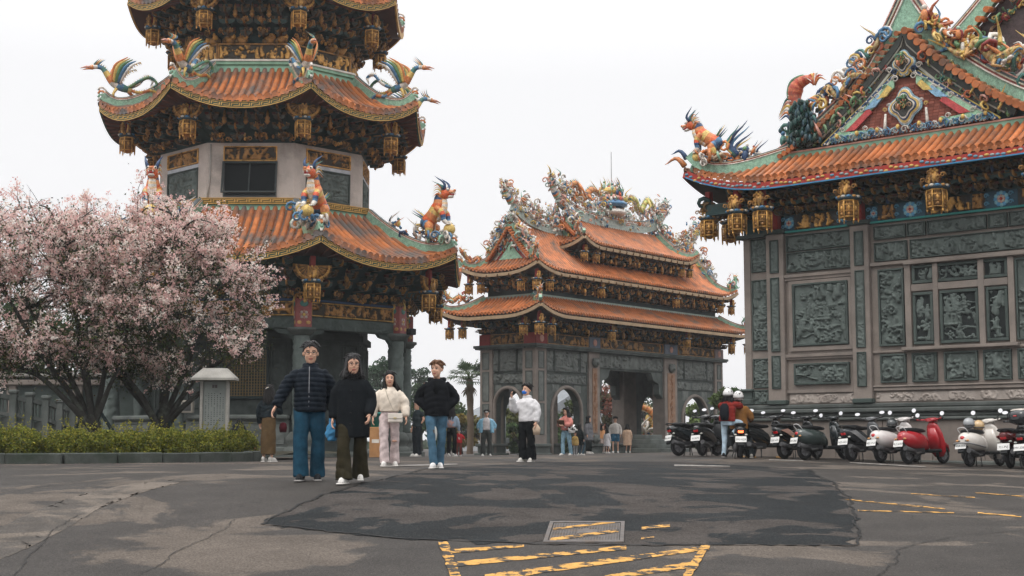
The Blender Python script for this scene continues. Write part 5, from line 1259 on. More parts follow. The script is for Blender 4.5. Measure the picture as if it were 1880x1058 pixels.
# bay of the square panel
for a, sty in (((1.36, 3.26, 5.5, 5.93), 'mix'), ((1.36, 3.26, 4.94, 5.47), 'mix'), ((1.52, 3.14, 2.97, 4.62), 'figure'), ((1.52, 3.14, 1.95, 2.51), 'mix')):
    carved_panel(hall, HO, HR, *a, -.02, .055 if a[2] < 4.9 else .03, .07, .12, .3 if a[2] < 3 else .24, .018, name='carved_panel', style=sty)
for z0, z1, d in ((4.72, 4.8, .07), (4.8, 4.88, .11), (2.62, 2.68, .07), (2.68, 2.76, .11), (1.74, 1.82, .06)):
    b = MB(); fbox(b, HO, HR, 1.302, 3.278, z0, z1 - .003, -d, .02); b.build('string_course', 'granite', hall)
b = MB(); frame_bars(b, HO, HR, 1.4, 3.26, 2.84, 4.7, .1, -.06, .02); b.build('stone_surround', 'granite', hall)
carved_panel(hall, HO, HR, 1.34, 3.26, 1.46, 1.72, -.01, .015, .015, .05, .22, .016, 'granite_pale', 'granite', style='scroll', name='scroll_frieze')
# long bay with blind windows
for a in ((3.92, 4.79, 5.58, 5.93), (4.83, 5.33, 5.58, 5.93), (5.37, 6.9, 5.58, 5.93), (6.94, 7.41, 5.58, 5.93), (7.45, 8.26, 5.58, 5.93), (3.92, 4.82, 5.02, 5.5), (4.9, 8.26, 5.02, 5.5)):
    carved_panel(hall, HO, HR, *a, -.02, .03, .06, .1, .24, .018, name='carved_panel', style='mix' if a[2] > 5.5 else 'figure')
b = MB(); fbox(b, HO, HR, 3.802, 8.298, 4.9, 4.985, -.1, .02, bev=.015); b.build('string_course', 'granite', hall)
b = MB(); fbox(b, HO, HR, 4.75, 8.298, 4.86, 4.94, -.18, -.101, bev=.015); b.build('window_hood', 'granite', hall)
for a in ((4.0, 4.7, 2.86, 4.81), (7.56, 8.24, 2.86, 4.81)): carved_panel(hall, HO, HR, *a, -.01, .05, .07, .13, .28, .018, name='carved_panel', style='mix')
for a in ((4.93, 7.38, 4.38, 4.84), (4.93, 5.47, 2.86, 4.16), (5.64, 6.63, 2.86, 4.16), (6.82, 7.36, 2.86, 4.16)):
    bk = MB(); fbox(bk, HO, HR, a[0] + .04, a[1] - .04, a[2] + .04, a[3] - .04, -.008, .01, (.012, .016, .015)); bk.build('dark_backing', 'interior', hall)  # flat dark sheet behind the pierced carving
    _seed[0] += 1; p = MB(); X, Y, H = relief_h(a[1] - a[0] - .14, a[3] - a[2] - .14, .017, _seed[0], .11, .3, 'mix'); ok = H > .022
    P = np.stack([np.broadcast_to(X[:, None], H.shape), -H, np.broadcast_to(Y[None], H.shape)], -1); P = hp(0, 0, 0) + (P + np.array([a[0] + .07, .012, a[2] + .07])) @ HR.T
    n1, n2 = H.shape; ii = np.arange(n1 * n2).reshape(n1, n2); f = np.stack([ii[:-1, :-1], ii[:-1, 1:], ii[1:, 1:], ii[1:, :-1]], -1); m4 = ok[:-1, :-1] | ok[:-1, 1:] | ok[1:, 1:] | ok[1:, :-1]
    p.add(P.reshape(-1, 3), f[m4], (1, 1, 1), True); pn = p.build('pierced_panel', 'greenstone_carved', hall)
    f = MB(); frame_bars(f, HO, HR, *a, .075, -.07, .01, (1, 1, 1), .012); f.build('frame', 'greenstone', pn)
g = MB()
for x0, x1 in ((4.74, 4.9), (5.49, 5.62), (6.65, 6.8), (7.39, 7.54)): fbox(g, HO, HR, x0, x1, 2.8, 4.86, -.1, .02, bev=.01)
fbox(g, HO, HR, 4.91, 7.38, 4.19, 4.36, -.085, .02, bev=.01); g.build('stone_mullions', 'granite', hall)
for x0, x1, z0, z1, d in ((4.66, 7.62, 2.72, 2.8, .2), (3.802, 8.298, 2.69, 2.75, .06), (3.802, 8.298, 1.74, 1.82, .07), (3.802, 8.298, 1.83, 1.87, .1)):
    b = MB(); fbox(b, HO, HR, x0, x1, z0, z1, -d, .02, bev=.012); b.build('string_course', 'granite', hall)
for a in ((4.0, 4.7), (4.86, 5.52), (5.7, 6.56), (6.7, 7.39), (7.54, 8.22)): carved_panel(hall, HO, HR, a[0], a[1], 1.94, 2.66, -.01, .05, .06, .13, .3, .018, name='carved_panel')
carved_panel(hall, HO, HR, 3.84, 8.26, 1.47, 1.71, -.01, .012, .015, .05, .22, .016, 'granite_pale', 'granite', style='scroll', name='scroll_frieze')
# painted frieze and bracket zone
b = MB(); fbox(b, HO, HR, -.0, HW, 6.02, 7.3, .0, .8, DTEAL); b.build('frieze_core', 'paint', hall)
b = MB(); fbox(b, HO, HR, .8, HW, 6.005, 6.055, -.1, .1, (.04, .22, .2)); b.build('teal_fillet', 'paint', hall)
def rosette(m, x, z, r, y=-.07):
    for k in range(12):
        a = k * math.pi / 6; m.ell(hp(x + r * .72 * math.cos(a), y, z + r * .72 * math.sin(a)), (r * .3, .02, r * .3), [(.1, .28, .45), (.22, .42, .5)][k % 2], 6, 4, HR)
    for k in range(8): a = k * math.pi / 4; m.ell(hp(x + r * .34 * math.cos(a), y - .015, z + r * .34 * math.sin(a)), (r * .2, .02, r * .2), [(.5, .3, .25), (.5, .42, .35)][k % 2], 5, 4, HR)
    m.ell(hp(x, y - .03, z), (r * .2, .02, r * .2), (.35, .06, .05), 6, 4, HR)
segs = [(1.32, 1.62, 'b'), (1.62, 2.98, 'g'), (2.98, 3.26, 'b'), (3.84, 4.05, 'b'), (4.05, 4.55, 'd'), (4.55, 5.35, 'b'), (5.35, 6.55, 'g'), (6.55, 6.9, 'd'), (6.9, 7.7, 'b'), (7.7, 8.3, 'd')]
for a, b_, k in segs:
    m = MB(); fbox(m, HO, HR, a, b_ - .006, 6.06, 6.46, -.06, .02, (.03, .07, .1) if k == 'b' else (.04, .05, .045))
    if k == 'b': rosette(m, (a + b_) / 2, 6.26, min(.2, (b_ - a) / 2)); [curl(m, hp(a + (b_ - a) * q, -.07, 6.26 + .1 * s), HR, .07, (.1, .25, .36), 1.2, .25, 9) for q in (.12, .88) for s in (-1, 1)]
    m.build('painted_panel', 'paint', hall)
    if k != 'b': g = MB(); relief(g, hp(a + .02, -.065, 6.07), HR, b_ - a - .04, .38, .016, int(a * 100), .13, .2, GOLD if k == 'g' else GOLD2, 'figure', (.03, .03, .03)); g.build('gilt_frieze', 'gilt', hall)
hb = [bracket(.78, .95, 4, 500 + i, .35, .34).build('bracket', 'gilt', hall) for i in range(3)]; used = [0, 0, 0]
for i in range(27):
    Mx = mat4(hp(.25 + i * .33, -.02, 6.48), HR); j = i % 3
    if not used[j]: hb[j].matrix_local = Mx; used[j] = 1
    else: mcopy(hb[j], hall, Mx)
rg = np.random.default_rng(9); b = MB()
for i in range(150):
    q = rg.random(); p = hp(rg.uniform(0, 8.9), -.1 - .75 * q, 6.5 + .62 * q + .12 * rg.random()); b.ell(p, (.055, .055, .085), [GOLDD, GOLD2, GOLDD, NAVY][rg.integers(4)], 5, 4); b.ell(p + (0, 0, .11), .035, GOLDD, 5, 4)
b.build('gilt_carvings', 'gilt', hall, kind='stuff')
hpn = None
for x, y in ((.42, -.95), (1.2, -.95), (3.72, -.95), (6.08, -.95), (8.5, -.95), (-.75, -.55), (-.75, .5), (-.75, 2.6)):
    Mx = mat4(hp(x, y, 6.06), HR)
    if hpn is None:
        c_, l_, g_ = pendant(.98, .7); hpn = c_.build('pendant', 'paint', hall); l_.build('lantern', 'gilt', hpn); g_.build('carved_figures', 'gilt', hpn); hpn.matrix_local = Mx
    else: mcopy(hpn, hall, Mx)
for x in (1.05, 3.54): b = MB(); fbox(b, HO, HR, x - .13, x + .13, 6.12, 7.0, -.2, .05, RED, .01); b.build('red_post', 'paint', hall)
b = MB(); b.box(hp(-.3, -.4, 6.75), (.8, .8, .3), DTEAL)
for q in range(4): curl(b, hp(-.3 - .1 * q, -.4 - .1 * q, 6.55 + .12 * q), HR @ rotz(.8), .2, [GOLDD, DTEAL][q % 2], 1.2, .3, 11)
b.build('corner_bracket', 'gilt', hall)
# ---- roof
HX, HCY = 6.0, 5.36 - HW / 2
def hprof(k): return 7.4 + 3.4 * np.clip(k / 6.12, 0, 1) ** 2.05
sk_ = Slope(HX + .05, HX + 1.15, 8.02, 7.33, 3.4, 6.05, 1.12, .62, 2.9, 0, np.array([HX, HCY, 0]), HR)
mb = MB(); sk_.deck(mb, (1, 1, 1), 5, 40, 0, .02); skr = mb.build('skirt_roof', 'tile_pan', hall)
n = int(2 * sk_.he / .207)
for x in (np.arange(n) - (n - 1) / 2) * .207:
    t = MB()
    if sk_.row(t, x, .072, 9, 8, True, .207): t.build('tile_row', 'tile_orange', skr)
x = np.linspace(-sk_.he, sk_.he, 60)
for z, h, d, c, nm in ((-.27, .17, .02, (.33, .045, .035), 'eave_board'), (-.295, .034, .04, (.05, .2, .36), 'blue_trim')):
    b = MB(); sweep(b, sk_.P(x, sk_.reave(x) + d, z), rect(.07, 0, h), c); b.build(nm, 'paint', skr)
b = MB(); rgp = np.random.default_rng(2)
for q in np.linspace(-6, 6, 90):
    p = sk_.P(np.array([q]), np.array([float(sk_.reave(q)) + .062]), -.19 + .03 * rgp.normal())[0]; b.ell(p, (.02, .07, .035), [(.12, .24, .32), (.5, .32, .1), (.25, .3, .3)][rgp.integers(3)], 5, 4, rotz(0))
b.build('painted_scrolls', 'paint', skr, kind='stuff')
b = MB(); I = sk_.P(x * .83, np.full(60, HX + .02), 0); I[:, 2] = 7.15; b.grid([sk_.P(x, sk_.reave(x), -.28), I], (.03, .045, .045)); b.build('soffit', 'paint', skr)
b = MB(); fbox(b, HO, HR, 1.45, HW - 1.45, 7.98, 8.13, -.12, .1, MINT); fbox(b, HO, HR, 1.4, HW - 1.4, 8.13, 8.17, -.15, .1, PINK); b.build('mint_collar', 'paint', hall)
om, rm = hip_roof(hall, (HX, HCY, 0), HX, HW / 2, 1.15, 10.8, 7.4, .55, 2.6, .285, .09, 'tile_orange', gable=HX - .25, p=2.05, sides='fb', fascia=(.17, (.33, .045, .035)), hip=False, nrow=12)
# hip ridge of the left eave corner
for sg in (-1, 1):
    P = []
    for t in np.linspace(0, 1, 16):
        kk = 1.15 * (1 - t); xx = sg * (3.4 + (6.05 - 3.4) * t); P.append(sk_.P(np.array([xx]), np.array([HX + .05 + 1.1 * t]))[0])
    P = np.array(P); P[-4:, 2] += [.02, .06, .14, .26]
    h = MB(); ridge(h, P, .2, .36); h.build('hip_ridge', 'ceramic', hall)
    if sg < 0: hipP = P
# gable wall
G = lambda dx, y, z: hp(4.97 + dx, y, z)
r = np.linspace(0, 3.3, 16); z = np.array([hprof(6.12 - q) for q in r])
def tri(sc, zb, top=1.0, m=1.0):
    return [(-a * sc, zb + (b - 8.05) * sc * top) for a, b in zip(r[::-1], z[::-1])] + [(a * sc, zb + (b - 8.05) * sc * top) for a, b in zip(r[1:], z[1:])]
gb_ = MB(); gb_.prism(tri(1.0, 8.05), G(0, .1, 0), HR[:, 0], (0, 0, 1), .2, (.035, .06, .06)); gw = gb_.build('gable', 'paint', hall)
def band(w0, w1, off, col, t=.05):
    """concave strip parallel to the rakes, between inset w0 and w1"""
    m = MB()
    for sg in (-1, 1):
        A = [];
        for a, b in zip(r[:-1], z[:-1]):
            tn = unit(np.array([1.0, (float(hprof(6.12 - a - .05)) - b) / .05])); nn = np.array([tn[1], -tn[0]]); nn = nn * (-1 if nn[1] > 0 else 1)
            p0 = np.array([a, b]) + nn * w0; p1 = np.array([a, b]) + nn * w1
            if p0[0] < 0: p0 = np.array([0, p0[1] ])
            if p1[0] < 0: p1 = np.array([0, p1[1]])
            A.append([G(sg * p0[0], off - t, p0[1]), G(sg * p0[0], off, p0[1]), G(sg * p1[0], off, p1[1]), G(sg * p1[0], off - t, p1[1])])
        A = np.array(A); keep = A[:, 2, 2] > 8.17; A = A[keep]
        m.rings(A, col, True, False)
    return m
for w0, w1, off, c, t in ((.0, .16, -.12, (.05, .055, .05), .12), (.16, .2, -.1, (.4, .38, .33), .1), (.2, .36, -.06, (.055, .05, .045), .1), (.36, .42, -.06, (.36, .36, .3), .13)):
    band(w0, w1, off, c, t).build('rake_moulding', 'paint', gw)
m = MB(); m.prism([(-2.1, 8.2), (2.1, 8.2), (.28, 9.62), (-.28, 9.62)], G(0, -.05, 0), HR[:, 0], (0, 0, 1), .1, (.2, .075, .055)); m.build('brick_field', 'brick_red', gw)
for zz in np.arange(8.3, 9.5, .075):
    pass
br = MB(); rgb = np.random.default_rng(1); row = 0
for zz in np.arange(8.22, 9.4, .078):
    hw_ = 2.05 * (1 - (zz - 8.2) / 1.65) - .1; xx = -hw_ + (.08 if row % 2 else 0); row += 1
    while xx < hw_ - .1: br.box(G(xx + .075, -.104, zz + .033), (.016, .14, .062), np.array((.27, .095, .07)) * rgb.uniform(.7, 1.2)); xx += .158
br.build('bricks', 'matte', gw, kind='stuff')
m = MB()
for sg in (-1, 1):
    for w, c, off in ((.0, (.5, .38, .1), -.16), (.035, NAVY, -.16), (.1, WHITE, -.16)):
        a0, a1 = np.array([sg * (2.42 - w * 1.6), 8.2]), np.array([sg * .34, 9.72 - w * .6]); d_ = a1 - a0; L_ = np.linalg.norm(d_)
        m.box(G((a0[0] + a1[0]) / 2, off, (a0[1] + a1[1]) / 2), (.05, .045 if c != NAVY else .07, L_), c, HR @ np.eye(3)[:, [1, 0, 2]] @ np.diag([1, -1, 1]) @ rotx(0) if False else HR @ roty(math.atan2(d_[0], d_[1])) @ np.eye(3)[:, :] if True else None)
m.build('gable_lines', 'paint', gw)
m = MB()
def gprism(poly, off, c, t=.06): m.prism(poly, G(0, off, 0), HR[:, 0], (0, 0, 1), t, c)
for sg in (-1, 1):
    gprism([(sg * 2.2, 8.24), (sg * 1.02, 8.24), (sg * 1.02, 8.42), (sg * 1.6, 8.44), (sg * .5, 9.26), (sg * .3, 9.4), (sg * .3, 9.64)], -.17, (.28, .46, .31)); gprism([(sg * 1.7, 8.46), (sg * 1.42, 8.46), (sg * .92, 8.86), (sg * 1.02, 8.98)], -.19, (.42, .06, .06))
    gprism([(sg * 1.16, 8.92), (sg * .82, 8.98), (sg * .6, 9.2), (sg * .72, 9.3)], -.2, (.2, .36, .5)); gprism([(sg * .76, 9.16), (sg * .5, 9.2), (sg * .34, 9.38), (sg * .45, 9.48)], -.21, (.55, .4, .12))
m.build('scroll_fretwork', 'ceramic', gw)
m = MB()
for sg in (-1, 1):
    for (cx_, cz, s, c) in ((1.05, 8.36, .12, MINT), (1.2, 8.45, .1, WHITE), (1.3, 8.95, .11, WHITE), (1.12, 9.06, .1, NAVY), (.85, 9.22, .12, WHITE), (.62, 9.42, .12, MINT), (.36, 9.6, .13, WHITE), (.2, 9.7, .14, YEL), (1.85, 8.5, .1, WHITE), (.5, 9.85, .12, WHITE), (.36, 9.78, .12, NAVY), (.62, 9.95, .1, (.4, .06, .06)), (.5, 8.95, .08, WHITE), (.62, 8.85, .08, YEL)):
        curl(m, G(sg * cx_, -.22, cz), HR, s * .8, tuple(np.array(c) * .85), 1.5, .17, 14, sg)
    for q in range(14):
        t = q / 13; a0 = np.array([sg * 2.3, 8.22]) * (1 - t) + np.array([sg * .3, 9.72]) * t; m.ell(G(a0[0], -.2, a0[1]), (.03, .02, .03), WHITE, 5, 4)
def quatre(cz, s, cx_=0.0):
    for k, (f, c) in enumerate(((1.0, (.22, .36, .44)), (.9, WHITE), (.84, YEL), (.72, NAVY), (.64, WHITE), (.56, (.03, .035, .03)))):
        an = np.linspace(0, 2 * math.pi, 40, endpoint=False); rr = s * f * (1 + .16 * np.cos(4 * an)); m.prism(np.c_[rr * np.cos(an) + cx_, rr * np.sin(an) * 1.08 + cz], G(0, -.2 - .025 * k, 0), HR[:, 0], (0, 0, 1), .05, c)
    clutter(m, [G(cx_ - s * .2, -.36, cz - s * .3), G(cx_ + s * .2, -.36, cz + s * .2)], (.08, .12 * s / .4, .1), .11, 26, np.random.default_rng(4), .3, [(.4, .25, .1), GREEN, (.3, .2, .12), TEAL, (.5, .2, .1)])
m.build('scroll_ornaments', 'ceramic', gw, kind='stuff')
for cz_, s_ in ((8.86, .44), (9.98, .3)): m = MB(); quatre(cz_, s_ * .92); m.build('medallion', 'ceramic', gw)
for sg in (-1, 1): m = MB(); m.tube([G(sg * .55, -.2, 8.75), G(sg * .58, -.2, 8.3)], [.03, .05], 6, WHITE); m.build('tassel', 'ceramic', gw)
m = MB(); rgw = np.random.default_rng(6)
for k in range(46):
    xx = -2.1 + 4.3 * k / 45; c = [BLUE, (.1, .26, .42), (.3, .45, .5), WHITE][k % 4]; curl(m, G(xx, -.22 - .05 * rgw.random(), 8.24 + .05 * rgw.random()), HR, .06 + .06 * rgw.random(), tuple(np.array(c) * .8), 1.3, .16, 11, 1 if k % 2 else -1); flame(m, G(xx, -.2, 8.2), unit(HR @ np.array([rgw.normal() * .6, 0, 1])), HR[:, 0], .12 + .16 * rgw.random(), c, .13)
    if k % 6 == 2: m.ell(G(xx, -.27, 8.36), (.07, .05, .07), [ORNG, (.5, .06, .05), YEL][k % 3], 6, 5)
m.build('wave_carving', 'ceramic', gw)
for sg in (-1, 1):
    m = MB(); rgx = np.random.default_rng(8 + sg)
    clutter(m, [G(sg * 2.75, -.14, 8.3), G(sg * 1.9, -.14, 8.75), G(sg * 1.2, -.14, 9.3), G(sg * .65, -.14, 9.95)], (.05, .05, .12), .2, 95, rgx, .4, [GREEN, (.14, .22, .12), (.5, .14, .06), YEL, TEAL, (.3, .2, .12), PINK, GREEN])
    for k in range(16):
        t = rgx.random(); b0 = G(sg * (2.7 - 2.0 * t), -.16, 8.3 + 1.4 * t); m.tube([b0, b0 + np.array([rgx.normal() * .05, rgx.normal() * .15, .25])], [.02, .004], 4, [YEL, GREEN][k % 2])
    m.build('floral_carving', 'ceramic', gw)
# rake ridges with verge tiles, mint wall and lines
for sg in (-1, 1):
    P = np.array([G(sg * a, -.14, b - .02) for a, b in zip(np.linspace(0, 3.75, 22), [float(hprof(6.12 - q)) for q in np.linspace(0, 3.75, 22)])])
    vt = thing  # (verge tiles are parts below)
    h = MB(); aa = np.linspace(0, 3.75, 26); lo = np.array([float(hprof(6.12 - q)) + .06 for q in aa]); k0, k1, kl = (.5, .5, 1.3) if sg > 0 else (.22, .72, 1.7)
    U = lo + k0 + k1 * np.clip(1 - aa / kl, 0, 1) ** 1.7                # the ridge sweeps up to a tall point over the gable apex
    h.prism([(sg * a_, b_) for a_, b_ in zip(aa, lo)] + [(sg * a_, b_) for a_, b_ in zip(aa[::-1], U[::-1])], G(0, .1, 0), HR[:, 0], (0, 0, 1), .16, MINT)
    P = np.array([G(sg * a_, .1, b_) for a_, b_ in zip(aa, U)])
    for z0, z1, w_, c in ((0, .035, .26, WHITE), (.035, .085, .2, (.3, .07, .05)), (.085, .12, .28, (.42, .4, .3)), (.12, .18, .22, (.1, .12, .12)), (.18, .21, .28, PINK)): sweep(h, P, rect(w_, z0, z1), c)
    h.build('rake_ridge', 'ceramic', hall)
    nv_ = 27 if sg < 0 else 22
    for q in range(nv_):
        a = .08 + 3.6 * (q + .5) / nv_; zz = float(hprof(6.12 - a)); sl_ = (float(hprof(6.12 - a - .05)) - zz) / .05
        t = MB(); d_ = np.array([0, -1., 0]); rr_, pj = (.058, .3) if sg < 0 else (.08, .46); p0, p1 = G(sg * a, .1, zz + .2), G(sg * a, -pj, zz + .12)
        t.tube([p0, p1], rr_, 9, (1, 1, 1)); t.tube([p1, p1 + (p1 - p0) * .03], rr_ * 1.22, 9, (1, 1, 1)); t.build('verge_tile', 'tile_orange', hall)
    b = MB(); Q = P[3:] + np.array([0, 0, .28])
    clutter(b, Q[2:], (.12, .12, .12), .3, 34, np.random.default_rng(20 + sg), pal=[WHITE, ORNG, YEL, BLUE, (.4, .12, .06), TEAL]); b.build('ridge_ornament', 'ceramic', hall)
# crowning figures on the left rake: rock, fish tail and scrolls
rgx = np.random.default_rng(30)
rk = MB()
for k in range(420):
    q = rgx.random(); p = G(-2.95 + rgx.normal() * .2 * (1.25 - q * .7), -.2 + rgx.normal() * .14, 8.3 + 1.1 * q); rk.ell(p, (.05, .05, .06 + .06 * rgx.random()), [(.015, .05, .045), (.02, .08, .06), (.03, .07, .09), (.012, .035, .03)][rgx.integers(4)], 6, 5)
rk.build('porcelain_rock', 'ceramic', hall, kind='stuff', label='dark green porcelain rock on the left gable ridge')
b = MB(); P = smooth_path([G(-3.05, -.15, 9.3), G(-3.2, -.15, 9.6), G(-3.1, -.15, 9.95), G(-2.75, -.15, 10.05), G(-2.6, -.15, 9.9)], 18); b.tube(P, np.interp(range(18), [0, 7, 17], [.12, .21, .04]), 9, np.array([(.4, .07, .04) if i % 2 else (.5, .14, .07) for i in range(17)])); spikes(b, P[1:16], np.array([.0, .8, .5]), .2, .05, (.12, .2, .12), 1, WHITE); spikes(b, P[1:16] + np.array([-.1, 0, 0]), np.array([-.4, .8, .5]), .16, .05, WHITE, 1, (.4, .1, .05)); b.tube(P + np.array([0, .2, .12]), .045, 5, (.1, .2, .12))
for k in range(6): flame(b, G(-3.3, -.15, 9.0 + .12 * k), unit(HR @ np.array([-1, 0, .4 - .2 * k])), (0, 0, 1), .42, [NAVY, ORNG, WHITE, YEL, PINK, TEAL][k], .13)
for k in range(6): flame(b, P[-1] - np.array([0, 0, .03]), unit(HR @ np.array([.9 - .3 * k, -.1, .35 + .22 * k])), (0, 0, 1), .42, [ORNG, (.5, .1, .05), WHITE, ORNG, YEL, (.5, .1, .05)][k], .12)
b.build('fish_statue', 'ceramic', hall, label='curled red fish tail statue on the gable ridge')
b = MB()
dragon(b, [G(-2.55, -.15, 9.4), G(-2.2, -.15, 9.75), G(-1.9, -.15, 9.45), G(-1.5, -.15, 9.9), G(-1.1, -.15, 9.85)], .09, rgx, (.5, .3, .12), WHITE, BLUE)
for k in range(22): t = rgx.random(); curl(b, G(-2.6 + 1.9 * t, -.16, float(hprof(6.12 - 2.6 + 1.9 * t)) + .78), HR, .14 + .08 * rgx.random(), [WHITE, NAVY, ORNG, BLUE, YEL][k % 5], 1.25, .22, 12, rgx.choice([-1, 1]))
flame(b, G(-.85, -.15, 10.5), unit(HR @ np.array([-.3, 0, 1])), HR[:, 0], .75, (.4, .3, .15), .1); flame(b, G(-1.0, -.15, 10.3), unit(HR @ np.array([-1, 0, .5])), (0, 0, 1), .6, TEAL, .1)
b.build('scroll_dragon', 'ceramic', hall)
# horned beast and flames on the eave corner
dv = hipP[-1] - hipP[-7]; ang = math.atan2(dv[1], dv[0]); st = link('guardian_beast', None, hall, loc=hipP[-5] + np.array([0, 0, .4]), rot=(0, .3, ang), label='horned red beast statue perched on the upturned eave corner'); st.scale = (.78, .78, .78)
for nm, m_ in beast(21): m_.build(nm, 'ceramic', st)
b = MB(R=rotz(ang), o=hipP[-5] + np.array([0, 0, .4]))
clutter(b, [(-1.2, 0, -.05), (.5, 0, 0)], (.2, .18, .12), .26, 30, rgx, pal=[WHITE, NAVY, ORNG, (.4, .3, .2)])
for k in range(7): flame(b, (-.62 - .05 * (k % 2), 0, .1), unit((-.55 + .16 * k, (k - 3) * .08, 1)), (1, 0, 0), .95 - .12 * abs(k - 3), [YEL, NAVY, BLUE, NAVY, TEAL, NAVY, YEL][k], .1)
for k in range(3): flame(b, (-1.25, 0, .0), unit((-.3 + .3 * k, 0, 1)), (1, 0, 0), .5, [NAVY, WHITE, BLUE][k], .09)
flame(b, (.75, 0, .1), unit((1, 0, .6)), (0, 0, 1), .5, NAVY, .15); flame(b, (.8, 0, -.1), unit((1, 0, .35)), (0, 0, 1), .6, ORNG, .15)
b.build('eave_flames', 'ceramic', hall, kind='stuff')
# taller roof behind, only its near gable shows
b = MB(); o2_ = hp(6.6, 3.4, 0); z2 = [float(hprof(6.12 - q)) + 2.05 for q in r]
pts = [(-a, q) for a, q in zip(r[::-1], z2[::-1])] + [(a, q) for a, q in zip(r[1:], z2[1:])]; b.prism(pts, o2_ + HR @ np.array([0, .1, 0]), HR[:, 0], (0, 0, 1), .2, (.06, .04, .04))
clutter(b, [o2_ + HR @ np.array([q, -.1, 10.4 + zz]) for q, zz in ((-2.2, .2), (-.6, 1.2), (0, 1.6), (.6, 1.2), (2, .2))], (.1, .1, .15), .2, 70, rgx, .4, [GREEN, RED, YEL, TEAL, (.3, .2, .12)]); b.build('rear_gable', 'ceramic', hall)
for sg in (-1, 1):
    P = np.array([o2_ + HR @ np.array([sg * a, -.12, q]) for a, q in zip(r, z2)]); h = MB(); ridge(h, P, .24, .5); h.build('rake_ridge', 'ceramic', hall)
    t = MB()
    for q in range(14): a = .1 + 3.2 * q / 14; zz = float(hprof(6.12 - a)) + 2.05; t.tube([o2_ + HR @ np.array([sg * a, .0, zz]), o2_ + HR @ np.array([sg * a, -.5, zz - .1])], .09, 7, (.5, .16, .05))
    t.build('verge_tiles', 'ceramic', hall, kind='stuff')
    h = MB(); sl = MB(); A = np.array([[o2_ + HR @ np.array([sg * a, y, q]) for y in (0, 8)] for a, q in zip(r, z2)]); sl.grid(A, (.45, .14, .05)); sl.build('rear_roof', 'tile_orange', hall)
w = MB(); w.box(o2_ + HR @ np.array([0, 4.2, 8.3]), (8, 6.2, 4.2), (.05, .05, .05)); w.build('rear_wall', 'paint', hall)
b = MB(); dragon(b, [G(1.1, -.1, 10.2), G(1.5, -.1, 9.95), G(1.9, -.1, 10.15), G(2.3, -.1, 9.7), G(2.8, -.1, 9.8), G(3.1, -.1, 9.75)], .13, rgx, (.5, .3, .12), WHITE, BLUE)
clutter(b, [G(.5, -.1, 10.9), G(1.3, -.1, 10.2), G(2.3, -.1, 9.6), G(3.4, -.1, 9.2)], (.15, .15, .2), .3, 60, rgx, 1.0, [WHITE, ORNG, YEL, BLUE, RED, GREEN]); b.build('scroll_dragon', 'ceramic', hall)
# ------------------------------------------------------------------ trees, hedge, far background
M('bark', (.03, .029, .026), .9, .35, 4, .6, 30, stain=(.07, .08, .065), st=(.5, .7), ss=5)
M('petal', None, .7, .12, 20); M('leaf', None, .55, .25, 12, spec=.12)
for nm in ('petal', 'leaf'):
    t = MT[nm].node_tree; b = t.nodes['Principled BSDF']; tl_ = t.nodes.new('ShaderNodeBsdfTranslucent'); mx_ = t.nodes.new('ShaderNodeMixShader'); mx_.inputs[0].default_value = .5 if nm == 'petal' else .3
    t.links.new(b.inputs['Base Color'].links[0].from_socket, tl_.inputs[0]); t.links.new(b.outputs[0], mx_.inputs[1]); t.links.new(tl_.outputs[0], mx_.inputs[2]); t.links.new(mx_.outputs[0], t.nodes['Material Output'].inputs[0])
def quads(C, D, U, L, W, col, mb):
    """many small leaf quads at once: centres C, length dir D, side dir U"""
    n = len(C); D = D / (np.linalg.norm(D, axis=1)[:, None] + 1e-9); S = np.cross(D, U); S /= np.linalg.norm(S, axis=1)[:, None] + 1e-9
    L = np.broadcast_to(L, (n,))[:, None]; W = np.broadcast_to(W, (n,))[:, None]
    v = np.stack([C - D * L * .5, C + S * W * .5, C + D * L * .5, C - S * W * .5], 1).reshape(-1, 3)
    mb.add(v, np.arange(4 * n).reshape(n, 4), col, False)
def pick(rg, pal, n, jit=.15):
    c = np.array(pal)[rg.integers(len(pal), size=n)]; return np.clip(c * (1 + rg.normal(0, jit, (n, 1))), .005, 1)
def rdir(rg, n): v = rg.normal(size=(n, 3)); return v / np.linalg.norm(v, axis=1)[:, None]

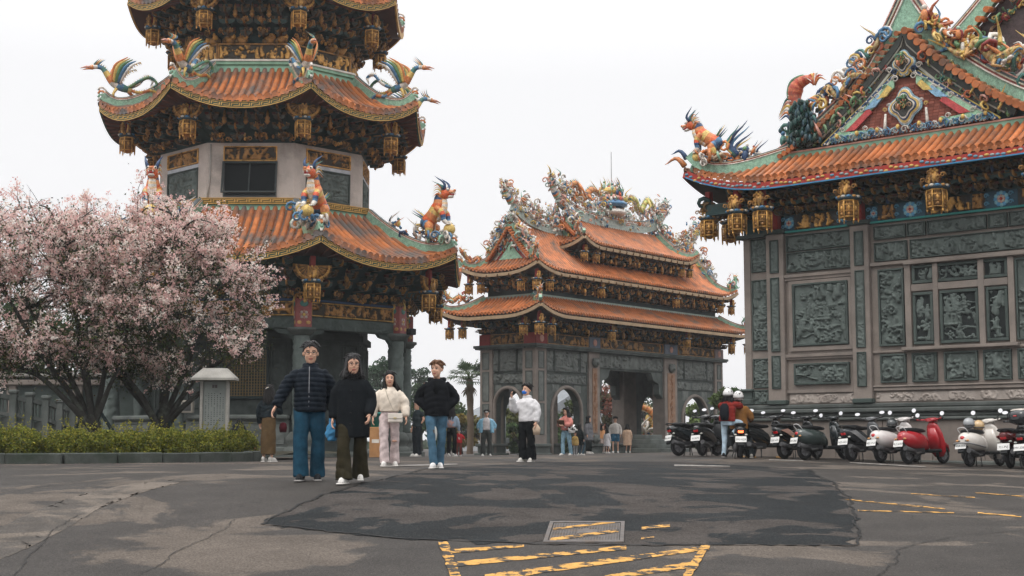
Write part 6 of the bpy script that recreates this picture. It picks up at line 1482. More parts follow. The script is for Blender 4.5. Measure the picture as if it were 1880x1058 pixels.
def cherry(base, crown_c, crown_r, seed, label, limbs):
    rg = np.random.default_rng(seed); root = thing('cherry_tree', label, 'tree', base, 0, 'pink blossom trees')
    base = np.asarray(base); cc = np.asarray(crown_c) - base; cr = np.asarray(crown_r)
    tr = MB(); pts = []
    h0 = .75
    tr.tube(smooth_path([(0, 0, -.15), (.03, .02, .3), (.0, .0, h0)], 8), np.linspace(.19, .14, 8), 10)
    for q in range(4): tr.tube([(0, 0, .25), (.3 * math.cos(q * 1.6), .3 * math.sin(q * 1.6), -.08)], [.14, .05], 6)
    twigs = MB(); tips = []
    for L in limbs:
        e = cc + np.asarray(L) * cr; mid = np.array([e[0] * .42, e[1] * .42, h0 + (e[2] - h0) * .36 + .1]) + rg.normal(0, .1, 3)
        P = smooth_path([(rg.normal(0, .05), rg.normal(0, .05), h0 - .15), mid * .45 + np.array([0, 0, h0 * .5]), mid, mid * .45 + e * .55 + rg.normal(0, .14, 3), e], 18)
        tr.tube(P, np.interp(np.linspace(0, 1, 18), [0, .5, 1], [.085, .05, .018]), 7); pts.append(P)
    allp = np.concatenate([p[5:] for p in pts])
    for k in range(215):
        u = rdir(rg, 1)[0]; rr = rg.uniform(.45, 1.0) ** .6 * (1.14 if rg.random() < .16 else 1.0); t = cc + u * cr * rr
        if t[2] < cc[2] - cr[2] * (.78 - .25 * max(0, u[0])): continue
        d = np.linalg.norm(allp - t, axis=1) + np.maximum(0, allp[:, 2] - t[2]) * 1.5; a = allp[np.argsort(d)[rg.integers(1, 6)]]
        P = smooth_path([a, a * .5 + t * .5 + rg.normal(0, .12, 3) + np.array([0, 0, .1]), t], 8); tr.tube(P, np.linspace(.03, .008, 8), 5)
        tips.append(P)
        for q in range(7):
            b = P[rg.integers(3, 8)]; e = b + unit(rg.normal(size=3) + u * 1.2 + np.array([0, 0, .5])) * rg.uniform(.25, .6); Q = smooth_path([b, b * .5 + e * .5 + rg.normal(0, .05, 3), e], 5); twigs.tube(Q, np.linspace(.008, .003, 5), 3); tips.append(Q)
    tr.build('trunk', 'bark', root); twigs.build('twigs', 'bark', root)
    T = np.concatenate(tips); n = 8400; cl = T[rg.integers(len(T), size=n // 4)]; c = np.repeat(cl, 4, 0) + rg.normal(0, .085, (n // 4 * 4, 3)); n = len(c)
    q = (c - cc) / cr; rad = np.linalg.norm(q, axis=1); up = q[:, 2]; gap = np.sin(c[:, 0] * 3.1 + seed) * np.sin(c[:, 1] * 2.7 + 1) + np.sin(c[:, 2] * 3.9 + c[:, 0] * 1.7)
    keep = rg.random(n) < np.clip(.38 + .5 * rad + .75 * up + .36 * gap, .04, 1); c = c[keep]
    pet = MB(); m = len(c); k = 10
    hue = pick(rg, [(.78, .58, .54), (.85, .71, .65), (.68, .44, .42), (.88, .8, .74), (.75, .53, .5)], m, .06)
    CC = np.repeat(c, k, 0) + rg.normal(0, 1, (m * k, 3)) * np.repeat(rg.uniform(.024, .05, m), k)[:, None]; quads(CC, rdir(rg, m * k), rdir(rg, m * k), rg.uniform(.035, .07, m * k), rg.uniform(.03, .055, m * k), np.clip(np.repeat(hue, k, 0) * (1 + rg.normal(0, .1, (m * k, 1))), 0, .9), pet)
    pet.build('crown', 'petal', root)
    lf = MB(); n = 26000; c = T[rg.integers(len(T), size=n)] + rg.normal(0, .13, (n, 3)); q = (c - cc) / cr
    keep = rg.random(n) < np.clip(.8 - .6 * q[:, 2], .2, 1); c = c[keep]; m = len(c)
    quads(c, rdir(rg, m) + np.array([0, 0, -.3]), rdir(rg, m), rg.uniform(.05, .1, m), rg.uniform(.025, .045, m), pick(rg, [(.05, .075, .022), (.035, .055, .02), (.075, .085, .025), (.09, .06, .03), (.04, .065, .03)], m, .2), lf)
    lf.build('leaves', 'leaf', root); return root
bA = gat(95, 848) + np.array([-.1, 3.2, .1]); bB = gat(215, 848) + np.array([-.1, 4.0, .1])
cherry(bA, at(65, 540, bA[1]), (2.7, 2.1, 2.4), 3, 'pink blossom tree nearest the frame edge, forked trunk propped behind the hedge', [(-.75, -.2, -.1), (-.3, .5, .3), (.25, -.4, .45), (.75, .1, .1), (.1, .3, .7), (-.5, -.5, .5), (.85, -.3, -.35)])
cherry(bB, at(300, 548, bB[1]), (2.45, 2.1, 2.4), 8, 'pink blossom tree with low spreading limbs beside the stone tablet', [(-.6, -.2, .2), (-.2, .5, .55), (.3, -.4, .5), (.8, .2, -.05), (.95, -.25, -.42), (.15, -.2, .8), (-.8, .2, -.1), (.6, -.5, .25)])
for b, s in ((bA, (-.9, .9)), (bB, (-.55, .6))):
    for q in s:
        m = MB(); m.tube([(q, -.1, -.1), (q * .1, 0, 1.05)], .04, 6, (.02, .03, .03)); tag(m.build('tree_prop', 'matte', loc=b), 'dark wooden prop leaning on the %s blossom tree trunk, its %s side' % ('frame edge' if b is bA else 'second', 'left' if q < 0 else 'right'), 'prop', 'wooden tree props')
# clipped golden hedge, one shrub after another
rg = np.random.default_rng(21); xs = [-45, 28, 128, 190, 246, 300, 352, 400, 440]
where = ['cut by the frame edge', 'in front of the first tree', 'at the gap with red leaves', 'below the first tree limb', 'in front of the second tree', 'below the carved column', 'left of the stone tablet', 'at the foot of the stone tablet', 'end shrub beside the woman in brown']
for i, x in enumerate(xs):
    p = gat(x, 849.5); kx = np.interp((p[0]), KP[:, 0], KP[:, 1]); p = np.array([p[0] * (kx + .8) / p[1], kx + .8 + .12 * rg.random(), float(gz(p[0], kx)) + .1]); r = np.array([.5 if i < 8 else .4, .4, .305 + .05 * rg.random()]); r[0] *= 1.15 if i in (1, 2) else 1
    t = thing('hedge_shrub', 'golden green clipped hedge shrub %s' % where[i], 'shrub', p, 0, 'golden hedge along the kerb')
    m = MB(); st = MB()
    for q in range(6): a = rg.random() * 6.28; st.tube([(0, 0, -.1), (.3 * r[0] * math.cos(a), .3 * math.sin(a), .3)], [.02, .01], 4, (.04, .035, .025))
    st.build('stems', 'matte', t)
    n = 6500; u = rdir(rg, n); lump = 1 + .16 * np.sin(u[:, 0] * 7 + i) * np.cos(u[:, 2] * 6 + u[:, 1] * 5); C = u * r * (rg.random((n, 1)) ** .22) * lump[:, None] + np.array([0, 0, r[2] * .72]); C = C[C[:, 2] > -.02]; n = len(C)
    hgt = np.clip(C[:, 2] / (r[2] * 1.7), 0, 1)
    col = pick(rg, [(.2, .2, .03), (.12, .145, .024), (.25, .23, .035), (.075, .1, .022), (.15, .17, .03)], n, .25)
    quads(C, rdir(rg, n) + np.array([0, 0, .5]), rdir(rg, n), rg.uniform(.035, .07, n), rg.uniform(.02, .035, n), col, m)
    for q in range(26): e = rdir(rg, 1)[0]; e[2] = abs(e[2]) + .4; b0 = e * r * .9 + np.array([0, 0, r[2] * .7]); k = 9; quads(b0 + np.outer(np.linspace(0, .16, k), unit(e)) + rg.normal(0, .012, (k, 3)), rdir(rg, k), rdir(rg, k), .05, .025, pick(rg, [(.22, .2, .035), (.17, .17, .03)], k), m)
    m.build('foliage', 'leaf', t)
m = MB(); n = 1400; xx = rg.uniform(-60, 480, n); G3 = np.array([gat(a, 852 - 4 * max(a, 0) / 480 + abs(rg.normal(0, 3.0))) for a in xx[:700]]); n = len(G3)
quads(G3 + np.array([0, 0, .012]), np.c_[rg.normal(size=(n, 2)), np.zeros(n)], np.tile([0, 0, 1.], (n, 1)), .04, .03, pick(rg, [(.6, .42, .4), (.5, .3, .3)], n), m); m.build('fallen_petals', 'petal', kind='stuff')
m = MB(); n = 500; C = gat(118, 850) + np.array([0, .8, .25]) + rg.normal(0, 1, (n, 3)) * np.array([.25, .2, .08]); quads(C, rdir(rg, n), rdir(rg, n), .09, .035, pick(rg, [(.2, .05, .03), (.06, .09, .03), (.12, .07, .03)], n), m); m.build('ground_cover', 'leaf', kind='stuff')

def leafy(name, label, base, h, crown, seed, pal, n=5000, leaf=.3, trunk=.2, cat='tree', clumps=26, group=None):
    """broadleaf tree or bush: clumped leaves on a branched stem; crown = (rx, ry, rz, zc)"""
    rg = np.random.default_rng(seed); t = thing(name, label, cat, base, 0, group); rx, ry, rz, zc = crown; st = MB()
    st.tube(smooth_path([(0, 0, -.2), (rg.normal(0, .1), 0, zc * .5), (0, 0, zc)], 8), np.linspace(trunk, trunk * .4, 8), 7, (.05, .045, .04)); m = MB()
    for k in range(clumps):
        u = rdir(rg, 1)[0] * rg.uniform(.3, 1) ** .5; c = np.array([u[0] * rx, u[1] * ry, zc + u[2] * rz]); s = min(rx, rz) * rg.uniform(.22, .42)
        st.tube([(0, 0, zc * rg.uniform(.4, .9)), c * .6 + np.array([0, 0, zc * .35]), c], [trunk * .35, trunk * .2, .03], 4, (.05, .045, .04))
        k2 = n // clumps; C = c + rdir(rg, k2) * (rg.random((k2, 1)) ** .4) * s * np.array([1.15, 1.15, .8]); base_c = np.array(pal[rg.integers(len(pal))])
        quads(C, rdir(rg, k2) + np.array([0, 0, -.3]), rdir(rg, k2), leaf * rg.uniform(.6, 1.2, k2), leaf * .55, np.clip(base_c * (1 + rg.normal(0, .22, (k2, 1))), .004, 1), m)
    st.build('trunk', 'bark', t); m.build('crown', 'leaf', t); return t
G1 = [(.05, .085, .03), (.035, .065, .025), (.07, .1, .035)]; G2 = [(.13, .11, .03), (.16, .12, .03), (.09, .1, .03)]; G3_ = [(.04, .07, .04), (.05, .08, .05)]
def bp(px, Y, z=None): p = at(px, 820, Y); return (p[0], Y, float(gz(p[0], min(Y, 92))) - .1 if z is None else z)
for i, (px, Y, h, cr, pal, lab) in enumerate([
    (700, 100, 7, (2.0, 2.0, 3.2, 4.2), G3_, 'hazy dark conifer seen between the pagoda core and its column'), (672, 112, 7, (2.2, 2, 2.8, 4.2), G3_, 'hazy tree beside the conifer behind the pagoda'),
    (775, 105, 5, (2.6, 2, 2.0, 3.0), G1, 'rounded green tree behind the man in dark jacket'), (815, 92, 4, (1.9, 2, 1.5, 1.9), G1, 'green tree left of the palm'), (848, 88, 3, (1.6, 1.5, 1.2, 1.5), G2, 'yellowing bush at the palm foot'),
    (748, 120, 7, (1.8, 2, 2.2, 5.4), G3_, 'tall feathery tree right of the pagoda columns'), (958, 86, 3, (1.3, 1.3, 1.0, 1.0), G1, 'green shrub seen through the side arch'), (940, 92, 3, (1.0, 1.0, 1.2, 1.7), G2, 'yellow green shrub by the lamp post'),
    (1030, 90, 4, (1.8, 1.5, 1.5, 1.2), G1, 'shrub seen low through the second arch'), (1062, 92, 4, (1.2, 1.5, 1.8, 2.0), [(.08, .08, .035), (.14, .06, .04), (.06, .08, .03)], 'shrub with red tips seen through the second arch'),
    (1112, 90, 5, (1.5, 1.5, 2.3, 2.2), [(.09, .08, .04), (.16, .06, .04), (.07, .09, .04)], 'flowering bush in the middle opening'), (1185, 105, 6, (3.2, 2, 3.0, 3.2), G3_, 'dark tree mass behind the dragon sculpture'),
    (1225, 95, 4, (1.2, 1.2, 1.6, 1.6), G1, 'green bush right of the dragon sculpture'), (1262, 92, 4, (1.5, 1.4, 1.5, 2.0), [(.06, .1, .03), (.09, .13, .035)], 'bright green bush behind the last arch'), (1300, 96, 4, (1.2, 1.4, 1.4, 1.7), G1, 'bush behind the last arch, next to the pier'),
    (1345, 60, 3, (.8, .8, 1.0, 1.7), G1, 'bush between the gateway and the hall corner')]):
    leafy('background_tree' if h > 3 else 'background_bush', lab, bp(px, Y), h, cr, 50 + i, pal, 3000, .3, .14, 'tree' if h > 3 else 'bush', 24, 'greenery beyond the gateway')
for i, (px, Y, cr) in enumerate([(-60, 62, (4, 3, 3.5, 4)), (120, 66, (4, 3, 3, 3.4)), (250, 70, (3.5, 3, 2.6, 3.2))]):
    leafy('background_tree', ['dark tree behind the balustrade at the frame edge', 'dark tree behind the first blossom tree', 'dark tree behind the second blossom tree'][i], bp(px, Y), 6, cr, 90 + i, G1, 5200, .32, .2, 'tree', 30, 'dark trees behind the blossom')
# fan palm
pb = bp(862, 78); t = thing('fan_palm', 'tall fan palm standing left of the gateway', 'palm', pb); rg = np.random.default_rng(4); H = 4.15
m = MB(); m.tube(smooth_path([(0, 0, -.2), (.05, 0, 1.5), (0, 0, H)], 14), [.2, .17] * 7, 9, (.12, .09, .065)); m.build('trunk', 'matte', t)
def fan(mb, b, d, L, W, col, n=9):
    d = unit(d); f = frame(d); s = f[:, 0]
    mb.tube([b, b + d * L * .5], [.025, .012], 4, (.09, .11, .04))
    c = b + d * L * .5
    for k in range(n):
        a = (k / (n - 1) - .5) * 2.3; dd = unit(d * math.cos(a) + s * math.sin(a)); tip = c + dd * L * .55 + np.array([0, 0, -.14 * L]); x = np.cross(dd, f[:, 1]); mid = c + dd * L * .35
        mb.add([c, mid + x * W * .5, tip, mid - x * W * .5], np.array([0, 1, 2, 3]), np.array(col) * rg.uniform(.8, 1.2), False)
m = MB()
for k in range(34):
    el = rg.uniform(-.45, 1.35); a = rg.random() * 6.28; fan(m, np.array([0, 0, H]), (math.cos(a) * math.cos(el), math.sin(a) * math.cos(el), math.sin(el)), rg.uniform(1.0, 1.45), .09, [(.06, .1, .05), (.085, .12, .06)][k % 2])
m.build('fronds', 'leaf', t)
m = MB()
for k in range(12): a = rg.random() * 6.28; fan(m, np.array([.1 * math.cos(a), .1 * math.sin(a), H - .15]), (math.cos(a) * .35, math.sin(a) * .35, -1), rg.uniform(.4, .8), .07, (.14, .1, .06), 5)
m.build('dead_fronds', 'leaf', t)
# ------------------------------------------------------------------ people
SKIN = {}
def cmat(col, rough=.85, bump=.25, bs=140, var=.14, kind='cloth'):
    k = 'c_%s_%02x%02x%02x' % (kind, *[int(min(1, c) ** .5 * 255) for c in col])
    if k not in MT: M(k, col, rough, var, 9, bump, bs, spec=.04)
    return k
M('skin', (.6, .35, .245), .55, .12, 25, .08, 200, spec=.35); M('hair_black', (.012, .011, .011), .45, .3, 40, .5, 160, spec=.2); M('hair_brown', (.13, .06, .028), .45, .3, 40, .5, 160, spec=.2); M('hair_grey', (.035, .034, .035), .5, .4, 40, .5, 160, spec=.2)
M('rubber', (.02, .02, .021), .7, .2, 10)
REM = []
def defer(mb, name, mat, parent, voxel, disp=None, smooth=3):
    o = mb.build(name, mat, parent); m = o.modifiers.new('r', 'REMESH'); m.mode = 'VOXEL'; m.voxel_size = voxel; m.use_smooth_shade = True
    s = o.modifiers.new('s', 'SMOOTH'); s.iterations = smooth; s.factor = .5; REM.append((o, disp)); return o
def flush():
    dg = bpy.context.evaluated_depsgraph_get()
    for o, d in REM:
        me = bpy.data.meshes.new_from_object(o.evaluated_get(dg)); old = o.data; o.modifiers.clear(); o.data = me
        if not me.materials: me.materials.append(old.materials[0])
        n = len(me.vertices); v = np.empty(n * 3, np.float32); me.vertices.foreach_get('co', v); v = v.reshape(-1, 3)
        if d is not None:
            nr = np.empty(n * 3, np.float32); me.vertices.foreach_get('normal', nr); nr = nr.reshape(-1, 3)
            v = v + nr * d(v)[:, None]; me.vertices.foreach_set('co', v.astype(np.float32).ravel()); me.update()
        me.polygons.foreach_set('use_smooth', np.ones(len(me.polygons), bool))
    REM.clear()
    for o in [o for o in COL.objects if o.type == 'FONT']:
        me = bpy.data.meshes.new_from_object(o.evaluated_get(dg)); n = link('lettering', me, o.parent, o.location, rot=o.rotation_euler); bpy.data.objects.remove(o)
def folds(seed, amp, f=22.):
    rg = np.random.default_rng(seed); K = rg.normal(size=(7, 3)) * np.array([.8, .8, 1.1]) * f * rg.uniform(.5, 1.6, (7, 1)); ph = rg.random(7) * 6.28
    def d(v):
        w = v + .05 * np.sin(v[:, [1, 2, 0]] * 9 + seed)
        s = np.sin(w @ K.T * .6 + ph); return amp * (np.abs(s[:, :4]).mean(1) * 2.2 - 1.4 + .4 * s[:, 5])
    return d
def ring_loft(mb, rows, n=22, col=(1, 1, 1)):
    """rows of (cx, cy, z, rx, ry)"""
    a = np.arange(n) * 2 * math.pi / n; A = [[(cx + rx * math.copysign(abs(math.cos(q)) ** .95, math.cos(q)), cy + ry * math.copysign(abs(math.sin(q)) ** .95, math.sin(q)), z) for q in a] for cx, cy, z, rx, ry in rows]; mb.rings(np.array(A), col)
ARM = {'down': ((.245, .02, 1.13), (.262, -.05, .88)), 'swing_f': ((.25, -.0, 1.13), (.245, -.2, .95)), 'swing_b': ((.25, .1, 1.14), (.265, .12, .89)), 'pocket': ((.3, .1, 1.14), (.15, -.03, .95)), 'out': ((.31, -.02, 1.16), (.42, -.1, .93))}
def person(label, loc, rz=0., H=1.72, arms=('down', 'down'), legs=((.1, 0, .0), (.1, 0, .0)), top=None, bottom=None, shoes=(.6, .58, .55), hair=('short', 'hair_black'), head=(0., 0.), detail=1, glasses=False, skirt=None, lean=(0, 0), face=True, seated=None, group=None, hood=False, bald=False, name='person'):
    root = thing(name, label, 'person', loc, rz, group); k = H / 1.72; root.scale = (k, k, k); vx = {2: .0095, 1: .0125, 0: .021}[detail]
    hz = -.42 if seated else 0.0; lean = np.array([lean[0], lean[1], 0.])
    up = lambda p, f=1.0: np.array([p[0], p[1], p[2]]) + lean * f * max(0, (p[2] - .9)) / .5
    B = MB(); sh = {}; J = {}
    for i, s in ((0, -1), (1, 1)):
        a = ARM[arms[i]] if isinstance(arms[i], str) else arms[i]
        sh[s] = up((s * .165, .01, 1.365)); e = up((s * a[0][0], a[0][1], a[0][2])); w = up((s * a[1][0], a[1][1], a[1][2])); J[s] = (e, w)
        l = legs[i]; hip = np.array([s * .09, 0, .9])
        if seated: kn, an = np.asarray(seated[i][0], float) * (s, 1, 1), np.asarray(seated[i][1], float) * (s, 1, 1)
        else: an = np.array([s * l[0], l[1], .085 + l[2]]); kn = (hip + an) / 2 + np.array([s * .012, -.03 - .22 * max(0, -l[1]) * .3 - .5 * l[2], .03])
        J[('l', s)] = (hip, kn, an)
        B.tube(smooth_path([sh[s], e, w], 9), np.interp(range(9), [0, 4, 8], [.052, .043, .03]), 8); B.tube(smooth_path([hip, kn, an], 9), np.interp(range(9), [0, 4, 8], [.075, .05, .035]), 8)
        d = unit(w - e); f = frame(d, (0, 1, 0)); x = f[:, 0] * np.sign(f[0, 0] * s + 1e-9); pn = f[:, 1]   # hand: palm, four fingers, thumb
        inw = unit(np.array([-s, 0, 0]) - d * np.dot((-s, 0, 0), d)); fwd = np.cross(d, inw); fwd = fwd if fwd[1] < 0 else -fwd
        B.tube([w, w + d * .03, w + d * .085], [(.03, .02), (.042, .02), (.042, .018)], 8, up=inw) if False else B.ell(w + d * .05, (.042, .02, .055), (1, 1, 1), 8, 6, np.stack([fwd, inw, d], 1))
        for q in range(4):
            b0 = w + d * .085 + fwd * (.03 - .02 * q); L = (.075, .085, .08, .062)[q]; B.tube([b0 - d * .02, b0 + d * L * .4 + inw * .006, b0 + d * L * .72 + inw * .028, b0 + d * L * .8 + inw * .05], [.0105, .01, .009, .0075], 6)
        B.tube([w + d * .02 + fwd * .03, w + d * .05 + fwd * .058 + inw * .012, w + d * .085 + fwd * .06 + inw * .03], [.014, .012, .009], 6)
        if skirt is None or True:
            F = MB(); t = unit(np.array([kn[0] * .0 + s * .18, -1, 0])) if not seated else unit(np.array([s * .1, -1, 0])); sl = np.array([0, 0, l[2] * 1.6 if not seated else 0])
            ft = an + np.array([0, 0, -.05]); Rf = np.stack([np.cross(t, (0, 0, 1.)), t, np.array([0, 0, 1.])], 1)
            F.ell(ft + t * .05 + np.array([0, 0, .01]), (.046, .125, .052), (1, 1, 1), 10, 6, Rf); F.ell(ft - t * .03 + np.array([0, 0, .03]), (.043, .06, .06), (1, 1, 1), 8, 6, Rf); F.ell(ft + t * .12 - np.array([0, 0, .004]), (.043, .06, .034), (1, 1, 1), 8, 6, Rf)
            so = F.build('shoe', cmat(shoes, .6, .1, 60), root)
            F = MB(); F.box(ft + t * .055 - np.array([0, 0, .028]), (.094, .285, .024), (1, 1, 1), Rf, .011); F.build('sole', cmat((.55, .53, .5) if shoes[0] > .3 else (.25, .24, .23)), so)
    ring_loft(B, [(0, 0, .84, .11, .08), (0, 0, .95, .145, .095), (0, 0, 1.12, .13, .085), (*up((0, 0, 1.3))[:2], 1.3, .16, .095), (*up((0, .0, 1.4))[:2], 1.4, .13, .07)])
    nk = up((0, .01, 1.42)); hc = up((0, -.014, 1.61)); Rh = rotz(head[0]) @ rotx(head[1])
    B.tube([nk, hc - np.array([0, 0, .07])], [.058, .052], 10)
    hd = lambda p: hc + Rh @ (np.asarray(p, float) * np.array([1.16, 1.12, 1.1]))
    def hell(p, r, mb, c=(1, 1, 1), nu=10, nv=7): mb.ell(hd(p), np.asarray(r) * np.array([1.16, 1.12, 1.1]), c, nu, nv, Rh)
    hell((0, .008, .025), (.077, .094, .095), B, nu=14, nv=10); hell((0, -.022, -.05), (.063, .072, .075), B, nu=12, nv=8); hell((0, -.055, -.095), (.034, .034, .03), B)
    if detail: B.tube([hd((0, -.088, .012)), hd((0, -.108, -.022)), hd((0, -.1, -.034))], [.008, .014, .013], 6); hell((-.033, -.072, -.03), (.025, .022, .025), B); hell((.033, -.072, -.03), (.025, .022, .025), B)
    for s in (-1, 1): hell((s * .078, .012, -.008), (.012, .024, .034), B)
    defer(B, 'body', 'skin', root, vx if detail else .026, None, 4)
    if face:
        for s in (-1, 1):
            m = MB(); hell((s * .031, -.0835, .004), (.0145, .008, .0062), m, (.5, .46, .43), 8, 5); hell((s * .031, -.0895, .004), (.0065, .004, .006), m, (.01, .008, .007), 6, 4); m.tube([hd((s * .014, -.094, .026)), hd((s * .033, -.094, .031)), hd((s * .052, -.083, .024))], .0045, 5, (.02, .016, .014)); m.tube([hd((s * .015, -.09, .0105)), hd((s * .031, -.0925, .0125)), hd((s * .047, -.083, .009))], .003, 4, (.02, .014, .012)); m.build('eye', 'matte', root)
        m = MB(); m.tube([hd((-.024, -.087, -.066)), hd((-.01, -.0975, -.0635)), hd((.01, -.0975, -.0635)), hd((.024, -.087, -.066))], [.003, .0055, .0055, .003], 6, (.33, .1, .085)); m.tube([hd((-.02, -.089, -.071)), hd((0, -.0975, -.074)), hd((.02, -.089, -.071))], [.003, .006, .003], 6, (.4, .15, .12)); m.build('mouth', 'matte', root)
    if glasses:
        m = MB(); a = np.linspace(0, 6.283, 17)
        for s in (-1, 1): m.tube([hd((s * .034 + .025 * math.cos(q), -.1, .002 + .02 * math.sin(q))) for q in a], .0022, 4, (.08, .06, .05), False); m.tube([hd((s * .059, -.099, .006)), hd((s * .08, .01, .008))], .0022, 4, (.08, .06, .05))
        m.tube([hd((-.01, -.1, .004)), hd((.01, -.1, .004))], .0022, 4, (.08, .06, .05)); m.build('glasses', 'matte', root)
    # hair
    if not bald:
        hm = MB(); nth, nph = 12, 40; rgH = np.random.default_rng(int(abs(loc[0]) * 100)); ns = rgH.normal(0, 1, (nth, nph)); A = []
        for i in range(nth):
            row = []
            for j in range(nph):
                ph = j / nph * 2 * math.pi; front = (1 - math.cos(ph - math.pi * 1.5 + math.pi)) / 2  # 1 toward -y
                front = max(0, -math.sin(ph)); lim = {'short': 2.0 - 1.02 * front ** .7, 'long': 2.1 - 1.05 * front ** .8}[hair[0]]; th_ = lim * (i / (nth - 1)) ** .9
                r = 1.04 + .025 * ns[i, j] * (i > 0) + (.09 if i < nth - 3 else (.05 if i < nth - 1 else -.05))
                row.append(hd((.081 * r * math.sin(th_) * math.cos(ph), .012 + .098 * r * math.sin(th_) * math.sin(ph), .022 + .103 * r * math.cos(th_))))
            A.append(row)
        hm.rings(np.array(A), (1, 1, 1), True)
        for q in range(60 if hair[0] == 'short' else 30):
            ph = rgH.random() * 6.283; th_ = rgH.uniform(.1, 1.2); b0 = np.array([.083 * math.sin(th_) * math.cos(ph), .012 + .1 * math.sin(th_) * math.sin(ph), .022 + .108 * math.cos(th_)]); dd = unit(np.array([b0[0] * 3, b0[1] * 3 - .05, -.05 + .06 * rgH.random()])); hm.tube([hd(b0 * 1.05), hd(b0 * 1.09 + dd * .02), hd(b0 * 1.07 + dd * .045 - np.array([0, 0, .012]))], [.012, .011, .004], 4)
        if hair[0] == 'long':
            L = hair[2] if len(hair) > 2 else .3; wind = hair[3] if len(hair) > 3 else 0.0
            for q in range(110):
                ph = rgH.uniform(-.55, math.pi + .55); b0 = np.array([.078 * math.cos(ph), .014 + .085 * math.sin(ph), .03 + .03 * rgH.random()]); e = rgH.uniform(.75, 1.05) * L
                wv = rgH.normal(0, .014, 2); hm.tube(smooth_path([hd(b0), hd((b0[0] * 1.22, b0[1] * 1.12 + .004, -.05)), hd((b0[0] * 1.35, b0[1] * 1.1, -.05)) + np.array([wv[0] + wind * .35 * e, wv[1], -e * .5]), hd((b0[0] * 1.28, b0[1] * 1.05, -.05)) + np.array([wv[0] * 2 + wind * e, wv[1] * 2, -e * (1 - abs(wind) * .35)])], 8), np.interp(range(8), [0, 5, 7], [.013, .014, .004]), 5)
        hm.build('hair', hair[1], root)
    # garments
    if bottom:
        Tm = MB(); lw = bottom.get('w', 1.0); fl = bottom.get('flare', 1.0); cut = bottom.get('cut', 1.0)
        if not seated: ring_loft(Tm, [(0, .01, 1.04, .15, .105), (0, .01, .95, .168, .12), (0, .01, .86, .165, .12), (0, .01, .8, .13, .1)])
        else: ring_loft(Tm, [(0, .01, 1.04, .155, .11), (0, .01, .93, .17, .13), (0, .0, .82, .16, .12)])
        for s in (-1, 1):
            hip, kn, an = J[('l', s)]; an2 = hip + (kn - hip) * 1 if cut < .6 else an; P = smooth_path([hip + np.array([0, 0, -.0]), kn, an + np.array([0, .005, -.03])], 14); P = P[:max(4, int(14 * cut))]
            Tm.tube(P, np.interp(np.linspace(0, 1, 14)[:len(P)], [0, .25, .5, 1], [.095 * lw, .088 * lw, .072 * lw, .062 * lw * fl]), 14)
        defer(Tm, 'trousers' if cut > .6 else 'shorts', cmat(bottom['col'], .9, .3, 160, .32), root, vx * 1.1, folds(int(abs(loc[0] * 37)) + 1, .009 * bottom.get('fold', 1)), 2)
    if skirt:
        S = MB(); z1 = skirt.get('hem', .2); ring_loft(S, [(0, 0, 1.05, .15, .11), (0, 0, .92, .17, .13), (0, 0, (.92 + z1) / 2, .185, .15), (0, 0, z1, skirt.get('w', .2), skirt.get('w', .2) * .8)]); defer(S, 'skirt', cmat(skirt['col'], .9, .3, 160, .2), root, vx * 1.2, folds(7, .014, 14), 2)
    if top:
        Tp = MB(); w = top.get('w', 1.0); hem = top.get('hem', .92); sw = top.get('sleeve', 1.0); fl = top.get('flare', 1.0); ry = .128 * w * top.get('deep', 1.0)
        c = lambda z: up((0, .0, z))
        ring_loft(Tp, [(*c(hem)[:2], hem, .178 * w * fl, ry * fl), (*c(hem)[:2], hem + .05, .182 * w * fl, ry * fl * 1.02), (*c(1.12)[:2], 1.12, .176 * w, ry), (*c(1.25)[:2], 1.25, .182 * w, ry * 1.0), (*c(1.34)[:2], 1.34, .16 * w, ry * .9), (*c(1.4)[:2], 1.4, .125 * w, ry * .74), (*c(1.44)[:2], 1.44, .085 * w, ry * .58), (*c(1.465)[:2], 1.46 + .02 * top.get('collar', 0), .068 + .01 * top.get('collar', 0), .066)], 26)
        for s in (-1, 1):
            e, wr = J[s]; end = e + (wr - e) * top.get('cover', 1.0) if top.get('cover', 1) <= 1 else wr
            if top.get('cover', 1) > 0:
                P = smooth_path([sh[s] + np.array([-s * .03, 0, .0]), sh[s] * .5 + e * .5 + np.array([s * .012, 0, .0]), e, e * .45 + end * .55, end], 14); Tp.tube(P, np.interp(range(14), [0, 4, 8, 12, 13], [.07, .068 * sw, .064 * sw, .05 * sw, .042 * min(sw, 1.15)]), 12)
            else: Tp.tube([sh[s], sh[s] * .35 + e * .65], [.08, .068], 12)
            Tp.ell(sh[s] + np.array([-s * .03, 0, -.02]), (.075 * w, .066, .055), (1, 1, 1), 10, 7)
        f0 = folds(int(abs(loc[0] * 53)) + 3, .010 * top.get('fold', 1))
        if top.get('puffer'):
            pz = top['puffer']
            def f0(v, pz=pz):
                return .012 * (np.abs(np.sin((v[:, 2] + .12 * np.abs(v[:, 0]) ** 1.5) * math.pi / pz)) ** .55 - .55) + .003 * np.sin(v[:, 0] * 60 + v[:, 2] * 25)
        defer(Tp, top.get('name', 'jacket'), cmat(top['col'], top.get('rough', .88), .3, 150, .2), root, vx * 1.05, f0, 2)
        if top.get('collar'):
            m = MB(); P = [up((.075 * math.cos(q), .01 + .07 * math.sin(q), 1.455)) for q in np.linspace(0, 6.283, 20)]; m.tube(P, .022 + .008 * top['collar'], 7, (1, 1, 1), False); m.build('collar', cmat(top.get('ccol', top['col'])), root)
    return root, J, sh, up, hd
def extra(root, mb, name, mat='matte'): return mb.build(name, mat, root)
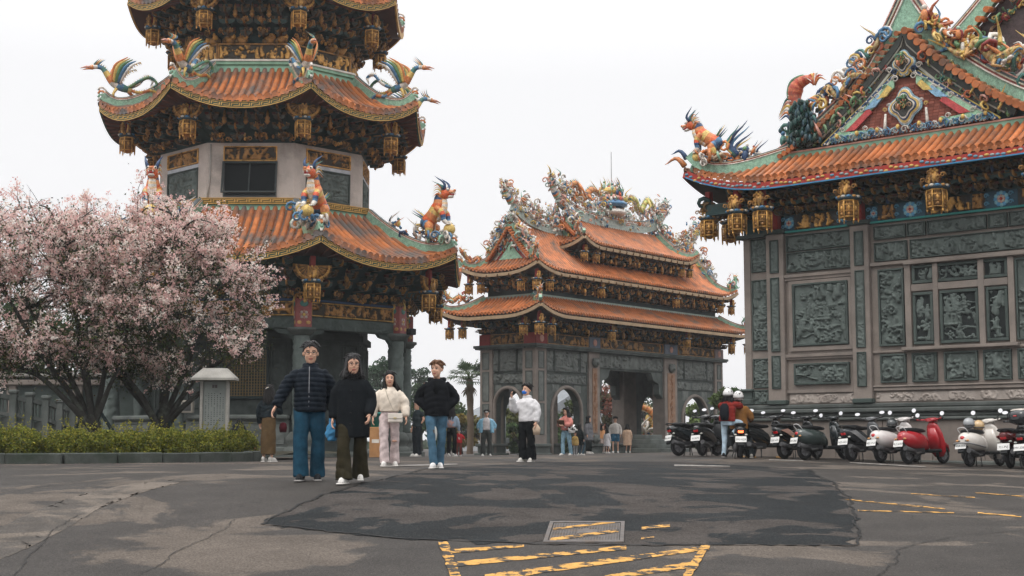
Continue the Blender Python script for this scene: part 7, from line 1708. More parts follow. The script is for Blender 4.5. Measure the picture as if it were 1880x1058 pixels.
def zipper(root, up, z0, z1, yy, col=(.3, .3, .32), x=0.0):
    m = MB(); m.tube([up((x, yy - .008 * math.sin(t * 3), z0 + (z1 - z0) * t)) for t in np.linspace(0, 1, 10)], .0045, 5, col); m.build('zip', 'matte', root)

def gp_(px, py): return gat(px, py)
# the couple in front
r_, J, S, up, hd = person('older man in dark quilted jacket and blue jeans, walking in front', gp_(567, 883), .05, 1.76, ('out', 'swing_b'), ((.085, -.1, .0), (.095, .06, .0)), dict(col=(.009, .013, .019), w=1.14, hem=.86, sleeve=1.25, puffer=.062, rough=.5, collar=1.2, deep=1.12), dict(col=(.014, .049, .08), w=1.22, flare=1.35, fold=1.2), (.02, .022, .025), ('short', 'hair_grey'), (.12, .06), 2, True)
zipper(r_, up, .9, 1.43, -.158); m = MB(); m.tube([up((.06 * math.cos(q), -.0 + .055 * math.sin(q), 1.47)) for q in np.linspace(0, 6.283, 16)], .018, 6, (.01, .012, .014), False); m.build('inner_collar', 'matte', r_)
r_, J, S, up, hd = person('woman in long black coat, brown flared trousers and white sneakers', gp_(646, 888), -.06, 1.6, ('down', ((.25, .0, 1.12), (.25, -.14, .92))), ((.07, -.2, .0), (.09, .14, .04)), dict(col=(.009, .011, .013), w=1.2, hem=.62, sleeve=1.25, flare=1.08, collar=.6, name='coat', fold=.6), dict(col=(.028, .024, .014), w=1.15, flare=1.75), (.62, .6, .57), ('long', 'hair_grey', .17, .12), (.3, .02), 2, True)
m = MB(); rg = np.random.default_rng(2)
for q in range(260): a = rg.random() * 6.283; b0 = up((.1 * math.cos(a), .0 + .09 * math.sin(a), 1.43 + rg.normal() * .03)); m.tube([b0, b0 + unit(rg.normal(size=3) + np.array([math.cos(a), math.sin(a), .2])) * .06], [.01, .002], 4, (.012, .012, .013))
m.build('fur_collar', 'matte', r_); m = MB()
for q in range(4): m.tube([up((.058 * math.cos(t), -.0 + .056 * math.sin(t), 1.44 + q * .016)) for t in np.linspace(0, 6.283, 16)], .011, 5, [(.42, .4, .38), (.1, .04, .05)][q % 2], False)
m.build('striped_collar', 'matte', r_); m = MB(); [m.ell(up((0, -.165, z)), (.012, .006, .012), (.02, .02, .02), 8, 4) for z in (.8, .95, 1.1, 1.25)]; m.build('coat_buttons', 'matte', r_)
bgp = np.array(r_.location) + np.array([-.27, .12, .56]); m = MB(); rg = np.random.default_rng(5)
ring_loft(m, [(0, 0, -.02, .05, .03), (0, 0, .06, .09, .05), (.01, 0, .16, .08, .05), (0, 0, .27, .03, .02)]); bg_ = defer(m, 'plastic_bag', cmat((.06, .22, .4), .3, .4, 40), None, .015, folds(4, .014, 30), 1); bg_.location = bgp; tag(bg_, 'crumpled blue plastic bag hanging at the black coat', 'bag')
# two more walkers
r_, J, S, up, hd = person('woman in cream sweatshirt and pale ripped jeans with a crossbody bag', gp_(714, 856), .05, 1.62, (((.28, .02, 1.14), (.3, -.02, .9)), ((.28, .02, 1.14), (.31, -.06, .9))), ((.075, -.13, .0), (.1, .1, .0)), dict(col=(.66, .58, .49), w=1.16, hem=1.0, sleeve=1.45, flare=.9, name='sweatshirt', fold=.9), dict(col=(.5, .41, .40), w=1.08, flare=1.4), (.62, .6, .57), ('long', 'hair_black', .24, .28), (.05, -.02), 1)
for s, z in ((-1, .5), (1, .46)):
    m = MB(); m.ell((s * .1, -.115 if s < 0 else -.09, z), (.05, .02, .022), (.45, .27, .2), 8, 5); m.build('ripped_knee', 'matte', r_)
m = MB(); m.tube(smooth_path([up((-.08, -.1, 1.43)), up((.0, -.17, 1.2)), up((.1, -.18, .98))], 8), .006, 5, (.4, .36, .3)); m.build('bag_strap', 'matte', r_)
b = MB(); b.box((0, 0, 0), (.25, .08, .16), (.62, .56, .5), None, .02); b.box((0, -.043, .035), (.25, .012, .09), (.66, .6, .53), None, .005); b.box((0, -.052, .0), (.05, .01, .02), (.5, .4, .2)); tag(b.build('shoulder_bag', 'matte', loc=np.array(r_.location) + np.array([.12, -.19, .83])), 'small cream flap bag at the cream sweatshirt', 'bag')
r_, J, S, up, hd = person('man in black hooded jacket and patched blue jeans, hands in pockets', gp_(801, 860), .0, 1.73, ('pocket', 'pocket'), ((.035, -.12, .0), (.05, .1, .0)), dict(col=(.008, .009, .011), w=1.14, hem=.84, sleeve=1.2, fold=1.2), dict(col=(.055, .115, .17), w=1.0, flare=1.05), (.66, .65, .64), ('short', 'hair_brown'), (-.35, .0), 1)
m = MB(); ring_loft(m, [(0, -.03, 1.2, .09, .12), (0, -.03, 1.4, .08, .1), (0, -.01, 1.455, .06, .065)]); m.build('shirt', cmat((.006, .007, .008)), r_); m = MB()
for q in range(16): a = math.pi * q / 15; m.ell(up((.115 * math.cos(a), .02 + .1 * math.sin(a), 1.44)), (.045, .05, .045), (.009, .01, .012), 7, 5)
m.build('hood', 'matte', r_); m = MB(); m.ell((-.052, -.098, .56), (.07, .045, .15), (.5, .5, .47), 10, 8); m.box((-.052, -.148, .58), (.06, .01, .09), (.08, .08, .08)); m.ell((-.055, -.07, .36), (.055, .03, .05), (.5, .5, .47), 8, 6); m.build('jeans_patch', 'matte', r_)
# photographer
r_, J, S, up, hd = person('person in white hoodie, black trousers and blue mask holding up a phone', gp_(968, 848), -.55, 1.73, (((.27, -.14, 1.16), (.22, -.3, 1.44)), 'down'), ((.1, -.0, .0), (.1, .03, .0)), dict(col=(.6, .59, .6), w=1.18, hem=.9, sleeve=1.4, flare=.95, name='hoodie', fold=.8, collar=1.5), dict(col=(.007, .008, .009), w=1.2, flare=1.5), (.5, .48, .44), ('short', 'hair_black'), (-.25, -.05), 1)
m = MB(); m.ell(hd((0, -.06, -.05)), (.066, .06, .058), (.03, .16, .55), 10, 8); m.build('face_mask', 'matte', r_)
ph_ = np.array(r_.matrix_basis @ Vector(J[-1][1])) ; root_m = Matrix.Translation(r_.location) @ Matrix.Rotation(-.55, 4, 'Z') @ Matrix.Scale(1.73 / 1.72, 4); w_ = root_m @ Vector(tuple(J[-1][1] + np.array([.0, -.05, .1])))
m = MB(); m.box((0, 0, 0), (.075, .012, .15), (.02, .02, .022), rotz(-.5), .006); tag(m.build('phone', 'ceramic', loc=w_), 'dark phone held up by the person in white hoodie', 'phone')
w_ = root_m @ Vector(tuple(J[1][1] + np.array([.0, .02, -.16]))); m = MB(); ring_loft(m, [(0, 0, -.12, .07, .04), (0, 0, .02, .09, .05), (0, 0, .12, .03, .02)]); tag(m.build('tote_bag', cmat((.5, .38, .28)), loc=w_), 'small tan bag hanging from the hoodie wearer hand', 'bag')
# woman seen from behind
r_, J, S, up, hd = person('woman in brown pinafore and dark top seen from behind, flower in her hair', gp_(492, 848), math.pi - .35, 1.6, (((.2, -.14, 1.14), (.1, -.28, 1.2)), 'down'), ((.08, 0, 0), (.09, .04, 0)), dict(col=(.014, .02, .024), w=1.02, hem=1.0, sleeve=1.1, name='blouse'), None, (.5, .48, .45), ('long', 'hair_black', .3), (.3, 0), 1, skirt=dict(col=(.085, .055, .028), hem=.16, w=.17))
m = MB(); ring_loft(m, [(0, .0, .98, .165, .125), (0, .0, 1.12, .165, .125), (0, .0, 1.25, .168, .12)]); defer(m, 'pinafore', cmat((.085, .055, .028)), r_, .014, folds(9, .006)); m = MB(); blossom(m, hd((.02, .105, .06)), .05, (.7, .66, .62), np.random.default_rng(1)); m.build('hair_flower', 'matte', r_)
m = MB(); ring_loft(m, [(0, 0, 0, .07, .04), (0, 0, .1, .085, .05), (0, 0, .18, .07, .04), (0, 0, .21, .03, .02)]); tag(m.build('handbag', cmat((.05, .01, .014)), loc=np.array(r_.location) + np.array([.3, .05, .62])), 'dark red handbag at the woman in brown pinafore', 'bag')
def far(label, px, py, Y, **k):
    p = at(px, py, Y); p[2] = float(gz(p[0], Y)); return person(label, p, detail=0, **k)
far('man in dark tee and trousers standing by the pagoda column', 766, 838, 45, rz=-1.0, H=1.72, top=dict(col=(.022, .03, .034), w=1.1, hem=.92, cover=0, name='tee'), bottom=dict(col=(.012, .016, .02), w=1.15, flare=1.3), arms=('down', ((.22, .1, 1.15), (.12, -.02, .98))), head=(-.3, .1))
r_ = far('person in pink top and denim sleeves, half hidden behind the black hooded jacket', 829, 839, 47, rz=math.pi - .3, H=1.62, top=dict(col=(.25, .32, .4), w=1.05, hem=1.0), bottom=dict(col=(.008, .009, .01), w=1.0), hair=('long', 'hair_black', .3))[0]
m = MB(); ring_loft(m, [(0, .0, 1.0, .175, .14), (0, .0, 1.2, .175, .14), (0, 0, 1.38, .14, .11)]); m.build('vest', cmat((.5, .3, .27)), r_)
r_, J, S, up, hd = far('small child in red football shirt with a white mark', 842, 838, 50, rz=.1, H=.95, top=dict(col=(.42, .03, .035), w=1.25, hem=.85, name='jersey', cover=.3), bottom=dict(col=(.16, .05, .04), w=1.1), arms=(((.3, 0, 1.15), (.36, -.05, .95)), ((.33, 0, 1.15), (.4, .05, .98))))
m = MB(); m.box(up((0, -.165, 1.15)), (.05, .01, .14), WHITE); m.box(up((0.04, -.165, 1.1)), (.09, .01, .04), WHITE); m.build('shirt_mark', 'matte', r_)
r_, J, S, up, hd = far('man in white cap and open pale blue jacket, hands on hips', 893, 838, 53, rz=.0, H=1.68, top=dict(col=(.6, .56, .56), w=1.02, hem=.98, name='shirt'), bottom=dict(col=(.05, .055, .052), w=1.2, flare=1.35), arms=(((.32, .06, 1.15), (.28, .02, .98)), ((.32, .06, 1.15), (.28, .02, .98))), legs=((.13, 0, 0), (.13, 0, 0)))
m = MB()
for s in (-1, 1): ring_loft(m, [(s * .21, .02, .88, .09, .15), (s * .19, .02, 1.1, .08, .14), (s * .155, .02, 1.36, .07, .1), (s * .11, .02, 1.43, .04, .07)]); e, w = J[s]; m.tube([S[s], e, e * .3 + w * .7], [.085, .085, .08], 10)
defer(m, 'open_jacket', cmat((.22, .42, .55)), r_, .022, folds(3, .008)); m = MB(); m.ell(hd((0, .01, .055)), (.088, .104, .075), (.66, .65, .62), 12, 7); m.ell(hd((0, -.11, .045)), (.06, .06, .012), (.66, .65, .62), 9, 5); m.build('cap', 'matte', r_)
r_, J, S, up, hd = far('woman in pink jacket and pale jeans holding a book', 1040, 838, 49, rz=-.75, H=1.62, top=dict(col=(.52, .2, .17), w=1.22, hem=.92, sleeve=1.45), bottom=dict(col=(.2, .32, .4), w=1.05, flare=1.1), arms=(((.26, -.08, 1.14), (.1, -.28, 1.12)), ((.26, -.08, 1.14), (.12, -.26, 1.1))), legs=((.08, -.1, 0), (.1, .14, .0)), hair=('long', 'hair_black', .22, .25), head=(-.3, .15))
q_ = np.array(r_.location); m = MB(); m.box((0, 0, 0), (.26, .04, .2), (.08, .045, .025), rotz(-.5) @ rotx(.5)); tag(m.build('book', 'matte', loc=q_ + np.array([-.2, -.25, 1.12])), 'brown book held by the woman in pink jacket', 'book')
m = MB(); ring_loft(m, [(0, 0, 0, .1, .08), (0, 0, .15, .15, .1), (0, 0, .28, .1, .06)]); rg = np.random.default_rng(3); [m.ell((rg.normal() * .08, -.08, .05 + .2 * rg.random()), (.04, .03, .03), [(.6, .58, .56), (.02, .02, .02)][q % 2], 6, 4) for q in range(24)]; tag(m.build('patterned_bag', 'matte', loc=q_ + np.array([.18, -.14, .78])), 'black and white patterned bag at the pink jacket', 'bag')
far('toddler in yellow coat beside the woman in pink jacket', 1056, 836, 49.5, rz=.5, H=.8, top=dict(col=(.42, .28, .1), w=1.35, hem=.75), bottom=dict(col=(.3, .3, .3)))
far('dark clad person crouching behind the toddler', 1064, 836, 51, rz=2.4, H=1.1, top=dict(col=(.012, .016, .018), w=1.3, hem=.6), bottom=dict(col=(.05, .08, .1)), seated=(((.12, -.3, .62), (.12, -.1, .1)), ((.12, -.3, .6), (.12, -.1, .1))), hair=('long', 'hair_black', .3))
r_, J, S, up, hd = far('woman in grey cardigan over a long black dress', 1081, 836, 63, rz=1.0, H=1.62, top=dict(col=(.14, .14, .15), w=1.3, hem=.62, flare=1.15, sleeve=1.4, name='cardigan'), skirt=dict(col=(.008, .012, .012), hem=.12, w=.17), hair=('long', 'hair_black', .25), head=(.3, 0))
far('girl in orange top and pale trousers', 1106, 833, 65, rz=.7, H=1.28, top=dict(col=(.6, .3, .14), w=1.1, hem=.9), bottom=dict(col=(.5, .4, .36)), hair=('long', 'hair_black', .2), head=(.4, 0))
far('girl in white dress with long black hair', 1115, 833, 64, rz=2.4, H=1.1, top=dict(col=(.58, .56, .58), w=1.2, hem=.5, flare=1.3), hair=('long', 'hair_black', .3))
far('man in white shirt and blue shorts looking down', 1130, 833, 68, rz=-.2, H=1.7, top=dict(col=(.58, .54, .5), w=1.12, hem=.92, sleeve=1.2), bottom=dict(col=(.035, .12, .2), w=1.25, cut=.55), head=(.1, .35), legs=((.1, -.08, 0), (.11, .1, 0)))
far('dark clad person half hidden behind the man in white shirt', 1142, 833, 71, rz=.3, H=1.5, top=dict(col=(.01, .012, .014), w=1.1, hem=.8), bottom=dict(col=(.02, .03, .045)))
far('woman in beige coat crouching at the gateway steps', 1152, 832, 63, rz=2.8, H=1.25, top=dict(col=(.4, .28, .2), w=1.3, hem=.45, flare=1.1), hair=('long', 'hair_black', .22), seated=(((.12, -.3, .6), (.12, -.15, .1)), ((.12, -.3, .6), (.12, -.15, .1))))
# ------------------------------------------------------------------ scooters and their riders
M('gloss', None, .18, .06, 3, spec=.5, coat=.6); M('plastic', None, .5, .15, 8, .1, 90, spec=.25); M('chrome', (.62, .62, .62), .14, 0, 1, metal=1.0); M('mirror_glass', (.7, .7, .71), .02, 0, 1, metal=1.0)
M('lamp_red', (.5, .015, .02), .12, 0, 1, spec=.6, coat=.5); M('lamp_lit', (.6, .06, .03), .2, 0, 1, emit=((1.0, .16, .05), 5.0)); M('plate', (.72, .72, .7), .4, .05, 5); M('ink', (.02, .02, .025), .6, 0, 1)
def yloft(mb, rows, col, n=16, e=.72):
    """rows of (y, cz, hx, hz)"""
    a = np.arange(n) * 2 * math.pi / n; cp = lambda v: np.sign(v) * np.abs(v) ** e
    A = np.array([[(hx * cp(math.cos(q)), y, cz + hz * cp(math.sin(q))) for q in a] for y, cz, hx, hz in rows]); mb.rings(A, col)
BLK = (.012, .014, .015); GRY = (.05, .052, .055)
def scooter(label, loc, rz, plate, body=BLK, shield=None, style='sharp', accent=None, lit=False, lean=-.07, seatc=(.012, .012, .013), rack=False, helmet=None, lid=None, topbox=None, steer=.15):
    shield = shield or body; t = thing('scooter', label, 'scooter', loc, rz, 'scooters parked along the temple wall'); t.rotation_euler = (0, lean, rz)
    r = .235 if style == 'sharp' else .215
    for y, w in ((-.62, .055), (.64, .05)):
        R = roty(math.pi / 2); m = MB(); a = np.linspace(0, 2 * math.pi, 27); m.tube([(0, y + (r - w) * math.cos(q), r + (r - w) * math.sin(q)) for q in a], w, 8, (.016, .016, .017), False); ty = m.build('tyre', 'rubber', None)
        m = MB(R=R, o=(0, y, r)); m.lathe([(.02, -.035), (r - w * 1.5, -.03), (r - w * 1.3, -.03), (r - w * 1.3, .03), (r - w * 1.5, .03), (.02, .035)], (0, 0, 0), 18, (.16, .16, .17)); wh = m.build('wheel', 'plastic', t); ty.parent = wh
        m = MB(R=R, o=(0, y, r)); [m.box((math.cos(q) * (r - w) * .5, math.sin(q) * (r - w) * .5, 0), (.035, (r - w), .085), (.1, .1, .105), rotz(q + math.pi / 2)) for q in np.arange(5) * 1.2566]; m.build('rim', 'plastic', wh)
    m = MB()
    if style == 'sharp': yloft(m, [(-.92, .72, .05, .03), (-.86, .71, .1, .075), (-.7, .66, .15, .13), (-.45, .6, .165, .17), (-.2, .54, .15, .19), (-.02, .46, .13, .17), (.06, .38, .12, .1)], body)
    else: yloft(m, [(-.84, .6, .05, .06), (-.8, .6, .13, .14), (-.66, .58, .2, .21), (-.45, .55, .225, .22), (-.22, .53, .2, .2), (-.04, .5, .14, .18), (.04, .42, .12, .14)], body, e=.9)
    bd = m.build('rear_body', 'gloss', t)
    if accent is not None:
        for s in (-1, 1):
            m = MB(); m.prism([(-.86, .7), (-.6, .74), (-.15, .52), (-.12, .44), (-.3, .46), (-.62, .62)], (s * .165, 0, 0), (0, 1, 0), (0, 0, 1), .02, accent); m.build('side_panel', 'gloss', bd)
    m = MB(); yloft(m, [(-.74, .83, .05, .02), (-.7, .83, .12, .045), (-.45, .82, .145, .05), (-.25, .79, .14, .05), (-.02, .79, .11, .045), (.03, .78, .07, .02)] if style == 'sharp' else [(-.74, .79, .06, .02), (-.68, .79, .13, .045), (-.42, .79, .15, .05), (-.15, .77, .13, .05), (0, .76, .07, .03)], seatc); m.build('seat', 'plastic', t)
    m = MB(); m.box((0, .2, .3), (.34, .46, .07), BLK, None, .02); m.box((0, -.35, .3), (.22, .5, .16), (.03, .03, .032), None, .03); m.ell((-.12, -.55, .26), (.06, .18, .12), (.06, .06, .062), 10, 7); m.build('floorboard', 'plastic', t)
    m = MB(); f = 1.0 if style == 'sharp' else 1.12
    rows = [(0, .52, .16, .1 * f, .06), (0, .5, .28, .19 * f, .045), (0, .46, .48, .22 * f, .05), (0, .41, .7, .2 * f, .055), (0, .36, .88, .15 * f, .06), (0, .33, .97, .07, .05)]; ring_loft(m, rows, 18, shield); sh_ = m.build('front_shield', 'gloss', t)
    m = MB(); ring_loft(m, [(0, .39, .3, .15, .04), (0, .35, .6, .16, .05), (0, .31, .84, .11, .04)], 14, shield if style != 'sharp' else (.03, .032, .034)); m.build('inner_shield', 'gloss' if style != 'sharp' else 'plastic', sh_); me = None
    m = MB(); yloft(m, [(.38, .3, .04, .05), (.46, .46, .07, .05), (.62, .5, .08, .05), (.8, .42, .07, .05), (.86, .3, .04, .04)], shield, 12, .9); m.build('front_fender', 'gloss', t)
    m = MB(); m.tube([(0, .64, .24), (0, .42, .7), (0, .33, 1.0)], .028, 7, (.1, .1, .1)); m.build('fork', 'plastic', t)
    mh_ = .16 * ((abs(loc[0]) * 7.3) % 1) - .04
    Rs = rotz(steer); hb = lambda p: np.array([0, .33, 0]) + Rs @ np.asarray(p, float)
    m = MB(R=Rs, o=(0, .33, 0)); yloft(m, [(-.1, 1.02, .06, .03), (-.05, 1.03, .15, .045), (.04, 1.03, .14, .06), (.12, 1.0, .1, .07), (.17, .99, .05, .05)], shield); m.tube([(-.33, -.1, 1.05), (-.12, 0, 1.03), (.12, 0, 1.03), (.33, -.1, 1.05)], .022, 7, shield if style != 'sharp' else GRY); hbo = m.build('handlebar', 'gloss', t)
    for s in (-1, 1):
        m = MB(R=Rs, o=(0, .33, 0)); m.tube([(s * .24, -.06, 1.045), (s * .37, -.115, 1.05)], .021, 8, (.014, .014, .015)); m.tube([(s * .2, .02, 1.05), (s * .36, -.05, 1.035)], .006, 5, (.2, .2, .2)); m.build('grip', 'plastic', hbo)
        m = MB(R=Rs, o=(0, .33, 0)); m.tube([(s * .2, -.03, 1.06), (s * .26, -.02, 1.09 + mh_ * .5), (s * .31, -.03, 1.11 + mh_)], .011, 5, (.03, .03, .03)); c = np.array([s * .32, -.05, 1.13 + mh_]); mr_R = rotz(.3 - steer) @ rotx(-.2); a = np.linspace(0, 6.283, 13)[:-1]; e = (.053, .053) if style != 'sharp' else (.068, .04)
        ring = np.array([(e[0] * math.cos(q), 0, e[1] * math.sin(q)) for q in a]); m.rings(np.array([(ring * .8 + (0, .03, 0)) @ mr_R.T + c, (ring + (0, .01, 0)) @ mr_R.T + c, (ring * 1.04) @ mr_R.T + c]), BLK if style == 'sharp' else (.3, .3, .3)); mr = m.build('mirror', 'plastic', hbo)
        g = MB(R=Rs, o=(0, .33, 0)); g.add((ring * .96 + (0, -.003, 0)) @ mr_R.T + c, np.arange(12), (1, 1, 1), False); gl = g.build('mirror_glass', 'mirror_glass', hbo)
    m = MB(R=Rs, o=(0, .33, 0)); m.ell((0, .165, .98), (.07, .04, .06), (.5, .5, .5), 10, 6); m.build('headlight', 'chrome', hbo)
    m = MB(); (m.box((0, -.875, .66), (.13, .05, .07), (1, 1, 1), rotx(.35), .012) if style == 'sharp' else m.ell((0, -.815, .64), (.07, .035, .05), (1, 1, 1), 10, 6)); tl_ = m.build('tail_light', 'lamp_lit' if lit else 'lamp_red', t)
    for s in (-1, 1): m = MB(); m.ell((s * .13, -.83, .58), (.04, .03, .022), (.6, .3, .12) if style != 'sharp' else (.5, .5, .46), 7, 5); m.tube([(s * .04, -.82, .57), (s * .12, -.83, .58)], .012, 5, BLK); m.build('indicator', 'plastic', t)
    m = MB(); m.prism([(-.72, .5), (-.86, .5), (-.95, .34), (-.93, .3), (-.8, .42), (-.68, .44)], (0, 0, 0), (0, 1, 0), (0, 0, 1), .15, BLK); m.build('rear_fender', 'plastic', t)
    Rp = rotx(-.3); m = MB(); m.box((0, 0, 0), (.27, .006, .15), (1, 1, 1), None, .003); pl = m.build('number_plate', 'plate', t, loc=(0, -.925, .47)); pl.rotation_euler = (-.3, 0, 0)
    fc = bpy.data.curves.new('lettering', 'FONT'); fc.body = plate; fc.size = .066; fc.align_x = 'CENTER'; fc.align_y = 'CENTER'; fc.extrude = .0006; fc.materials.append(MT['ink']); fo = link('lettering', fc, pl, loc=(0, -.0045, -.012), rot=(math.pi / 2, 0, 0))
    m = MB(); m.tube([(.13, -.3, .26), (.17, -.5, .24), (.18, -.6, .27)], .025, 7, (.1, .1, .1)); m.tube([(.18, -.58, .27), (.19, -.92, .36)], [.055, .06], 10, (.05, .05, .052)); m.build('exhaust', 'plastic', t)
    m = MB(); m.tube([(-.12, -.12, .26), (-.2, -.02, .02)], .012, 5, (.06, .06, .06)); m.tube([(-.1, -.3, .2), (-.14, -.36, .0)], .014, 5, (.06, .06, .06)); m.tube([(.1, -.3, .2), (.14, -.36, .0)], .014, 5, (.06, .06, .06)); m.build('stand', 'plastic', t)
    m = MB()
    if style == 'sharp': m.tube(smooth_path([(-.13, -.55, .8), (-.12, -.86, .83), (0, -.92, .85), (.12, -.86, .83), (.13, -.55, .8)], 14), .016, 6, BLK)
    else: m.tube(smooth_path([(-.1, -.72, .74), (-.1, -.82, .84), (0, -.84, .87), (.1, -.82, .84), (.1, -.72, .74)], 14), .011, 6, (.55, .55, .55))
    if rack: m.tube(smooth_path([(-.24, -.3, .42), (-.26, -.6, .46), (-.16, -.92, .52), (.16, -.92, .52), (.26, -.6, .46), (.24, -.3, .42)], 18), .018, 6, (.2, .2, .2))
    m.build('grab_rail', 'plastic', t)
    M4 = Matrix.Translation(t.location) @ t.rotation_euler.to_matrix().to_4x4()
    for h, (y, z, nm) in ((helmet, (-.5, .97, 'helmet resting on a scooter seat')), (lid, (-.1, .92, ''))):
        if not h: continue
        m = MB(); m.ell((0, 0, 0), (.125, .145, .13), h[0], 14, 9); m.ell((0, -.1 if False else .09, -.03), (.1, .06, .06), (.02, .02, .02), 10, 6); m.tube([(.127 * math.cos(q), .147 * math.sin(q), -.04) for q in np.linspace(0, 6.283, 20)], .012, 5, (.04, .04, .04), False)
        o = m.build('helmet', 'gloss', loc=M4 @ Vector((0, y, z))); o.rotation_euler = (0, 0, rz); tag(o, h[1], 'helmet')
    if topbox:
        m = MB(); yloft(m, [(-.98, 1.12, .1, .06), (-.94, 1.12, .21, .14), (-.75, 1.12, .24, .17), (-.55, 1.12, .2, .14), (-.5, 1.12, .1, .07)], (.012, .015, .018)); tb = m.build('top_box', 'gloss', t)
        m = MB(); yloft(m, [(-.93, 1.25, .1, .02), (-.85, 1.26, .17, .04), (-.62, 1.26, .16, .04), (-.56, 1.25, .08, .02)], (.5, .45, .4)); m.build('lid', 'gloss', tb); m = MB(); m.box((0, -.985, 1.14), (.08, .02, .03), (.4, .02, .02), None, .005); m.build('reflector', 'gloss', tb); m = MB(); m.tube([(-.1, -.7, .85), (-.08, -.75, .99)], .012, 5, BLK); m.tube([(.1, -.7, .85), (.08, -.75, .99)], .012, 5, BLK); m.build('carrier', 'plastic', tb)
    return t
Hu = np.array([-.742, .670]); Hn = np.array([-.670, -.742]); W0 = np.array([10.33, 35.0])
def row_at(px, off):
    o = W0 + Hn * off; a = (px - CX) / (FPX * math.cos(PITCH) ) ; d = np.array([(px - CX) / FPX / (math.cos(PITCH)), 1.0]); t, s = np.linalg.solve(np.array([[d[0], -Hu[0]], [d[1], -Hu[1]]]), o); p = d * t; return np.array([p[0], p[1], float(gz(p[0], p[1]))])
RZ = -.735
scooter('black scooter at the row end nearest the gateway, tail toward the gate pier', row_at(1277, 1.55), RZ - .32, '816-NKX', accent=(.02, .025, .028), lean=-.09)
scooter('black scooter tucked behind the pillion passenger', row_at(1306, 1.2), RZ + .1, 'M-2073', seatc=(.02, .02, .02))
rs = row_at(1353, 2.45); scooter('black scooter with lit tail lamp carrying the two riders', rs, -.12, '295-HZR', lit=True, lean=0, steer=0)
scooter('black scooter with bare front wheel, right of the tan jacket rider', row_at(1404, 1.5), RZ - .25, '607-CMB')
scooter('black scooter with long pink and cream side panels', row_at(1463, 1.55), RZ - .15, 'GEK-625', accent=(.42, .25, .2))
scooter('dark green grey rounded scooter beside the pink panelled one', row_at(1507, 1.6), RZ - .35, 'MT-7067', body=(.035, .048, .045), shield=(.02, .026, .028), style='round', helmet=None, lid=None)
scooter('dark scooter with grey footwell and slim tail', row_at(1583, 1.55), RZ - .1, 'N25-665', body=(.035, .038, .042), shield=(.12, .125, .13), accent=(.16, .165, .17))
scooter('white rounded scooter with black seat, left of the red one', row_at(1640, 1.6), RZ - .2, 'MEC-7121', body=(.66, .62, .6), style='round', lid=((.035, .04, .042), 'black helmet on the white rounded scooter next to the red one'))
scooter('glossy red rounded scooter with chrome grab rail', row_at(1690, 1.65), RZ - .22, 'MLC-6707', body=(.36, .015, .022), style='round')
scooter('cream white rounded scooter with rear bumper bar and two helmets', row_at(1797, 1.75), RZ - .12, 'MGA-2530', body=(.66, .62, .57), style='round', rack=True, helmet=((.3, .31, .32), 'silver helmet on the cream scooter seat'), lid=((.55, .38, .2), 'tan striped helmet on the cream scooter'))
scooter('dark red motor scooter beside the cream one', row_at(1862, 1.9), RZ + .05, '721-PVJ', body=(.12, .01, .012), accent=(.25, .02, .02), shield=BLK)
scooter('black scooter with high top box, cut by the frame edge', row_at(1902, 2.1), RZ - .1, 'EMV-3381', topbox=True)
# riders
p = rs + np.array([-.02, -.08, -.1]); r_, J, S, up, hd = person('scooter driver in tan jacket and white helmet seen from behind', p, math.pi - .12, 1.72, (((.3, -.12, 1.12), (.3, -.42, 1.06)), ((.3, -.12, 1.12), (.3, -.42, 1.06))), top=dict(col=(.25, .115, .035), w=1.2, hem=.82, sleeve=1.3, flare=1.05), bottom=dict(col=(.02, .024, .026), w=1.15, flare=1.4), shoes=(.55, .52, .48), head=(.0, .05), seated=(((.24, -.36, .68), (.3, -.12, .19)), ((.2, -.42, .72), (.2, -.34, .4))), detail=1, face=False, lean=(0, -.04))
def helm(hd, label, root):
    m = MB(); c = hd((0, .01, .03)); m.ell(c, (.135, .15, .14), (.7, .69, .68), 16, 11); m.tube([c + np.array([.137 * math.cos(q), .152 * math.sin(q), -.045]) for q in np.linspace(0, 6.283, 22)], .011, 5, (.03, .03, .03), False); m.ell(c + np.array([0, -.11, -.02]), (.1, .06, .07), (.02, .025, .03), 10, 7); m.ell(c + np.array([0, .02, -.1]), (.1, .11, .05), (.02, .02, .02), 10, 6)
    m.build('helmet', 'gloss', root)
helm(hd, '', r_)
p = rs + np.array([-.36, -.4, .02]); r_, J, S, up, hd = person('pillion passenger in red jacket and pale jeans swinging a leg over the scooter', p, math.pi - .5, 1.66, (((.26, -.2, 1.32), (.12, -.46, 1.36)), ((.24, -.22, 1.3), (.1, -.42, 1.3))), top=dict(col=(.2, .025, .02), w=1.15, hem=.92, sleeve=1.3, flare=1.05), bottom=dict(col=(.36, .46, .54), w=.95), shoes=(.02, .02, .022), hair=('long', 'hair_black', .15), head=(.1, .0), seated=(((.3, -.2, .86), (.17, .1, .62)), ((.09, -.03, .5), (.09, .04, .09))), detail=1, face=False, lean=(0, -.06))
helm(hd, '', r_)
m = MB(); ring_loft(m, [(0, .2, .95, .1, .05), (0, .21, 1.1, .13, .07), (0, .2, 1.3, .12, .06), (0, .18, 1.38, .06, .03)], 14); m.build('backpack', cmat((.012, .014, .018)), r_)
flush()
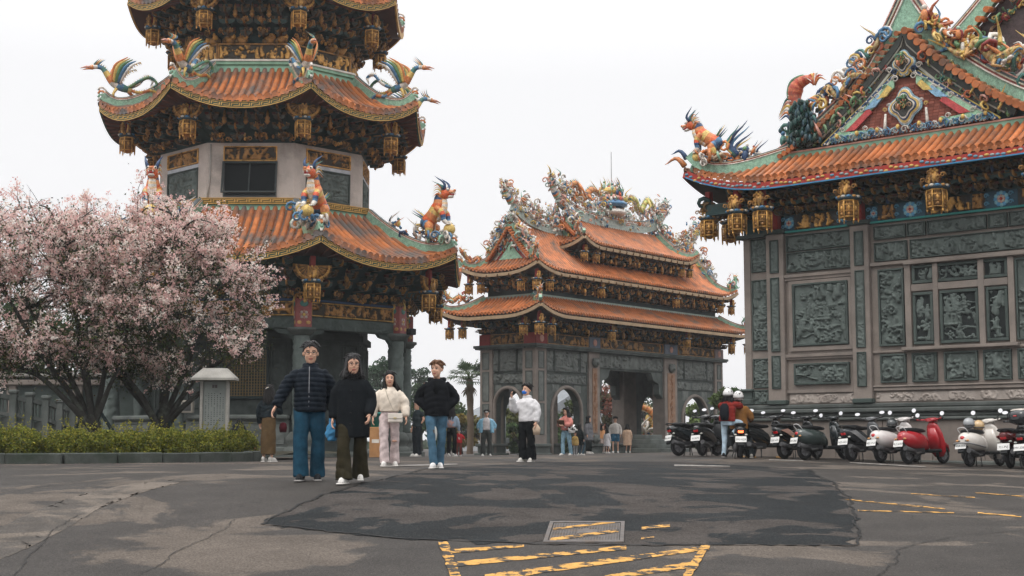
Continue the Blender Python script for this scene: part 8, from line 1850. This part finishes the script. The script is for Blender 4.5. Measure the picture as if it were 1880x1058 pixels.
# ------------------------------------------------------------------ tablet, balustrade, gateway surroundings
M('stone_pale', (.25, .24, .22), .8, .25, 2, .3, 60, speck=.15, sps=80, stain=(.18, .18, .16), st=(.5, .75), ss=1.5)
M('tablet_face', (.17, .185, .175), .6, .2, 2, .15, 60, stain=(.1, .11, .105), st=(.5, .8), ss=2)
sp = at(393, 800, 31.4); sp[2] = float(gz(sp[0], sp[1])) + .05
st = thing('stone_tablet', 'upright grey inscribed stone tablet with a little hipped stone roof', 'tablet', sp, .06)
m = MB(); m.box((0, 0, .85), (.5, .12, 1.7), (1, 1, 1), None, .01); m.build('slab', 'tablet_face', st)
for s in (-1, 1): m = MB(); m.box((s * .28, 0, .85), (.065, .2, 1.72), (1, 1, 1), None, .01); m.build('post', 'stone_pale', st)
m = MB(); A = [[(-.48, -.3, 1.71), (.48, -.3, 1.71), (.48, .3, 1.71), (-.48, .3, 1.71)], [(-.48, -.3, 1.76), (.48, -.3, 1.76), (.48, .3, 1.76), (-.48, .3, 1.76)], [(-.26, -.08, 1.98), (.26, -.08, 1.98), (.26, .08, 1.98), (-.26, .08, 1.98)]]; m.rings(np.array(A), (1, 1, 1), True, False); m.build('roof', 'stone_pale', st)
m = MB(); rg = np.random.default_rng(3)
for c in range(7):
    for q in range(26 if 0 < c < 6 else 14):
        if rg.random() < .25: continue
        m.box((.19 - c * .063, -.062, 1.42 - q * .045), (.026 * rg.uniform(.6, 1), .004, .026 * rg.uniform(.5, 1)), (.05, .05, .05))
for q in (-.03, .03): m.box((q, -.062, 1.58), (.05, .004, .07), (.06, .05, .05))
m.build('inscription', 'matte', st)
# balustrade climbing behind the trees
bal = thing('balustrade', 'grey stone balustrade with square posts behind the blossom trees', 'balustrade', at(60, 815, 41) * np.array([1, 1, 0]))
o = np.array(bal.location); X = [at(px, 815, 41 + i * .25)[0] for i, px in enumerate((-70, -10, 22, 52, 82, 108, 132, 158))]
top = [1.95, 1.92, 1.85, 1.78, 1.7, 1.6, 1.5, 1.4]
for i, x in enumerate(X):
    m = MB(); y = .25 * i; m.box((x - o[0], y, top[i] / 2), (.2, .2, top[i]), (1, 1, 1), None, .015); m.box((x - o[0], y, top[i] + .06), (.26, .26, .12), (1, 1, 1), None, .03); m.build('post', 'stone_grey', bal)
    if i:
        a, b = np.array([X[i - 1] - o[0] + .1, y - .25, top[i - 1]]), np.array([x - o[0] - .1, y, top[i]])
        for z, h in ((-.12, .14), (-.62, .1), (-1.1, .12)): m = MB(); sweep(m, np.array([a + (0, 0, z), b + (0, 0, z)]), rect(.15, -h / 2, h / 2), (1, 1, 1)); m.build('rail', 'stone_grey', bal)
        for q in range(2): c = a + (b - a) * (.3 + .4 * q); m = MB(); m.box(c + (0, 0, -.36), ((b - a)[0] * .16, .1, .38), (1, 1, 1), None, .02); m.build('baluster', 'stone_grey', bal)
        m = MB(); m.box((a + b) / 2 + (0, .04, -.88), ((b - a)[0], .06, .36)); m.build('panel', 'stone_grey', bal)
# low side hall behind the balustrade
sh0 = at(60, 815, 52); sd = thing('side_hall', 'low grey stone side building glimpsed behind the blossom trunks', 'building', (sh0[0] - 2, 54, 0))
m = MB(); m.box((0, 0, 1.3), (13, 4, 3.0)); m.build('wall', 'greenstone', sd)
m = MB(); m.box((0, 0, 2.86), (13.6, 4.6, .14), (1, 1, 1), None, .04); m.build('roof_slab', 'stone_pale', sd)
for i in range(6): x = -6 + i * 2.4; m = MB(); m.box((x, -2.04, 1.3), (.35, .2, 2.9), (1, 1, 1), None, .02); m.build('pilaster', 'granite', sd)
m = MB(); m.box((0, -2.1, 2.6), (13.2, .3, .2), (1, 1, 1), None, .03); m.build('cornice', 'granite', sd)
# covered stall left of the walkers and things on the pagoda steps
c0 = at(435, 815, 38.5); c0[2] = float(gz(c0[0], 38.5)); m = MB(); ring_loft(m, [(0, 0, 0, .5, .4), (0, 0, .3, .44, .34), (.03, 0, .6, .3, .22), (.04, 0, .85, .16, .12), (.05, 0, 1.05, .03, .03)], 18); cv_ = defer(m, 'covered_stand', cmat((.01, .012, .014), .4), None, .03, folds(6, .03, 12), 1); cv_.location = c0; tag(cv_, 'pointed black sheet draped over a stand behind the hedge', 'cover')
m = MB(); ring_loft(m, [(0, 0, 0, .2, .15), (0, 0, .14, .24, .18), (0, 0, .26, .12, .1)]); rc = defer(m, 'red_sack', cmat((.3, .02, .025)), None, .03, folds(2, .02, 18), 1); rc.location = c0 + np.array([.45, -.2, .0]); tag(rc, 'small red sack beside the draped black sheet', 'sack')
bx = at(690, 838, 40); bx[2] = float(gz(bx[0], 40)); m = MB(); m.box((0, 0, .42), (.34, .34, .84), (.38, .2, .09), None, .01); m.box((0, -.172, .45), (.2, .006, .1), (.6, .56, .5)); tag(m.build('cardboard_box', 'matte', loc=bx), 'tall cardboard carton standing left of the pale jeans', 'box')
m = MB(); m.lathe([(.14, .845), (.17, 1.2), (.185, 1.2), (.19, 1.24), (.17, 1.25)], (0, 0, 0), 18, (.02, .22, .19)); tag(m.build('bucket', 'plastic', loc=bx), 'teal bucket standing on the cardboard carton', 'bucket')
flush()
# gateway steps, lamp post, dragon sculpture, far houses
s0 = at(1212, 830, 63.5); gs = thing('stone_steps', 'dark stone steps before the right half of the gateway', 'steps', (s0[0], s0[1], float(gz(s0[0], s0[1]))), GTH)
for i in range(4): m = MB(); m.box((.2 * i, .35 * i, .09 + .2 * i), (2.3 - .3 * i, 1.6 - .3 * i, .2), (1, 1, 1), None, .02); m.build('step', 'stone_grey', gs)
lp = bp(927, 84); t = thing('lamp_post', 'thin grey lamp post with crossbar seen through the side arch', 'lamp', lp); m = MB(); m.tube([(0, 0, 0), (0, 0, 2.95)], [.07, .05], 8, (.3, .32, .32)); m.build('pole', 'paint', t); m = MB(); m.tube([(-.05, 0, 2.9), (.75, 0, 2.9)], .035, 6, (.3, .32, .32)); m.build('crossbar', 'paint', t); m = MB(); [m.box((q * .16, 0, .75 + .12 * (q % 2)), (.2, .2, .3), (.08, .09, .09), None, .02) for q in (-1, 0, 1)]; m.build('junction_boxes', 'paint', t)
dp = bp(1185, 78); ds = thing('dragon_sculpture', 'colourful dragon sculpture glimpsed through the middle opening', 'sculpture', dp); rg = np.random.default_rng(12)
m = MB(); dragon(m, [(-1.0, 0, .6), (-.4, .1, 1.5), (.2, 0, .9), (.6, -.1, 1.8), (.2, 0, 2.4), (-.6, 0, 2.7)], .2, rg, ORNG, WHITE, YEL); m.build('dragon', 'ceramic', ds)
m = MB(); clutter(m, [(-1.4, 0, .2), (0, 0, .5), (1.3, 0, .4)], (.4, .3, .6), .45, 70, rg, pal=[WHITE, YEL, PINK, ORNG, (.3, .4, .25), WHITE]); m.build('scrolls', 'ceramic', ds)
for i, (px, Y, w, h, rh, lab) in enumerate([(930, 125, 6.5, 3.0, 1.4, 'pale grey hazy house behind the side arch'), (1045, 130, 6.0, 3.6, 1.6, 'grey hazy house with pitched roof behind the second arch'), (1062, 150, 4.5, 5.4, 1.4, 'taller hazy house block behind the second arch')]):
    b = thing('far_house', lab, 'house', bp(px, Y, -.5), .35, 'hazy houses beyond the gateway'); m = MB(); m.box((0, 0, h / 2), (w, 5, h), (.36, .37, .38)); m.build('wall', 'matte', b)
    m = MB(); m.prism([(-w / 2 - .3, h), (w / 2 + .3, h), (w * .12, h + rh), (-w * .12, h + rh)], (0, 0, 0), (1, 0, 0), (0, 0, 1), 5.4, (.2, .215, .23)); m.build('roof', 'matte', b)
    for q in range(3): m = MB(); m.box((-w / 3 + q * w / 3, -2.52, h * .55), (w * .18, .06, h * .32), (.1, .11, .12)); m.build('window', 'matte', b)
# distant wood closing the horizon
rg = np.random.default_rng(40); m = MB(); n = 18000; a = rg.uniform(-75, 75, n); d_ = rg.uniform(165, 200, n); hh = 2.2 + 1.5 * np.sin(a * .13) + .8 * np.sin(a * .41 + 1); C = np.stack([a, d_, -1.0 + (rg.random(n) ** .7) * hh * 1.1], -1)
quads(C, rdir(rg, n), rdir(rg, n), .8, .5, pick(rg, [(.05, .07, .04), (.04, .06, .035)], n), m); m.build('distant_wood', 'leaf', kind='stuff')
# haze in the air
hz = bpy.data.materials.new('haze'); hz.use_nodes = True; N = hz.node_tree.nodes; N.remove(N['Principled BSDF']); v = N.new('ShaderNodeVolumePrincipled'); v.inputs['Color'].default_value = (.93, .95, .97, 1); v.inputs['Density'].default_value = .00048; v.inputs['Anisotropy'].default_value = .2; hz.node_tree.links.new(v.outputs[0], N['Material Output'].inputs['Volume']); MT['haze'] = hz
m = MB(); m.box((0, 440, 9.5), (1120, 1010, 24)); m.build('haze', 'haze', kind='stuff')
